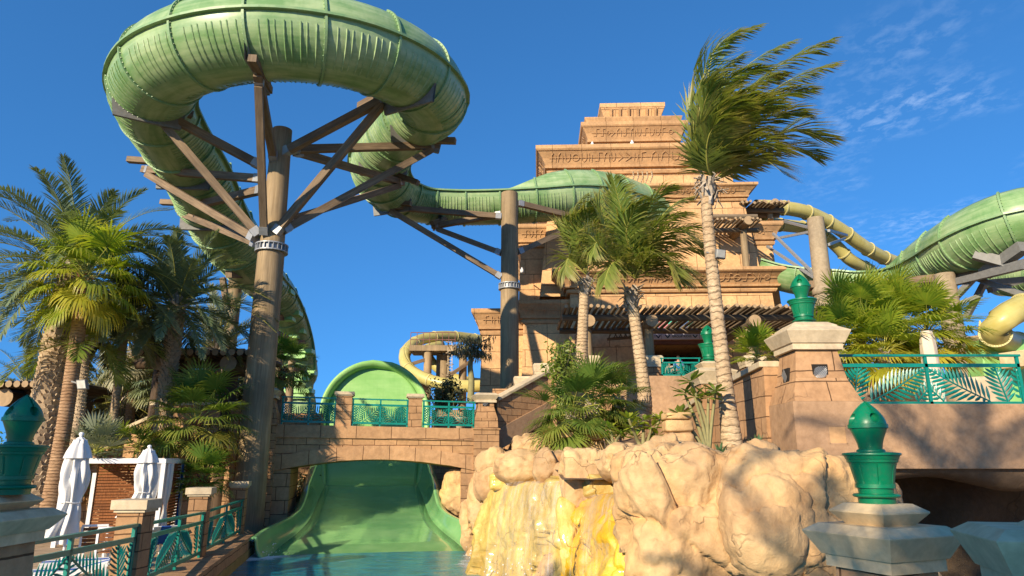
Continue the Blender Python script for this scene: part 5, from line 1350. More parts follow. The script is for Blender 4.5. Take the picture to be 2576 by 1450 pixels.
# ------------------------------------------------------------------ two guests at the entrance
def person(loc, h, label, shirt, legs, hair, skin, heading=0, bend=0.0):
    t = thing('person', label, 'person', loc)
    k = h / 1.75
    ca, sa = math.cos(heading), math.sin(heading)
    def W(x, y, z): return (x * ca - y * sa, x * sa + y * ca, z)
    J = {'pel': (0, 0, .95, .135), 'wa': (0, .02, 1.1, .125), 'ch': (0, .02 + bend, 1.32, .15), 'ne': (0, .01 + bend, 1.50, .058), 'hd': (0, -.015 + bend, 1.60, .085), 'ht': (0, -.01 + bend, 1.70, .075),
         'sl': (-.19, .02 + bend, 1.42, .062), 'el': (-.27, -.02 + bend, 1.15, .044), 'wl': (-.22, -.18 + bend, .98, .030), 'hl': (-.20, -.26 + bend, .96, .034),
         'sr': (.19, .02 + bend, 1.42, .062), 'er': (.27, 0 + bend, 1.15, .044), 'wr': (.25, -.14 + bend, .96, .030), 'hr': (.24, -.21 + bend, .92, .034),
         'hil': (-.10, 0, .88, .095), 'knl': (-.11, -.02, .50, .062), 'anl': (-.11, .03, .09, .042), 'tol': (-.13, -.12, .04, .036),
         'hir': (.10, 0, .88, .095), 'knr': (.11, -.02, .50, .062), 'anr': (.12, .03, .09, .042), 'tor': (.14, -.12, .04, .036)}
    E = [('pel', 'wa'), ('wa', 'ch'), ('ch', 'ne'), ('ne', 'hd'), ('hd', 'ht'), ('ch', 'sl'), ('sl', 'el'), ('el', 'wl'), ('wl', 'hl'), ('ch', 'sr'), ('sr', 'er'), ('er', 'wr'), ('wr', 'hr'), ('pel', 'hil'), ('hil', 'knl'), ('knl', 'anl'), ('anl', 'tol'), ('pel', 'hir'), ('hir', 'knr'), ('knr', 'anr'), ('anr', 'tor')]
    def skin_mesh(nm, keys, edges, grow, mat, root='pel'):
        me = bpy.data.meshes.new(nm); ks = list(keys); ix = {q: i for i, q in enumerate(ks)}
        me.from_pydata([W(*[c * k for c in J[q][:3]]) for q in ks], [(ix[a], ix[b_]) for a, b_ in edges], [])
        o = bpy.data.objects.new(nm, me); C.objects.link(o); o.parent = t; me.materials.append(mat)
        m = o.modifiers.new('skin', 'SKIN'); m.use_smooth_shade = True
        for q, v in zip(ks, me.skin_vertices[0].data):
            r = J[q][3] * k * grow; v.radius = (r, r); v.use_root = q == root
        s = o.modifiers.new('sub', 'SUBSURF'); s.levels = 1; s.render_levels = 1
        return o
    skin_mesh('body', J.keys(), E, 1.0, skin)
    up = ['pel', 'wa', 'ch', 'sl', 'el', 'sr', 'er']; skin_mesh('shirt', up, [e for e in E if e[0] in up and e[1] in up], 1.13, shirt)
    lo = ['pel', 'hil', 'knl', 'hir', 'knr']; skin_mesh('shorts', lo, [e for e in E if e[0] in lo and e[1] in lo], 1.12, legs)
    mb = MB(); hx, hy, hz = [c * k for c in J['hd'][:3]]
    L = Vector(loc)
    mb.lathe((0, 0, 0), [(0, -.10 * k), (.075 * k, -.06 * k), (.10 * k, 0), (.102 * k, .05 * k), (.085 * k, .11 * k), (.045 * k, .145 * k), (0, .155 * k)], 16)
    c = W(hx, hy + .025 * k, hz + .02 * k); mb.v = [(x + c[0] + L.x, y + c[1] + L.y, z + c[2] + L.z) for x, y, z in mb.v]
    obj('hair', mb, hair, t)
    mb = MB(); c = W(hx, hy - .088 * k, hz + .02 * k); c = Vector(c) + L
    mb.box(c, (.03 * k, .03 * k, .05 * k), heading)
    obj('nose', mb, skin, t)
    return t
skinm = plain('skin', (.48, .27, .18, 1), .55, 0, .06); hairm = plain('dark_hair', (.025, .015, .01, 1), .6)
m, nt, b = newmat('blue_floral_cloth')
v_ = node(nt, 'ShaderNodeTexVoronoi', {'Vector': geopos(nt), 'Scale': 11}).outputs[1]
sp_ = node(nt, 'ShaderNodeSeparateColor', {0: v_}).outputs[0]
nt.links.new(ramp(nt, sp_, [(.0, (.01, .04, .30, 1)), (.45, (.02, .12, .50, 1)), (.6, (.25, .05, .40, 1)), (.75, (.05, .38, .45, 1)), (.9, (.01, .03, .2, 1))]), b.inputs['Base Color']); b.inputs['Roughness'].default_value = .85
PF = 6.91
a = at(1707, 920, 37.3); person((a.x, a.y, PF), 1.78, 'dark haired person in a blue floral shirt standing in the tower entrance', m, plain('dark_red_cloth', (.25, .03, .04, 1), .9), hairm, skinm, R(160))
a = at(1685, 925, 37.0); person((a.x, a.y, PF), 1.42, 'shorter dark haired person in a pale top leaning behind the entrance railing', plain('pale_cloth', (.55, .40, .33, 1), .9), plain('navy_cloth', (.02, .03, .08, 1), .9), hairm, skinm, R(-30), -.08)
# ------------------------------------------------------------------ artificial rock work with waterfalls
import bmesh
def rockmat(name, cols, cr=.35, rough=.85, wet=0, cs=.5):
    m, nt, b = newmat(name)
    pos = geopos(nt)
    n1 = nz(nt, pos, .75, 6, .6, .5); n2 = nz(nt, pos, 4.5, 8, .65, .3); n3 = nz(nt, pos, 30, 4, .6)
    col = ramp(nt, n1, [(.26 + .48 * k / (len(cols) - 1), c) for k, c in enumerate(cols)])
    col = mixc(nt, 1.0, col, ramp(nt, n2, [(.3, (.80, .78, .76, 1)), (.7, (1.13, 1.12, 1.1, 1))]), 'MULTIPLY')
    wv = node(nt, 'ShaderNodeTexNoise', {'Vector': pos, 'Scale': .9, 'Detail': 4}).outputs[1]
    wp_ = node(nt, 'ShaderNodeVectorMath', {0: pos, 1: node(nt, 'ShaderNodeVectorMath', {0: wv, 3: 1.5}, operation='SCALE').outputs[0]}, operation='ADD').outputs[0]
    vo = node(nt, 'ShaderNodeTexVoronoi', {'Vector': mapping(nt, wp_, (1, 1, 1.5)), 'Scale': cs}, feature='DISTANCE_TO_EDGE').outputs[0]
    ln = ramp(nt, vo, [(0, (1, 1, 1, 1)), (.008, (0, 0, 0, 1))])
    mk = ramp(nt, nz(nt, pos, .8, 3), [(.47, (0, 0, 0, 1)), (.55, (1, 1, 1, 1))])
    cf = math_(nt, 'MULTIPLY', math_(nt, 'MULTIPLY', ln, mk), cr)
    col = mixc(nt, cf, col, (.16, .09, .05, 1))
    st = nz(nt, mapping(nt, pos, (3.2, 3.2, .25)), 1, 5, .6)
    col = mixc(nt, math_(nt, 'MULTIPLY', ramp(nt, st, [(.52, (0, 0, 0, 1)), (.75, (1, 1, 1, 1))]), .30), col, cols[0])
    n5 = nz(nt, pos, .42, 3, .5); col = mixc(nt, 1.0, col, ramp(nt, n5, [(.32, (.74, .70, .72, 1)), (.5, (1, 1, 1, 1)), (.68, (1.12, 1.02, .86, 1))]), 'MULTIPLY')
    nt.links.new(col, b.inputs['Base Color']); b.inputs['Roughness'].default_value = rough
    b.inputs['Specular IOR Level'].default_value = .3 + wet * .3
    b.inputs['Coat Weight'].default_value = wet; b.inputs['Coat Roughness'].default_value = .12
    h = math_(nt, 'SUBTRACT', math_(nt, 'ADD', math_(nt, 'MULTIPLY', n2, .8), math_(nt, 'MULTIPLY', n3, .15)), math_(nt, 'MULTIPLY', cf, .8))
    bump(nt, b, h, .8, .06)
    return m
MAT['rock'] = rockmat('tan_rock', [(.34, .205, .10, 1), (.53, .345, .17, 1), (.60, .42, .215, 1), (.50, .27, .095, 1)])
MAT['rock_y'] = rockmat('mineral_yellow_rock', [(.40, .26, .06, 1), (.60, .44, .11, 1), (.66, .50, .15, 1), (.56, .31, .02, 1)], .5, .45, .5)
MAT['rock_o'] = rockmat('mineral_orange_rock', [(.45, .22, .01, 1), (.66, .36, .01, 1), (.74, .45, .02, 1), (.70, .52, .12, 1)], .5, .4, .6)

def facet(p, seed, f):
    """plateau displacement from voronoi cells with creases between them"""
    q = Vector(p) * f + Vector((seed * 7.3, seed * 3.1, seed * 1.7))
    w_ = Vector((noise.noise(q * 1.3), noise.noise(q * 1.3 + Vector((9, 0, 0))), noise.noise(q * 1.3 + Vector((0, 9, 0))))) * .35
    d, pts = noise.voronoi(q + w_)
    edge = d[1] - d[0]
    c = pts[0]; g = Vector((noise.noise(c * 5.1), noise.noise(c * 5.1 + Vector((3, 0, 0))), noise.noise(c * 5.1 + Vector((0, 3, 0)))))
    q2 = Vector((q.x * 2.3, q.y * 2.3, q.z * 3.4)) + w_ * 2 + Vector((5, 1, 9)); d2, p2 = noise.voronoi(q2); c2 = p2[0]
    g2 = Vector((noise.noise(c2 * 4.1), noise.noise(c2 * 4.1 + Vector((3, 0, 0))), noise.noise(c2 * 4.1 + Vector((0, 3, 0)))))
    small = (noise.noise(c2 * 2.9) + 1.5 * g2.dot(q2 - c2)) * .20 - .08 * (1 - min(1, (d2[1] - d2[0]) / .10))
    return min(1, edge / .07), noise.noise(c * 3.7) + 2.0 * g.dot(q - c) + small
def boulder(x, y, D, hw, hh, label, seed, mat='rock', depth=1.0, rough=.16, group='boulders of the waterfall rock work', sub=5, boxy=2.6, cat='boulder', tilt=0, name='boulder'):
    c = at(x, y, D); k = D / (CP - (CY - y) / F * SP) / F
    sx, sz = hw * k, hh * k; sy = sx * depth
    bm = bmesh.new(); bmesh.ops.create_icosphere(bm, subdivisions=sub, radius=1)
    ct, st = math.cos(tilt), math.sin(tilt)
    for v in bm.verts:
        p = v.co.copy()
        n = (abs(p.x) ** boxy + abs(p.y) ** boxy + abs(p.z) ** boxy) ** (1 / boxy)
        p = p / n
        w = Vector((p.x * sx, p.y * sy, p.z * sz))
        e, cv = facet(w, seed, .85 / max(.45, min(1.3, (sx + sz) / 2)))
        am = rough * (sx + sz) / 2
        f = 1 + (noise.fractal(w * 1.1 + Vector((seed, 0, 0)), 1, 2, 4) * .9 * am + cv * am * 1.15 - (1 - e) * am * .22 + noise.fractal(w * 3.2 + Vector((0, seed, 0)), 1, 2, 5) * .22 * am) / max(.3, w.length)
        w *= f
        v.co = Vector((w.x * ct - w.z * st, w.y, w.x * st + w.z * ct))
    me = bpy.data.meshes.new(name); bm.to_mesh(me); bm.free()
    me.polygons.foreach_set('use_smooth', [True] * len(me.polygons)); me.materials.append(MAT[mat])
    o = bpy.data.objects.new(name, me); C.objects.link(o); o.location = c
    o['label'] = label; o['category'] = cat
    if group: o['group'] = group
    WL[o.name] = c
    return o
# continuous rock wall that everything leans on
path = [(-1.5, 27.2, 1285, 27), (-1.0, 25.0, 1200, 24.5), (-.55, 22.8, 1140, 23), (.05, 20.6, 1125, 21.5), (.75, 18.8, 1150, 19.5), (1.7, 16.9, 1150, 17.8), (2.7, 14.9, 1140, 16), (4.2, 13.8, 1150, 14.8), (5.9, 13.3, 1165, 14.6), (7.4, 13.9, 1168, 15.2), (8.6, 15.6, 1195, 16.6), (9.2, 18.5, 1260, 18)]
pc_ = catmull([(a, b_, 0) for a, b_, _, _ in path], 10)
zt_l = catmull([(k, (1160 - yy) / F * D * .99 + CAMZ, 0) for k, (a, b_, yy, D) in enumerate(path)], 10)
n_ = len(pc_) - 1
def rw_(i, j):
    f = i * n_; k = min(int(f), n_ - 1); p = pc_[k].lerp(pc_[k + 1], f - k); z1 = zt_l[k].lerp(zt_l[k + 1], f - k).y
    t = (pc_[min(k + 2, n_)] - pc_[max(k - 1, 0)]).normalized(); n = Vector((t.y, -t.x, 0)) * -1
    n = Vector((-t.y, t.x, 0)); out = Vector((t.y, -t.x, 0))
    if out.y > 0 and abs(t.x) > abs(t.y): out = -out
    if j < .62:
        h = j / .62; z = -.6 + (z1 + .4) * h; o = .45 * (1 - h) ** 1.5
        q = p + out * (o - .25 * h * h)
    else:
        h = (j - .62) / .38; a = min(1, h * 2.2) * math.pi / 2
        q = p + out * (-.25 - .5 * math.sin(a) - max(0, h - .45) * 4.0); z = z1 - .2 + .2 * math.sin(a) - .35 * h
    q.z = z
    e, cv = facet(q, 3, .62)
    d = cv * .32 - (1 - e) * .10 + noise.fractal(q * .9, 1, 2, 4) * .26
    q = q + out * d + Vector((0, 0, .5 * d if j > .5 else 0))
    return q
mb = MB(); mb.grid(rw_, 230, 90)
obj('rock_wall', mb, MAT['rock'], label='continuous tan artificial rock wall between the pool and the planting bed', cat='rock wall')
B = boulder
B(1716, 1322, 13.0, 146, 205, 'biggest pale boulder with rough cracks, right of the orange waterfall', 1, depth=.85, rough=.19, sub=6, boxy=3.2)
B(1985, 1330, 12.6, 185, 190, 'broad tan boulder in dappled shade left of the right pedestal', 2, depth=.7, rough=.18, sub=6, boxy=3.4)
B(1928, 1318, 11.9, 108, 135, 'rounded tan boulder bulging forward in the middle of the broad shaded one', 4, depth=.7, rough=.12)
B(1690, 1175, 14.2, 150, 55, 'flat topped pale rock ledge above the biggest boulder', 5, depth=.8)
B(1570, 1165, 15.2, 55, 50, 'pale angular rock above the orange waterfall', 6)
B(1464, 1205, 16.4, 54, 78, 'tall block shaped pale rock between the two waterfalls', 7, depth=.9, boxy=4.5)
B(1520, 1185, 16.3, 38, 48, 'narrow pale rock wedged right of the tall block shaped one', 17, depth=.9, boxy=4)
B(1345, 1128, 20.2, 58, 40, 'pointed pale boulder on top at the left end of the rock work', 8, boxy=2.2)
B(1322, 1172, 19.8, 72, 42, 'cracked pale boulder under the pointed one at the left end', 9)
B(1392, 1180, 18.8, 52, 44, 'low pale boulder behind the wide waterfall lip', 10)
B(1236, 1195, 22.2, 45, 66, 'pale boulder leaning on the bridge end pier', 11, depth=.9)
B(1218, 1275, 23.0, 42, 75, 'grey-brown shaded boulder beside the right lip of the run-out slide', 12)
B(1182, 1318, 25.8, 26, 62, 'narrow orange-tan rock squeezed between slide lip and boulders', 13)
B(1150, 1240, 31.0, 40, 62, 'shaded round boulder seen under the right part of the bridge arch', 14)
def cliff(name, label, ctl, mat, seed, nu=110, nv=70, lean=.5, amp=.26, fr=.8):
    """craggy rock face below a lip: ctl = (column, row of the lip, distance)"""
    L = catmull([at(x, y, D) for x, y, D in ctl], 10); n = len(L) - 1
    def fn(i, j):
        f = i * n; k = min(int(f), n - 1); p = L[k].lerp(L[k + 1], f - k); t = (L[min(k + 2, n)] - L[max(k - 2, 0)]); t.z = 0; t.normalize(); out = Vector((t.y, -t.x, 0))
        if j < .22:
            h = j / .22; q = p - out * 1.1 * (1 - h) + Vector((0, 0, .06 * math.sin(h * 3.1)))
            w_ = .25
        else:
            h = (j - .22) / .78; q = p + out * (lean * h ** .7 + .10 * math.sin(min(1, h * 6) * 1.57)); q.z = p.z + (-.5 - p.z) * h; w_ = min(1, .25 + h * 5)
        e, cv = facet(Vector((q.x, q.y, q.z * .6)), seed, fr)
        d = cv * amp - (1 - e) * .07 + noise.fractal(q * 1.3, 1, 2, 5) * amp * .55
        edge_ = min(1, i * 9, (1 - i) * 9)
        return q + out * (d * w_ - (1 - edge_) * .5)
    mb = MB(); mb.grid(fn, nu, nv); return obj(name, mb, MAT[mat], label=label, cat='rock face')
cliff('stained_rock_face', 'pale yellow stained rock face behind the wide white waterfall', [(1212, 1240, 21.8), (1258, 1222, 20.4), (1310, 1214, 19.3), (1370, 1214, 18.2), (1440, 1212, 17.0)], 'rock_y', 5)
cliff('stained_rock_face', 'bright orange stained rock face under the narrow waterfall', [(1430, 1290, 16.6), (1462, 1256, 16.2), (1500, 1246, 15.8), (1545, 1244, 14.9), (1595, 1252, 13.9), (1640, 1275, 13.2)], 'rock_o', 8, lean=.9)
B(1440, 1380, 16.2, 34, 120, 'yellow rock rib between the two waterfalls', 18, 'rock_y', depth=.9, boxy=3.2, tilt=.12)
B(1648, 1430, 12.9, 36, 90, 'pale yellow rock edge right of the bright orange face', 21, 'rock_y', depth=.8)
B(1402, 1228, 18.0, 34, 26, 'small yellow rock splitting the wide waterfall lip', 24, 'rock_y', boxy=4)
B(1268, 1212, 20.6, 36, 22, 'flat yellow stone on the left part of the wide waterfall lip', 27, 'rock_y', boxy=4)
B(1520, 1222, 16.2, 58, 30, 'pale yellow rock block above the orange waterfall lip', 19, 'rock_y', depth=.9, boxy=4.5)
B(1236, 1400, 21.4, 34, 60, 'pale yellow rock at the waterline under the left end of the rock work', 26, 'rock_y')
# stacked stone bollards along the planting bed
def stack(x, y0, y1, D, w, label, seed):
    a, b_ = at(x, y1, D), at(x, y0, D); t = thing('stone_bollard', label, 'stone pillar', a, 'stacked stone pillars')
    n = 3; H = (b_.z - a.z); z = a.z - .4; rr = random.Random(seed)
    hs = [H * .45 + .4, H * .33, H * .22]
    for k in range(n):
        bm = bmesh.new(); bmesh.ops.create_cube(bm, size=1); bmesh.ops.subdivide_edges(bm, edges=bm.edges, cuts=7, use_grid_fill=True)
        r = w * (1 - .05 * k)
        for v in bm.verts:
            p = v.co * 2; n_p = (abs(p.x) ** 7 + abs(p.y) ** 7 + abs(p.z) ** 7) ** (1 / 7)
            p = p / n_p * .5
            q = Vector((p.x * r, p.y * r, p.z * hs[k])); q *= 1 + .10 * noise.fractal(q * 2.2 + Vector((seed + k * 3, 0, 0)), 1, 2, 4)
            v.co = q + Vector((rr.uniform(-.0, .0), 0, z + hs[k] / 2 - a.z))
        z += hs[k] + .01
        me = bpy.data.meshes.new('stone'); bm.to_mesh(me); bm.free(); me.polygons.foreach_set('use_smooth', [True] * len(me.polygons)); me.materials.append(MAT['rock'])
        o = bpy.data.objects.new('stone', me); C.objects.link(o); o.parent = t
stack(1708, 1040, 1128, 16.2, .68, 'tallest of the three stacked stone pillars, left of the tall palm trunk', 1)
stack(1490, 1080, 1135, 19.6, .60, 'wide low stacked stone pillar above the tall block shaped rock', 2)
stack(1424, 1090, 1150, 19.4, .46, 'slim stacked stone pillar beside the magenta flowers', 3)

# waterfalls: thin falling sheets of broken white water
m, nt, b = newmat('falling_water')
uv, ob = coords(nt)
s1 = nz(nt, mapping(nt, uv, (7, .8, 1)), 1, 6, .7, .4); s2 = nz(nt, mapping(nt, uv, (26, 2.4, 1)), 1, 5, .7)
sep_ = node(nt, 'ShaderNodeSeparateXYZ', {0: uv})
f = math_(nt, 'ADD', math_(nt, 'MULTIPLY', s1, .55), math_(nt, 'MULTIPLY', s2, .5))
st_ = ramp(nt, nz(nt, mapping(nt, uv, (2.6, .22, 1)), 1, 5, .6, .4), [(.34, (0, 0, 0, 1)), (.66, (1, 1, 1, 1))])
a_ = ramp(nt, f, [(.40, (.03, .03, .03, 1)), (.53, (.38, .38, .38, 1)), (.66, (.92, .92, .92, 1))])
b.inputs['Base Color'].default_value = (.62, .61, .60, 1); b.inputs['Roughness'].default_value = .25
a_ = mixc(nt, 1.0, a_, mixc(nt, st_, (.08, .08, .08, 1), (.62, .62, .62, 1)), 'MULTIPLY')
tr_ = nt.nodes.new('ShaderNodeBsdfTransparent')
mx = node(nt, 'ShaderNodeMixShader', {0: a_, 1: tr_.outputs[0], 2: b.outputs[0]}); nt.links.new(mx.outputs[0], nt.nodes['Material Output'].inputs[0])
bump(nt, b, f, .8, .05); MAT['fall'] = m
def waterfall(label, top, D0, D1, ybot, seed, spread=1.0):
    L = [at(x, y, D0 + (D1 - D0) * k / (len(top) - 1)) for k, (x, y) in enumerate(top)]
    L = catmull(L, 10); n = len(L) - 1
    mb = MB(); vs, uv_ = [], []
    NV = 26; uacc = 0
    for i, p in enumerate(L):
        if i: uacc += (L[i] - L[i - 1]).length
        for j in range(NV + 1):
            tt = j / NV; drop = (p.z - 0.0) * tt
            out = .75 * math.sqrt(max(0, drop)) * .42 * spread + .22
            wob = .10 * noise.noise(Vector((uacc * 2.2, drop * .4, seed)))
            vs.append((p.x - (out + wob) * .45, p.y - (out + wob) * .9, p.z - drop)); uv_.append((uacc, drop))
    mb.add(vs, [(i * (NV + 1) + j, (i + 1) * (NV + 1) + j, (i + 1) * (NV + 1) + j + 1, i * (NV + 1) + j + 1) for i in range(n) for j in range(NV)], 0, True, uv_)
    return obj('waterfall', mb, MAT['fall'], label=label, cat='waterfall', group='waterfalls over the stained rocks')
waterfall('wide broken white waterfall over the yellow stained rock on the left', [(1262, 1219), (1300, 1212), (1345, 1210), (1385, 1212), (1432, 1208)], 20.0, 16.9, 1450, 1, 1.6)
waterfall('narrow thin waterfall over the bright orange rock', [(1468, 1252), (1500, 1244), (1535, 1242), (1562, 1244)], 15.9, 14.6, 1450, 2, 2.0)
# splash drops where the falls and the slide meet the pool
mb = MB(); rr = random.Random(11)
for k in range(520):
    r_ = rr.random()
    if r_ < .62: f = rr.random(); c = Vector((.55 - 1.0 * f, 17.6 + 4.4 * f, 0)) + Vector((rr.gauss(0, .35), rr.gauss(0, .4), abs(rr.gauss(0, .32))))
    elif r_ < .8: c = Vector((-8.7, 24.6, 0)) + Vector((rr.gauss(0, .4), rr.gauss(0, .35), abs(rr.gauss(0, .16))))
    else: c = Vector((-.9, 24.4, 0)) + Vector((rr.gauss(0, .4), rr.gauss(0, .5), abs(rr.gauss(0, .14))))
    s = rr.uniform(.007, .024)
    mb.add([c + Vector(q) * s for q in ((1, 0, 0), (-1, 0, 0), (0, 1, 0), (0, -1, 0), (0, 0, 1.3), (0, 0, -1.3))], [(0, 2, 4), (2, 1, 4), (1, 3, 4), (3, 0, 4), (2, 0, 5), (1, 2, 5), (3, 1, 5), (0, 3, 5)])
obj('water_spray', mb, plain('white_spray', (.8, .83, .85, 1), .3), kind='stuff')
# ------------------------------------------------------------------ palms and plants
def frond(lf, rc, pts, ll, n, w=.022, droop=.35, wind=Vector((0, 0, 0)), vee=.25, dry=0, rr=random, rad=.022, s0=.12, ang=58, tipdry=.6, prof=None):
    P = catmull(pts, 12); P = resample(P, sum((b_ - a).length for a, b_ in zip(P, P[1:])) / 26 - 1e-5)
    m = len(P)
    rc.tube(P, [rad * (1 - .85 * i / (m - 1)) for i in range(m)], 4, 0, False, False)
    for k in range(n):
        s = s0 + (1 - s0) * (k + rr.random() * .5) / n
        f = s * (m - 1); i = min(int(f), m - 2); p = P[i].lerp(P[i + 1], f - i)
        t = (P[i + 1] - P[i]).normalized()
        sd_ = t.cross(Vector((0, 0, 1)))
        if sd_.length < .08: sd_ = t.cross(Vector((1, .3, 0)))
        sd_.normalize(); nu = sd_.cross(t)
        q = (s - s0) / (1 - s0)
        l = ll * (prof(q) if prof else (.45 + .75 * math.sin(math.pi * min(1, .18 + q * .80)) ** .8) * (1 if q < .85 else 1 - (q - .85) * 2.2)) * rr.uniform(.88, 1.1)
        for sg in (-1, 1):
            a = R(ang * (1 - .55 * q) + rr.uniform(-7, 7))
            d = (sd_ * sg * math.sin(a) + t * math.cos(a) + nu * (vee + rr.uniform(-.12, .12))).normalized()
            d1 = (d + wind * .45 - Vector((0, 0, droop * .35))).normalized()
            d2 = (d1 + wind * .8 - Vector((0, 0, droop * rr.uniform(.7, 1.3)))).normalized()
            p1 = p + d1 * l * .5; p2 = p1 + d2 * l * .5
            wv = d1.cross(nu)
            if wv.length < .05: wv = t
            wv = wv.normalized() * w
            dd = dry + rr.random() * .12
            lf.add([p - wv * .4, p + wv * .4, p1 - wv, p1 + wv, p2], [(0, 1, 3, 2), (2, 3, 4)], 0, False, None, [dd, dd, dd + .05, dd + .05, min(1, dd + tipdry)])

def fan(lf, rc, base, tip, R_, nseg=34, spread=125, droop=.3, dry=0, rr=random, nrm=None, rad=.014, edge=.45, wind=Vector((0, 0, 0))):
    base, tip = Vector(base), Vector(tip)
    mid = (base + tip) / 2 + Vector((0, 0, (tip - base).length * .06))
    rc.tube([base, mid, tip], [rad, rad * .8, rad * .6], 4, 0, False, False)
    a = (tip - mid).normalized()
    s = a.cross(Vector((0, 0, 1)))
    if s.length < .1: s = Vector((1, 0, 0))
    s.normalize(); n = s.cross(a)
    if nrm is not None: n = nrm; s = a.cross(n).normalized(); n = s.cross(a)
    dth = R(2 * spread / nseg)
    for k in range(nseg):
        th = -R(spread) + dth * (k + .5)
        d = (a * math.cos(th) + s * math.sin(th) + n * (.10 + .12 * abs(math.sin(th)))).normalized()
        l = R_ * (1 - .25 * (abs(th) / R(spread)) ** 2) * rr.uniform(.92, 1.06)
        pl_ = d.cross(n).normalized()
        hw = l * .52 * math.tan(dth / 2) * 1.08
        p1 = tip + d * l * .52 + n * (.012 if k % 2 else -.012)
        d2 = (d - Vector((0, 0, droop * rr.uniform(.6, 1.5))) + wind).normalized()
        p2 = p1 + d2 * l * .30; d3 = (d2 - Vector((0, 0, droop * rr.uniform(.4, 1.6))) + wind).normalized(); p3 = p2 + d3 * l * .25
        dd = min(1, dry + rr.random() * .12); e = min(1, dd + edge * rr.random())
        lf.add([tip - pl_ * .006, tip + pl_ * .006, p1 - pl_ * hw, p1 + pl_ * hw, p2 - pl_ * hw * .62, p2 + pl_ * hw * .62, p3], [(0, 1, 3, 2), (2, 3, 5, 4), (4, 5, 6)], 0, False, None, [dd, dd, dd, dd, (dd + e) / 2, (dd + e) / 2, e])

def trunk_boots(mb, P, r0, r1, rings, per, size, rr):
    """rough date palm trunk: a core covered by overlapping cut leaf bases"""
    m = len(P); rad = [r0 + (r1 - r0) * i / (m - 1) for i in range(m)]
    mb.tube(P, rad, 14, 0, True, True)
    for i in range(rings):
        f = i / rings * (m - 1); k = min(int(f), m - 2); c = P[k].lerp(P[k + 1], f - k); r = rad[k]
        for j in range(per):
            a = 2 * math.pi * (j + .5 * (i % 2)) / per + rr.uniform(-.12, .12)
            d = Vector((math.cos(a), math.sin(a), 0)); s = Vector((-math.sin(a), math.cos(a), 0))
            h = size * rr.uniform(.8, 1.25); w_ = math.pi * r / per * 1.05; o = size * rr.uniform(.22, .5)
            b0 = c + d * (r * .93); t0 = c + d * (r + o) + Vector((0, 0, h))
            mb.add([b0 - s * w_, b0 + s * w_, t0 + s * w_ * .62, t0 - s * w_ * .62, t0 - d * o * 1.1 + s * w_ * .62 + Vector((0, 0, .02)), t0 - d * o * 1.1 - s * w_ * .62 + Vector((0, 0, .02))],
                   [(0, 1, 2, 3), (3, 2, 4, 5), (1, 4, 2), (0, 3, 5)], 0, False)
def ringtrunk(mb, P, r0, r1, gap=.09, amp=.03, n=18, flare=0, rr=random):
    P = resample(catmull(P, 10), gap / 3); m = len(P); rad = []
    for i in range(m):
        f = i / (m - 1); r = r0 + (r1 - r0) * f + flare * math.exp(-f * 9)
        rad.append(r * (1 + amp * (1 if i % 3 == 0 else -.4 if i % 3 == 1 else 0) * rr.uniform(.4, 1.5)))
    mb.tube(P, rad, n, 0, True, True)
def dirs(n, e0, e1, rr, bias=0):
    for k in range(n):
        f = (k + .5) / n; el = R(e0 + (e1 - e0) * f ** .9); az = k * 2.39996 + rr.uniform(-.25, .25)
        yield Vector((math.cos(az) * math.cos(el), math.sin(az) * math.cos(el), math.sin(el))), f
def arcpts(c, d, L, g, wind=Vector((0, 0, 0)), n=5):
    pts = [Vector(c)]; v = d.copy(); 
    for k in range(n):
        pts.append(pts[-1] + v * (L / n)); v = (v + Vector((0, 0, -g)) / n * (1 + .8 * k / n) + wind / n).normalized()
    return pts
def palm_root(name, label, P, group=None): return thing(name, label, 'palm tree', P[0], group)

def date_palm(label, tr, r0, r1, L, ll, nf, seed, lm='leaf_date', e0=84, e1=-28, nl=46, boots=True, g=.75, group='date palms', size=.19, w=.020, vee=.3):
    rr = random.Random(seed); P = [at(*q) if len(q) == 3 else Vector(q[1]) for q in tr]
    P = resample(catmull(P, 10), .25); t = palm_root('date_palm', label, P, group)
    mb = MB(); H = sum((b_ - a).length for a, b_ in zip(P, P[1:])); per = 9
    trunk_boots(mb, P, r0, r1, int(H / .12), per, size, rr); obj('trunk', mb, MAT['trunk_date'], t)
    top = P[-1]; lf, rc = MB(), MB()
    for d, f in dirs(nf, e0, e1, rr):
        l = L * rr.uniform(.85, 1.08) * (.85 + .2 * math.sin(f * 3))
        frond(lf, rc, arcpts(top + d * .1, d, l, g * rr.uniform(.8, 1.2)), ll, nl, w, .18, Vector((.06, 0, 0)), vee, max(0, (f - .75) * .8), rr, .028, .16, 55, .25)
    o = obj('crown', lf, MAT[lm], t, attr=True); obj('leaf_stalks', rc, MAT['rachis'], t)
    mb = MB()
    for k in range(26):
        a = k * 2.4; d = Vector((math.cos(a), math.sin(a), 1.1)).normalized(); p = top + Vector((0, 0, -.35 + .5 * k / 26))
        mb.bar(p + d * r1 * .5, p + d * (r1 + .38), .10, .05)
    obj('stalk_bases', mb, MAT['husk'], t)
    return t
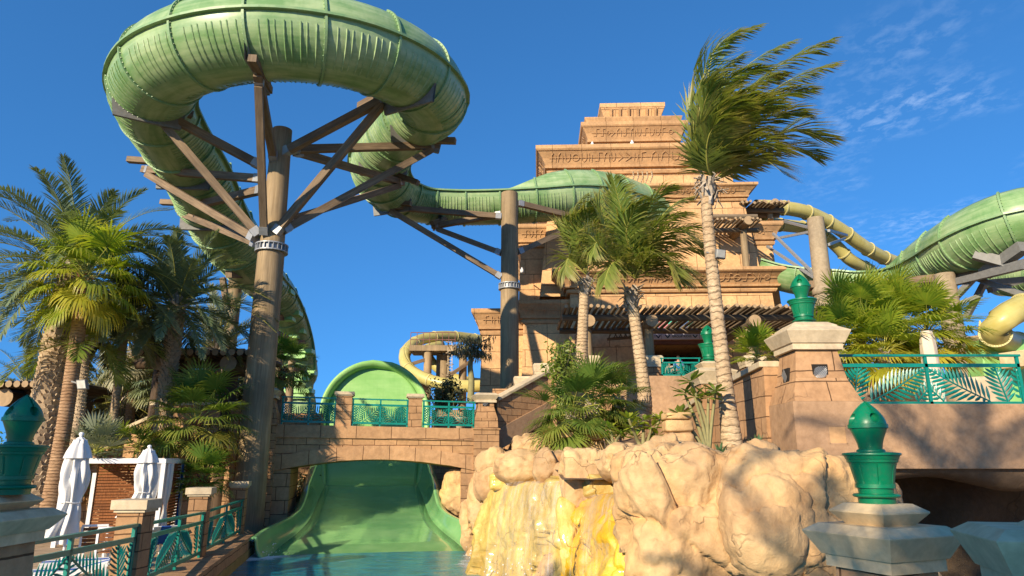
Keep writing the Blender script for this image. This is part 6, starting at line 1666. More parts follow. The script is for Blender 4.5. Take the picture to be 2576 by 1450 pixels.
def fan_palm(label, tr, r0, r1, nf, R_, pet, seed, lm='leaf_fan', e0=80, e1=-40, droop=.5, group='fan palms', dry=.2, cat='palm tree', husk='husk_dark', tm='trunk_fan', nseg=34, wind=Vector((0, 0, 0)), name='fan_palm', edge=.45, spread=125):
    rr = random.Random(seed); P = [at(*q) for q in tr]; t = palm_root(name, label, P, group); t['category'] = cat
    mb = MB(); ringtrunk(mb, P, r0, r1, .075, .05, 16, r0 * .25, rr); obj('trunk', mb, MAT[tm], t)
    top = P[-1]; lf, rc = MB(), MB()
    for d, f in dirs(nf, e0, e1, rr):
        l = pet * rr.uniform(.8, 1.15); c = top + Vector((0, 0, .2 * (1 - f)))
        q = arcpts(c, d, l, .45, wind * .5, 3)
        fan(lf, rc, c, q[-1], R_ * rr.uniform(.85, 1.1), nseg, spread, droop * rr.uniform(.7, 1.3) * (.5 + f), max(0, dry * (f - .35) * rr.uniform(.2, 2.4)), rr, None, .016, edge, wind)
    obj('crown', lf, MAT[lm], t, attr=True); obj('leaf_stalks', rc, MAT['rachis'], t)
    if husk:
        mb = MB()
        for k in range(34):
            a = k * 2.4; d = Vector((math.cos(a), math.sin(a), 1.3)).normalized(); p = top + Vector((0, 0, -.75 + .75 * k / 34))
            mb.bar(p + d * r1 * .4, p + d * (r1 + .22), .09, .03)
        obj('leaf_bases', mb, MAT[husk], t)
    return t

W0 = Vector((0, 0, 0))
# ---- left group
date_palm('tall grey-green date palm with a thick rough trunk at far left', [(84, 1300, 23.6), (112, 1060, 23.6), (140, 900, 23.6), (163, 790, 23.6), (190, 690, 23.6)], .40, .44, 4.7, .60, 64, 1, e0=74, e1=-32, g=1.05, w=.024, nl=72, size=.22)
fan_palm('yellow-green fan palm with a slim smooth brown trunk and drooping leaf tips at left', [(120, 1300, 21.6), (160, 1080, 21.6), (190, 880, 21.6), (214, 712, 21.6)], .22, .21, 30, 1.08, 1.15, 2, 'leaf_fan', 86, -58, .95, dry=.45, nseg=38, edge=.5)
date_palm('dark green date palm with a rough trunk beside the thick slide post', [(402, 1180, 25.5), (412, 1040, 25.5), (432, 880, 25.5), (447, 760, 25.5)], .26, .29, 3.6, .52, 58, 3, e0=78, e1=-30, g=.95, w=.024, nl=64, size=.16)
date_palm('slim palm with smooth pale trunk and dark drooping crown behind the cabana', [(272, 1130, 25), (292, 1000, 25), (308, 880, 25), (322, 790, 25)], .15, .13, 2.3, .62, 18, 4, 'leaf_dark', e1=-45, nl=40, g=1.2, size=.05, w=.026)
date_palm('palm with a ringed golden trunk and broad drooping yellow-green fronds behind the slim brown trunk', [(188, 1130, 23), (200, 1010, 23), (212, 890, 23), (220, 860, 23)], .20, .17, 2.6, .68, 15, 5, 'leaf_coco', e1=-20, nl=40, g=1.5, size=.06, w=.026)
fan_palm('bushy deep green fan palm leaning against the thick slide post', [(470, 1230, 25.2), (482, 1150, 25.2), (492, 1075, 25.2)], .18, .17, 34, 1.05, 1.25, 6, 'leaf_fan2', 86, -35, .5, dry=.55, nseg=34)
fan_palm('small dark green fan palm bush left of the post foot, behind the cabana', [(500, 1290, 24.2), (512, 1215, 24.2)], .18, .16, 24, .70, .62, 7, 'leaf_fan2', 80, -20, .3, dry=.2, nseg=26)
date_palm('silvery upright palm in front of the slide trestle', [(530, 1010, 31), (538, 930, 31), (542, 880, 31)], .28, .30, 3.2, .50, 24, 8, 'leaf_silver', e1=12, nl=44, g=.5, size=.12)
fan_palm('dark green fan palm behind the left end of the bridge', [(700, 1040, 33.5), (704, 985, 33.5), (712, 935, 33.5)], .18, .17, 26, .9, .95, 9, 'leaf_fan2', 78, -35, .45, dry=.25, nseg=28)
date_palm('small far date palm at the left picture edge above the log roof', [(66, 1010, 40), (68, 975, 40)], .2, .2, 3.0, .45, 22, 10, 'leaf_date', e1=-5, nl=36, g=.8, size=.06)
fan_palm('tall pale green fan palm with a dry skirt left of the rough date palm trunk', [(322, 1120, 31), (330, 1000, 31), (335, 890, 31)], .2, .18, 30, 1.0, 1.1, 11, 'leaf_silver', 80, -60, .6, dry=.8, nseg=28, husk='husk')
fan_palm('bushy pale green fan palm low behind the garden wall', [(395, 1080, 31), (398, 1010, 31), (400, 960, 31)], .2, .18, 26, .9, .95, 12, 'leaf_date', 80, -50, .5, dry=.5, nseg=26)
fan_palm('silvery blue fan palm bush behind the left parasol', [(236, 1190, 22), (240, 1145, 22)], .1, .1, 20, .62, .55, 13, 'leaf_silver', 80, 5, .05, dry=.1, nseg=26, husk=None)
date_palm('distant windblown palm behind the log shelter', [(262, 1050, 36), (258, 1000, 36)], .2, .2, 3.2, .5, 20, 14, 'leaf_date', e1=0, nl=34, g=.9, size=.06)
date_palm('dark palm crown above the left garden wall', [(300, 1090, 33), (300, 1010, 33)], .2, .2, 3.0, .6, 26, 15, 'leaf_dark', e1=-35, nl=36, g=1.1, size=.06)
fan_palm('dim fan palm bush between the palm trunks at far left', [(118, 1180, 27), (120, 1120, 27)], .12, .12, 24, .75, .7, 16, 'leaf_fan2', 80, -20, .3, dry=.2, nseg=24, husk=None)
def bush(name, label, c, R_, n, seed, lm='leaf_bush', lw=.035, ll=.16, squash=.8, cat='shrub', group=None, stem=True, up=.2):
    rr = random.Random(seed); c = Vector(c); t = thing(name, label, cat, c - Vector((0, 0, R_ * squash)), group)
    lf, st = MB(), MB()
    nb = max(6, n // 26)
    for k in range(nb):
        a = rr.uniform(0, 6.28); e = rr.uniform(-.5, 1.4); d = Vector((math.cos(a) * math.cos(e), math.sin(a) * math.cos(e), math.sin(e)))
        tipp = c + Vector((d.x * R_, d.y * R_, d.z * R_ * squash)) * rr.uniform(.55, 1.0)
        b0 = c - Vector((0, 0, R_ * squash)); mid = b0.lerp(tipp, .5) + Vector((rr.uniform(-.1, .1), rr.uniform(-.1, .1), .05)) * R_
        st.tube([b0, mid, tipp], [.03 * R_, .02 * R_, .008 * R_], 4, 0, True, False)
        for j in range(26):
            f = rr.uniform(.45, 1); p = (b0.lerp(mid, f * 2) if f < .5 else mid.lerp(tipp, f * 2 - 1)) + Vector((rr.gauss(0, 1), rr.gauss(0, 1), rr.gauss(0, 1))) * .10 * R_
            dd = Vector((rr.gauss(0, 1), rr.gauss(0, 1), rr.gauss(up, .7))).normalized(); s = dd.cross(Vector((rr.gauss(0, 1), rr.gauss(0, 1), rr.gauss(0, 1)))).normalized() * lw
            l = ll * rr.uniform(.7, 1.3); q = rr.random() * .25
            lf.add([p, p + dd * l * .45 + s, p + dd * l - Vector((0, 0, l * .2)), p + dd * l * .45 - s], [(0, 1, 2, 3)], 0, False, None, [q] * 4)
    obj('foliage', lf, MAT[lm], t, attr=True); obj('stems', st, MAT['twig'], t)
    return t
for (x, y, D, s, lb) in ((292, 1118, 24, 1, 'yellow-green bamboo-like shrub left of the cabana roof corner'), (345, 1128, 24, 2, 'yellow-green shrub in the middle between the two white parasols'), (425, 1128, 24.2, 3, 'yellow-green shrub right of the second parasol by the rough palm trunk')):
    fan_palm(lb, [(x, y + 40, D), (x + 1, y + 10, D)], .03, .03, 16, .42, .45, 30 + s, 'leaf_bush', 75, 5, .15, 'low shrubs behind the cabana', .5, 'shrub', None, 'twig', 9, name='dwarf_palm', spread=80)
for (x, y, D, R_, s, lb) in ((215, 1160, 26, 1.3, 5, 'dark green hedge bush behind the left parasol'), (150, 1200, 27, 1.6, 6, 'dark green bush at far left behind the palm trunks'), (60, 1130, 33, 2.2, 7, 'large dim bush under the log shelter'), (390, 1150, 27, 1.0, 8, 'low green bush in front of the garden wall')):
    bush('green_bush', lb, at(x, y, D), R_, 900, s, 'leaf_fan2' if s != 8 else 'leaf_bush', .05, .22)
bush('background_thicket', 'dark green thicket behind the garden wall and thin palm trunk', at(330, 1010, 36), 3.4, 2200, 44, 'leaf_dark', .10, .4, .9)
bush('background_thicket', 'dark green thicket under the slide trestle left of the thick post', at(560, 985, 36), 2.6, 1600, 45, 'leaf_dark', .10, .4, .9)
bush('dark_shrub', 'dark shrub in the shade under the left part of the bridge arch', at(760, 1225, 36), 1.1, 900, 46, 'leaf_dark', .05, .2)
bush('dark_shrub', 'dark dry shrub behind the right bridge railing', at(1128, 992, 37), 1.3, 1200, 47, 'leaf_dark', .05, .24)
# weeping tree left of the tower
tr0_ = at(1180, 1010, 37)
wt_ = thing('weeping_tree', 'small tree with drooping dark dry leaves in front of the tower left corner', 'tree', tr0_)
rr = random.Random(9); lf, st = MB(), MB()
P = catmull([at(1183, 1015, 37), at(1186, 960, 37), at(1183, 925, 37), at(1186, 900, 37)], 8)
st.tube(P, [.20 - .08 * i / (len(P) - 1) for i in range(len(P))], 10)
for k in range(30):
    a = k * 2.4; tip = at(1186, 885, 37) + Vector((math.cos(a) * rr.uniform(.4, 1.35), math.sin(a) * rr.uniform(.3, 1.2), rr.uniform(-.4, .95)))
    mid = P[-1].lerp(tip, .5) + Vector((0, 0, .3)); st.tube([P[-1], mid, tip], [.05, .035, .012], 5, 0, True, False)
    for j in range(46):
        f = rr.uniform(.5, 1.05); p = P[-1].lerp(mid, f * 2) if f < .5 else mid.lerp(tip, f * 2 - 1)
        p = p + Vector((rr.gauss(0, .16), rr.gauss(0, .16), rr.gauss(0, .1)))
        l = rr.uniform(.16, .34); d = Vector((rr.gauss(0, .35), rr.gauss(0, .35), -1)).normalized(); s = d.cross(Vector((rr.gauss(0, 1), rr.gauss(0, 1), 0))).normalized() * .028; q = rr.random() * .8
        lf.add([p, p + d * l * .5 + s, p + d * l, p + d * l * .5 - s], [(0, 1, 2, 3)], 0, False, None, [q] * 4)
obj('crown', lf, MAT['leaf_dark'], wt_, attr=True); obj('trunk', st, MAT['twig'], wt_)

# ---- windblown coconut palms
def husk(mb, top, r, n, rr, L=.5):
    for k in range(n):
        a = k * 2.4 + rr.uniform(-.2, .2); d = Vector((math.cos(a), math.sin(a), 0)); s = Vector((-math.sin(a), math.cos(a), 0))
        p = top + Vector((0, 0, -.35 + .5 * k / n)); w_ = r * .36
        q1 = p + d * (r + .05) + Vector((0, 0, L * .5)); cu_ = rr.uniform(-.5, .4)
        q2 = q1 + d * rr.uniform(.1, .3) + Vector((0, 0, L * cu_)) + s * rr.uniform(-.1, .1)
        mb.add([p + d * r * .8 - s * w_, p + d * r * .8 + s * w_, q1 + s * w_ * .8, q1 - s * w_ * .8, q2 + s * w_ * .3, q2 - s * w_ * .3], [(0, 1, 2, 3), (3, 2, 4, 5)], 0, False)
def coco(label, tr, r0, r1, fr, ll, seed, D, nl=58, wind=Vector((.75, .1, 0)), drp=.35, w=.024, hk=26):
    rr = random.Random(seed); P = [at(*q) for q in tr]; t = palm_root('coconut_palm', label, P, 'windblown coconut palms')
    mb = MB(); ringtrunk(mb, P, r0, r1, .13, .045, 20, r0 * .55, rr); obj('trunk', mb, MAT['trunk_coco'], t)
    lf, rc = MB(), MB()
    for k, (pp_, dz, dd) in enumerate(fr):
        n = len(pp_); sq = (lambda x: x + max(0, 1800 - x) * .45) if D < 20 else (lambda x: x); pts = [at(sq(x), y, D + dz * i / (n - 1)) for i, (x, y) in enumerate(pp_)]
        frond(lf, rc, pts, ll * rr.uniform(.85, 1.1), nl, w, drp, wind, .1, dd * .6, rr, .034, .10, 55, .5)
    obj('crown', lf, MAT['leaf_coco'], t, attr=True); obj('leaf_stalks', rc, MAT['rachis'], t)
    mb = MB(); husk(mb, P[-1], r1 * 1.15, hk, rr, .55); husk(mb, P[-1] - Vector((0, 0, .25)), r1 * 1.3, hk // 2, rr, .5); o = obj('dry_husk', mb, MAT['husk'], t, solid=.012)
    return t
b1 = (1788, 455)
coco('tallest windblown coconut palm with ringed pale trunk in front of the tower right side',
     [(1845, 1150, 16.6), (1828, 1000, 16.6), (1808, 830, 16.6), (1788, 640, 16.6), (1778, 520, 16.6), (1781, 470, 16.6)], .19, .135, [
     ([b1, (1762, 330), (1765, 200), (1810, 110), (1905, 66)], .8, .05), ([b1, (1750, 360), (1742, 250), (1765, 150), (1850, 80)], -.6, .05),
     ([b1, (1800, 340), (1860, 250), (1960, 165), (2090, 100)], -.5, .12), ([b1, (1815, 350), (1890, 270), (1990, 200), (2100, 160)], .9, .18),
     ([b1, (1790, 330), (1830, 220), (1900, 150), (1990, 105)], 1.2, .06), ([b1, (1770, 350), (1790, 250), (1850, 190), (1930, 170)], -1.2, .05),
     ([b1, (1820, 380), (1890, 320), (1960, 285), (2025, 285)], -.9, .15), ([b1, (1810, 370), (1870, 290), (1950, 240), (2040, 225)], -1.4, .1),
     ([b1, (1850, 420), (1920, 370), (1990, 325), (2090, 352)], -.7, .22), ([b1, (1850, 430), (1930, 385), (2000, 370), (2060, 400)], .6, .3),
     ([b1, (1760, 400), (1742, 330), (1750, 260), (1790, 210)], -1.5, .1), ([b1, (1830, 425), (1880, 400), (1930, 405), (1975, 440)], -1.2, .3),
     ([b1, (1780, 380), (1800, 300), (1850, 250), (1910, 240)], -1.8, .1), ([b1, (1800, 400), (1850, 350), (1900, 330), (1960, 345)], 1.6, .15),
     ([b1, (1755, 420), (1738, 380), (1745, 340), (1775, 300)], .9, .15), ([b1, (1790, 360), (1825, 280), (1890, 215), (1965, 190)], .2, .1), ([b1, (1765, 380), (1755, 290), (1790, 200), (1860, 140)], .3, .08), ([b1, (1800, 400), (1835, 330), (1885, 280), (1955, 260)], -1.9, .1), ([b1, (1775, 400), (1785, 330), (1820, 280), (1880, 260)], -2.0, .1), ([b1, (1810, 410), (1860, 370), (1915, 360), (1975, 385)], -1.7, .2), ([b1, (1765, 420), (1760, 370), (1785, 325), (1830, 300)], -1.8, .12)], 1.0, 21, 16.6, 62, Vector((.72, .12, -.05)), .22, .027)
b2 = (1596, 700)
coco('middle windblown coconut palm with one bright upright frond before the pergola',
     [(1612, 1075, 24.5), (1622, 1010, 24.5), (1610, 900, 24.5), (1596, 800, 24.5), (1588, 745, 24.5)], .24, .19, [
     ([b2, (1588, 640), (1572, 560), (1555, 500), (1542, 448)], -1.6, .02), ([b2, (1620, 620), (1660, 550), (1700, 510), (1740, 495)], 1.0, .1), ([b2, (1630, 640), (1690, 590), (1740, 570), (1775, 590)], -.8, .12),
     ([b2, (1640, 660), (1700, 630), (1750, 625), (1790, 655)], .8, .2), ([b2, (1560, 640), (1530, 590), (1515, 540), (1510, 495)], .9, .08), ([b2, (1555, 660), (1520, 630), (1500, 610), (1492, 640)], -.7, .1),
     ([b2, (1640, 690), (1690, 675), (1730, 680), (1765, 715)], -1.2, .25), ([b2, (1600, 620), (1625, 540), (1655, 490), (1690, 470)], -1.2, .08), ([b2, (1570, 670), (1545, 660), (1530, 680), (1520, 715)], -1.0, .15), ([b2, (1625, 680), (1660, 660), (1690, 670), (1710, 710)], -1.8, .2),
     ([b2, (1605, 630), (1640, 575), (1690, 545), (1735, 535)], -1.6, .1), ([b2, (1580, 630), (1555, 560), (1550, 510), (1560, 470)], 1.4, .05), ([b2, (1630, 650), (1690, 610), (1740, 600), (1785, 625)], 1.8, .15), ([b2, (1615, 640), (1660, 590), (1705, 575), (1750, 600)], -2.2, .15), ([b2, (1590, 640), (1575, 590), (1590, 540), (1620, 500)], -2.4, .06), ([b2, (1550, 660), (1510, 620), (1480, 590), (1465, 600)], .3, .1), ([b2, (1610, 670), (1640, 640), (1680, 650), (1705, 690)], -2.4, .2)], 1.15, 22, 24.5, 54, Vector((.38, -.1, -.1)), .35, .034)
b3 = (1474, 690)
coco('left windblown coconut palm crown, half hidden behind the middle one',
     [(1462, 930, 31), (1466, 830, 31), (1470, 740, 31), (1472, 715, 31)], .26, .22, [
     ([b3, (1455, 620), (1440, 560), (1450, 515), (1475, 490)], 0, .06), ([b3, (1445, 640), (1430, 590), (1432, 560), (1445, 540)], -1, .1), ([b3, (1470, 610), (1480, 550), (1500, 505), (1530, 480)], 1, .06), ([b3, (1490, 630), (1520, 580), (1550, 560), (1580, 555)], -.5, .1),
     ([b3, (1450, 670), (1432, 650), (1425, 660), (1422, 690)], -.8, .2), ([b3, (1500, 660), (1530, 640), (1555, 650), (1570, 680)], .9, .15), ([b3, (1460, 640), (1450, 590), (1465, 545), (1495, 520)], -1.6, .1), ([b3, (1480, 640), (1495, 590), (1520, 560), (1550, 550)], -1.6, .1), ([b3, (1440, 650), (1425, 610), (1425, 570), (1435, 530)], .5, .06), ([b3, (1465, 630), (1468, 570), (1485, 520), (1510, 500)], -2.0, .06)], 1.2, 23, 31, 46, Vector((.38, -.1, -.1)), .4, .036)

# ---- fan palms and small plants of the planting bed
WR = Vector((.12, 0, 0))
fan_palm('big green fan palm clump with broad drooping fans in the planting bed', [(1490, 1120, 20.5), (1492, 1070, 20.5), (1490, 1030, 20.5)], .17, .15, 24, .88, .85, 41, 'leaf_fan2', 84, -35, .45, dry=.3, nseg=38, husk='husk', wind=WR)
fan_palm('lower fan palm with one wide fan hanging left over the rocks', [(1452, 1110, 19.8), (1446, 1075, 19.8), (1440, 1050, 19.8)], .12, .12, 16, .95, .85, 42, 'leaf_fan2', 60, -40, .3, dry=.25, nseg=40, husk='husk', wind=WR)
fan_palm('right hand fan palm of the planting bed behind the middle palm trunk', [(1556, 1090, 22.5), (1558, 1050, 22.5), (1556, 1015, 22.5)], .16, .15, 13, .62, .6, 43, 'leaf_fan2', 82, -30, .45, dry=.35, nseg=32, husk='husk', wind=WR)
bush('leafy_shrub', 'bright green leafy shrub behind the fan palm clump at the stair head', at(1420, 915, 27), .95, 900, 51, 'leaf_bush', .045, .24, 1.2)
bush('leafy_shrub', 'yellow-green shrub low between the fan palm trunks', at(1425, 1035, 22.5), .6, 800, 52, 'leaf_bush', .03, .16)
bush('leafy_shrub', 'yellow-green shrub under the right hand fan palm', at(1560, 1070, 20.5), .5, 500, 55, 'leaf_fan2', .04, .16)
def flowers(label, c, R_, seed):
    rr = random.Random(seed); t = bush('flowering_shrub', label, c, R_, 500, seed, 'leaf_fan2', .03, .10)
    fl = MB()
    for k in range(160):
        p = Vector(c) + Vector((rr.gauss(0, .5), rr.gauss(-.2, .4), rr.gauss(.05, .4))) * R_
        for j in range(3):
            d = Vector((rr.gauss(0, 1), rr.gauss(0, 1), rr.gauss(0, 1))).normalized(); s = d.cross(Vector((rr.gauss(0, 1), 1, .2))).normalized() * .022
            fl.add([p, p + d * .03 + s, p + d * .06, p + d * .03 - s], [(0, 1, 2, 3)])
    obj('flowers', fl, MAT['petal'], t, attr=True)
flowers('magenta flowering shrub left of the slim stacked stone pillar', at(1398, 1102, 19.8), .30, 61)
flowers('magenta flowers peeping out right of the slim stacked stone pillar', at(1450, 1106, 19.8), .22, 62)
def plumeria(label, base, tips, D, seed, lsz=.30):
    rr = random.Random(seed); b0 = at(*base, D); t = thing('plumeria', label, 'small tree', b0, 'plumeria trees')
    st, lf = MB(), MB()
    for (q, via) in tips:
        p1 = at(*q, D + rr.uniform(-.3, .3)); m_ = at(*via, D); P = catmull([b0, m_, p1], 8)
        st.tube(P, [.06 - .03 * i / (len(P) - 1) for i in range(len(P))], 7)
        n = 15
        for k in range(n):
            a = k * 2.4; e = rr.uniform(-.25, .9); d = Vector((math.cos(a) * math.cos(e), math.sin(a) * math.cos(e), math.sin(e))); s = d.cross(Vector((0, 0, 1))).normalized()
            up = s.cross(d); l = lsz * rr.uniform(.75, 1.15); w_ = l * .19; q_ = rr.random() * .25
            pb = p1 + d * .03; c = [pb, pb + d * l * .35 + s * w_ * .8, pb + d * l * .7 + s * w_ - up * .02, pb + d * l - up * l * .12, pb + d * l * .7 - s * w_ - up * .02, pb + d * l * .35 - s * w_ * .8, pb + d * l * .5 - up * .025]
            lf.add(c, [(0, 1, 6), (1, 2, 6), (2, 3, 6), (3, 4, 6), (4, 5, 6), (5, 0, 6)], 0, False, None, [q_] * 7)
    obj('trunk', st, MAT['twig'], t); obj('leaves', lf, MAT['leaf_bush' if seed % 2 else 'leaf_fan'], t, attr=True)
plumeria('plumeria with bare branching stems and leaf rosettes beside the tall palm trunk', (1782, 1150), [((1748, 1000), (1770, 1080)), ((1800, 985), (1790, 1070)), ((1722, 990), (1755, 1070)), ((1712, 1045), (1745, 1090)), ((1738, 960), (1775, 1060)), ((1782, 1000), (1780, 1080))], 16.2, 71, .36)
plumeria('low plumeria with many leaf rosettes between the stacked stone pillars', (1620, 1140), [((1590, 1075), (1605, 1110)), ((1620, 1060), (1618, 1100)), ((1640, 1075), (1630, 1110)), ((1660, 1055), (1640, 1100)), ((1600, 1100), (1610, 1120)), ((1655, 1095), (1640, 1115)), ((1582, 1055), (1600, 1100))], 16.8, 72, .30)
plumeria('small dark leaved plumeria left of the low one, by the wide stone pillar', (1545, 1130), [((1535, 1080), (1540, 1105)), ((1560, 1095), (1550, 1110)), ((1520, 1100), (1535, 1115))], 18.6, 74, .26)
def agave(label, c, R_, n, seed):
    rr = random.Random(seed); t = thing('agave', label, 'agave', c, 'agave plants on the rock edge'); lf = MB()
    for k in range(n):
        a = k * 2.4; e = R(80 - 70 * k / n + rr.uniform(-8, 8)); d = Vector((math.cos(a) * math.cos(e), math.sin(a) * math.cos(e), math.sin(e))); s = d.cross(Vector((0, 0, 1)))
        s = s.normalized() if s.length > .05 else Vector((1, 0, 0)); up = s.cross(d); l = R_ * rr.uniform(.75, 1.1); w_ = l * .085; p = Vector(c)
        m1 = p + d * l * .4; m2 = p + d * l * .75 - Vector((0, 0, l * .05)); tp = p + d * l - Vector((0, 0, l * .12))
        lf.add([p - s * w_ * .6, p + s * w_ * .6, m1 - s * w_ + up * w_ * .5, m1 + s * w_ + up * w_ * .5, m1, m2 - s * w_ * .6 + up * w_ * .3, m2 + s * w_ * .6 + up * w_ * .3, tp],
               [(0, 1, 4), (0, 4, 2), (1, 3, 4), (2, 4, 5), (4, 3, 6), (5, 4, 6), (5, 6, 7)], 0, False, None, [rr.random() * .15] * 7 + [.5])
    obj('leaves', lf, MAT['leaf_agave'], t, attr=True)
agave('largest agave, on the rock edge right of the tall palm trunk', at(1908, 1150, 14.9), .56, 30, 1)
agave('agave on the rock edge left of the tall palm trunk', at(1768, 1158, 15.2), .42, 24, 2)
agave('agave half hidden behind the foot of the tall palm trunk', at(1812, 1150, 16.0), .42, 20, 3)
# ---- fan palms behind the right railing
k_ = 0
for (x, y, yb_, D, n, R_, pt_, s, lb) in ((2165, 850, 910, 22.5, 36, 1.05, 1.2, 81, 'large yellow-green fan palm clump, left part, behind the right railing'), (2245, 835, 910, 23.5, 38, 1.15, 1.3, 82, 'tallest yellow-green fan palm in the middle behind the right railing'), (2335, 850, 910, 22.5, 32, 1.05, 1.15, 83, 'windblown yellow-green fan palm right of the others behind the railing'), (2105, 875, 920, 21.0, 20, .85, .85, 84, 'low green fan palm just right of the big tan pier'), (2225, 900, 950, 20.8, 24, .9, .95, 85, 'low fan palm in front of the tall ones behind the right railing')):
    fan_palm(lb, [(x, yb_ + 60, D), (x, (y + yb_) / 2, D), (x, y, D)], .16, .14, n, R_, pt_, s, 'leaf_fan', 84, -38, .4, 'fan palms behind the right railing', .5, nseg=36, husk='husk', wind=Vector((.22, 0, 0)))
fan_palm('small yellow-green fan palm behind the cream coping left of the big pier', [(1905, 930, 20), (1905, 905, 20)], .09, .09, 18, .55, .45, 86, 'leaf_fan', 80, 0, .2, dry=.3, nseg=24, husk=None)
# ---- shade trees standing behind the viewpoint (outside the frame)
for k, (x, y, zt_, s) in enumerate(((-2.4, -3.4, 11.6, 91), (-11.7, -1.9, 6.3, 92), (-4.7, -6.2, 7.4, 93), (-7.2, -7.4, 8.6, 94))):
    rr = random.Random(s); t = thing('shade_palm', ['tall date palm behind the viewpoint whose crown shades the right bridge', 'date palm beside the left pedestal, outside the frame', 'lower date palm behind the viewpoint shading the right pedestal', 'third tall date palm behind the viewpoint shading the lower right boulders'][k], 'palm tree', (x, y, 0))
    mb = MB(); P = resample([Vector((x, y, 0)), Vector((x + .3, y, zt_ / 2)), Vector((x + .2, y, zt_))], .3); trunk_boots(mb, P, .35, .38, int(zt_ / .3), 8, .25, rr); obj('trunk', mb, MAT['trunk_date'], t)
    lf, rc = MB(), MB()
    for d, f in dirs(36 if k == 1 else 22 if k == 0 else 8 if k == 2 else 16, 84, -25, rr): frond(lf, rc, arcpts(P[-1], d, 4.0 * rr.uniform(.85, 1.1), .8), .6, 44, .026, .2, W0, .3, 0, rr, .03, .12)
    obj('crown', lf, MAT['leaf_date'], t, attr=True); obj('leaf_stalks', rc, MAT['rachis'], t)
# ------------------------------------------------------------------ cabana, parasols, furniture on the pool deck
FR = at(414, 1157, 22); FR.z = 0
ca = R(12); cx_ = Vector((math.cos(ca), math.sin(ca), 0)); cy_ = Vector((-math.sin(ca), math.cos(ca), 0))
CW, CDp, CH = 2.75, 2.5, 2.52
cab = thing('cabana', 'white framed cabana with red-brown slatted walls and tied white curtains', 'cabana', FR - cx_ * CW / 2 + cy_ * CDp / 2 + Vector((0, 0, DZ)))
def cp_(a, b_, z): return FR - cx_ * a + cy_ * b_ + Vector((0, 0, DZ + z))
for a, b_ in ((0, 0), (CW, 0), (0, CDp), (CW, CDp)):
    mb = MB(); mb.bar(cp_(a, b_, 0), cp_(a, b_, CH - .12), .12, .12, up=cy_); obj('post', mb, MAT['white'], cab)
for q in (((-.06, 0), (CW + .06, 0)), ((-.06, CDp), (CW + .06, CDp)), ((0, .06), (0, CDp - .06)), ((CW, .06), (CW, CDp - .06))):
    mb = MB(); mb.bar(cp_(*q[0], CH - .05), cp_(*q[1], CH - .05), .12, .13); obj('roof_beam', mb, MAT['white'], cab)
mb = MB(); mb.hexa([cp_(CW, 0, CH + .02), cp_(0, 0, CH + .02), cp_(0, CDp, CH + .02), cp_(CW, CDp, CH + .02)], [cp_(CW, 0, CH + .04), cp_(0, 0, CH + .04), cp_(0, CDp, CH + .04), cp_(CW, CDp, CH + .04)]); obj('roof_cloth', mb, MAT['fabric'], cab)
mb = MB()
for k in range(25): z = .10 + k * .094; mb.bar(cp_(.06, CDp, z), cp_(CW - .06, CDp, z), .03, .07)
obj('back_screen', mb, MAT['slat'], cab)
mb = MB()
for k in range(25): z = .10 + k * .094; mb.bar(cp_(0, .95, z), cp_(0, CDp - .06, z), .03, .07)
obj('side_screen', mb, MAT['slat'], cab)
mb = MB(); mb.bar(cp_(CW * .42, CDp - .05, 0), cp_(CW * .42, CDp - .05, CH - .1), .09, .05, up=cy_); obj('screen_post', mb, MAT['white'], cab)
def curtain(a, b_, w_, blue, along=cx_):
    c = cp_(a, b_, 0)
    def fn(i, j):
        th = i * 2 * math.pi; z = j * (CH - .2) + .08; zz = z / CH
        pin = 1 - .55 * math.exp(-((zz - .42) / .13) ** 2); r = w_ * pin * (1 + .25 * math.sin(th * 6 + zz) + .1 * math.sin(th * 11))
        return c + along * math.cos(th) * r * 1.25 + Vector((-along.y, along.x, 0)) * math.sin(th) * r * .6 + Vector((0, 0, z))
    mb = MB(); mb.grid(fn, 48, 20); obj('curtain', mb, MAT['fabric'], cab)
    if blue:
        mb = MB(); mb.grid(lambda i, j: fn(blue[0] + (blue[1] - blue[0]) * i, j) + (fn(blue[0] + (blue[1] - blue[0]) * i, j) - c - Vector((0, 0, j * (CH - .2) + .08))) * .12, 8, 20); obj('blue_border', mb, MAT['blue'], cab)
curtain(.33, .02, .15, None); curtain(-.02, .62, .15, None, cy_); curtain(CW - .26, .05, .14, (.80, .95)); curtain(.02, CDp - .22, .15, (.62, .80), cy_)

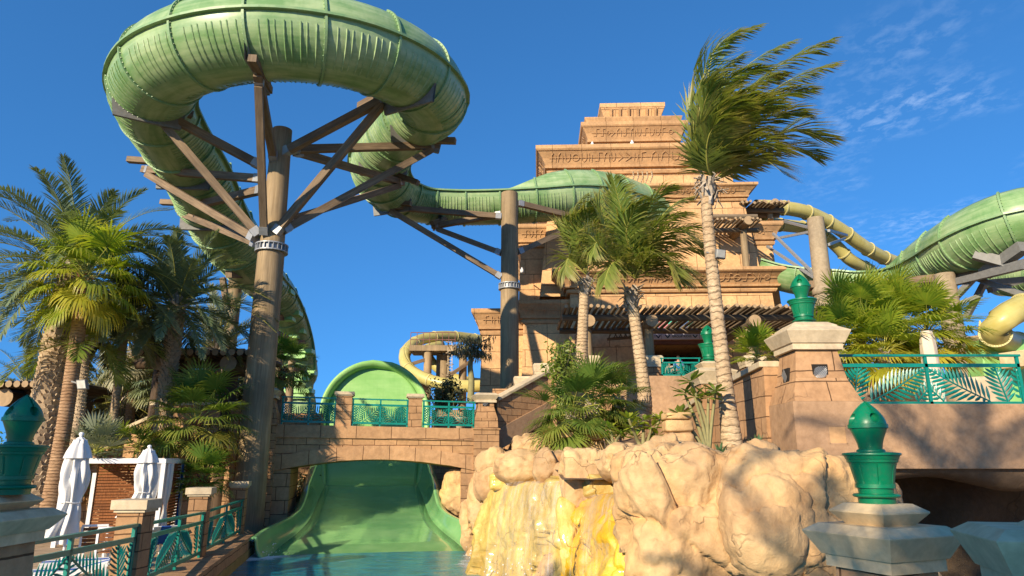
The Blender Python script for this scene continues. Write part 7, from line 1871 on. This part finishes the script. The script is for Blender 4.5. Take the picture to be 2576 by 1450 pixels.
def parasol(px, py, D, length, label, seed, flare=1.0):
    top = at(px, py, D); t = thing('folded_parasol', label, 'parasol', (top.x, top.y, DZ), 'white folded parasols by the cabana')
    z = top.z; tie = .36
    def fold(r, zz, th):
        f = (zz - z + length) / length     # 0 bottom .. 1 top
        tw = th * 8 + f * 7 + seed
        return r * (1 + (.17 + .13 * (1 - f)) * math.sin(tw) + .08 * math.sin(th * 13 - f * 9 + seed) + .06 * math.sin(th * 3 + f * 4))
    prof = []
    for k in range(36):
        f = k / 35
        if f < tie: r = .17 + .20 * flare * ((tie - f) / tie) ** 1.1
        else: r = .17 + .09 * math.sin(min(1, (f - tie) / .3) * math.pi / 2) - .13 * max(0, (f - .62) / .38) ** 1.4
        prof.append((r, z - length + length * .93 * f))
    mb = MB(); mb.lathe((top.x, top.y, 0), prof, 72, disp=fold)
    # one side of the hem blows out to the left
    v2 = []
    for (x, y, zz) in mb.v:
        f = (zz - z + length) / length
        if f < tie: k = ((tie - f) / tie) ** 1.3; x -= .26 * flare * k
        v2.append((x, y, zz))
    mb.v = v2; obj('canopy', mb, MAT['fabric'], t)
    mb = MB(); mb.lathe((top.x, top.y, 0), [(.30, z - length * .25), (.25, z - length * .18), (.15, z - length * .09), (.07, z - length * .05), (.0, z - length * .045)], 60, disp=lambda r, zz, th: r * (1 + .08 * math.sin(th * 8 + 1))); obj('top_valance', mb, MAT['fabric'], t)
    mb = MB(); mb.lathe((top.x, top.y, 0), [(0, z - .14), (.05, z - .12), (.03, z - .09), (.06, z - .05), (.05, z - .01), (0, z + .01)], 14); obj('finial', mb, MAT['white'], t)
    mb = MB(); mb.tube([Vector((top.x + .205 * math.cos(a), top.y + .205 * math.sin(a), z - length * (1 - tie * .93) + .015 * math.sin(3 * a))) for a in np.linspace(0, 6.283, 25)], .016, 6); obj('tie_band', mb, MAT['fabric'], t)
    mb = MB(); mb.tube([(top.x, top.y, DZ), (top.x, top.y, z - .15)], .03, 10); mb.lathe((top.x, top.y, DZ), [(.32, 0), (.32, .06), (.06, .09), (.05, .3)], 20); obj('pole', mb, MAT['white'], t)
parasol(206, 1088, 17, 2.45, 'nearer folded white parasol, left of the cabana, its hem blown outward', 0)
parasol(377, 1120, 20, 1.95, 'farther folded white parasol standing before the right front post of the cabana', 2, .85)

def chair(c, rz, label):
    t = thing('deck_chair', label, 'chair', c, 'slatted chairs behind the kerb pier'); x_ = Vector((math.cos(rz), math.sin(rz), 0)); y_ = Vector((-x_.y, x_.x, 0)); P = lambda a, b_, z: Vector(c) + x_ * a + y_ * b_ + Vector((0, 0, z))
    for a in (-.27, .27):
        for b_ in (-.25, .25):
            mb = MB(); mb.bar(P(a, b_, 0), P(a, b_, .95 if b_ > 0 else .64), .05, .05, up=y_); obj('leg', mb, MAT['white'], t)
        mb = MB(); mb.bar(P(a, -.28, .66), P(a, .25, .66), .06, .035); obj('arm_rest', mb, MAT['white'], t)
    mb = MB()
    for k in range(6): mb.bar(P(-.25, -.22 + k * .085, .43), P(.25, -.22 + k * .085, .43), .07, .02)
    obj('seat', mb, MAT['slat'], t)
    mb = MB()
    for k in range(5): mb.bar(P(-.25, .25, .55 + k * .085), P(.25, .25, .55 + k * .085), .02, .07)
    obj('backrest', mb, MAT['slat'], t)
    mb = MB(); mb.bar(P(-.28, .25, .97), P(.28, .25, .97), .05, .05); obj('top_bar', mb, MAT['white'], t)
c0 = at(246, 1322, 17.6); chair((c0.x, c0.y, DZ), R(200), 'left one of two slatted deck chairs behind the nearest kerb pier')
c0 = at(292, 1318, 17.0); chair((c0.x, c0.y, DZ), R(190), 'right one of two slatted deck chairs, mostly hidden by the nearest kerb pier')
def lounger(c, rz, label, tilt):
    t = thing('sun_lounger', label, 'sun lounger', c, 'white and blue sun loungers'); x_ = Vector((math.cos(rz), math.sin(rz), 0)); y_ = Vector((-x_.y, x_.x, 0)); P = lambda a, b_, z: Vector(c) + x_ * a + y_ * b_ + Vector((0, 0, z))
    mb = MB()
    for a in (-.32, .32): mb.bar(P(a, -.9, .34), P(a, .35, .34), .05, .06); mb.bar(P(a, .35, .34), P(a, .35 + .62 * math.cos(tilt), .34 + .62 * math.sin(tilt)), .05, .06)
    obj('frame', mb, MAT['white'], t)
    for a in (-.3, .3):
        for b_ in (-.8, .3):
            mb = MB(); mb.bar(P(a, b_, 0), P(a, b_, .33), .05, .05, up=y_); obj('leg', mb, MAT['white'], t)
    e = Vector((0, 0, .045)); bk = lambda a, s: P(a, .35 + s * math.cos(tilt), .34 + s * math.sin(tilt)) + e
    for (a0, a1, mt, nm) in ((-.30, -.12, 'fabric', 'sling'), (-.12, .12, 'blue', 'blue_stripe'), (.12, .30, 'fabric', 'sling')):
        mb = MB(); vs = [P(a0, -.9, .34) + e, P(a1, -.9, .34) + e, P(a1, .35, .34) + e, P(a0, .35, .34) + e, bk(a1, .62), bk(a0, .62)]
        mb.add(vs, [(0, 1, 2, 3), (3, 2, 4, 5)]); obj(nm, mb, MAT[mt], t, solid=.02)
c0 = at(170, 1385, 14.4); lounger((c0.x - .2, c0.y, DZ), R(-68), 'nearest sun lounger, white with a blue stripe, behind the nearest kerb railing', R(14))
c0 = at(225, 1375, 15.6); lounger((c0.x - .1, c0.y + .3, DZ), R(-62), 'second sun lounger lying between the nearest one and the chairs', R(8))
c0 = at(398, 1335, 19.2); lounger((c0.x, c0.y, DZ), R(-140), 'sun lounger with raised back behind the middle kerb railing', R(48))

# log shelter and log pergola among the palms
def logroof(name, label, base, D, y_roof, xs, beams, ends, posts, mat='darklog', near=-1.6, far=2.0, slope=0):
    root = thing(name, label, 'pergola', base)
    for k, x in enumerate(xs):
        a = at(x, y_roof, D + near); b_ = a + Vector((0, far - near, slope))
        mb = MB(); mb.tube([a, a.lerp(b_, .5), b_], .14, 8, 0, True, True, capmi=1); obj('rafter', mb, [MAT[mat], MAT['logend']], root)
    for (p, q, r) in beams:
        mb = MB(); mb.tube([at(*p), at(*q)], r, 12, 0, True, True, capmi=1); obj('beam', mb, [MAT[mat], MAT['logend']], root)
    for (x, y, r) in ends:
        a = at(x, y, D - 1.2); mb = MB(); mb.tube([a, a + Vector((0, 2.2, 0))], r, 18, 0, True, True, capmi=1); obj('cross_log', mb, [MAT[mat], MAT['logend']], root)
    for (x, y, r) in posts:
        a = at(x, y, D); mb = MB(); log_post(mb, a.x, a.y, .4, a.z, r, r, 14); obj('post', mb, [MAT[mat], MAT['logend']], root)
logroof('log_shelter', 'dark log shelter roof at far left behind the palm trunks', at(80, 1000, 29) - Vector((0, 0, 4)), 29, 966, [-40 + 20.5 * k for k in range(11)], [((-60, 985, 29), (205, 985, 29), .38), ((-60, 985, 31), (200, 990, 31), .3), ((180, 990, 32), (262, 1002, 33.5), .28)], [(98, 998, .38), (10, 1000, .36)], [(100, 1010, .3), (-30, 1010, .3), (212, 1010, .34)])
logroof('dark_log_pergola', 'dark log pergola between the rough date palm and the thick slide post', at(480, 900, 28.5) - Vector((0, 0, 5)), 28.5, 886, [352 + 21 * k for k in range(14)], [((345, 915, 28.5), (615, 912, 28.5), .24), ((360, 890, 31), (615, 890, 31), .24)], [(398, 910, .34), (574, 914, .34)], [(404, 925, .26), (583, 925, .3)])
# floodlights strapped to palm trunks
def flood(p, d, label, s=1.0):
    t = thing('floodlight', label, 'floodlight', p); p = Vector(p)
    mb = MB(); mb.box(p, (.42 * s, .12 * s, .30 * s), d); mb.v = [(x, y + (z - p.z) * -.5, z) for x, y, z in mb.v]; obj('housing', mb, MAT['greysteel'], t, bevel=.015)
    mb = MB(); mb.box(p + Vector((0, -.075 * s, 0)), (.36 * s, .02, .24 * s), d); mb.v = [(x, y + (z - p.z) * -.5, z) for x, y, z in mb.v]; obj('glass', mb, plain('pale_lamp_glass', (.55, .55, .5, 1), .3), t)
    mb = MB(); mb.bar(p + Vector((-.45 * s, .1, .12 * s)), p + Vector((0, .06, 0)), .05 * s); obj('arm', mb, MAT['greysteel'], t)
flood(at(208, 968, 21.3), R(-20), 'grey floodlight strapped to the slim brown fan palm trunk', .95)
flood(at(1812, 640, 16.4), R(25), 'grey floodlight on the tallest coconut palm trunk', .7)
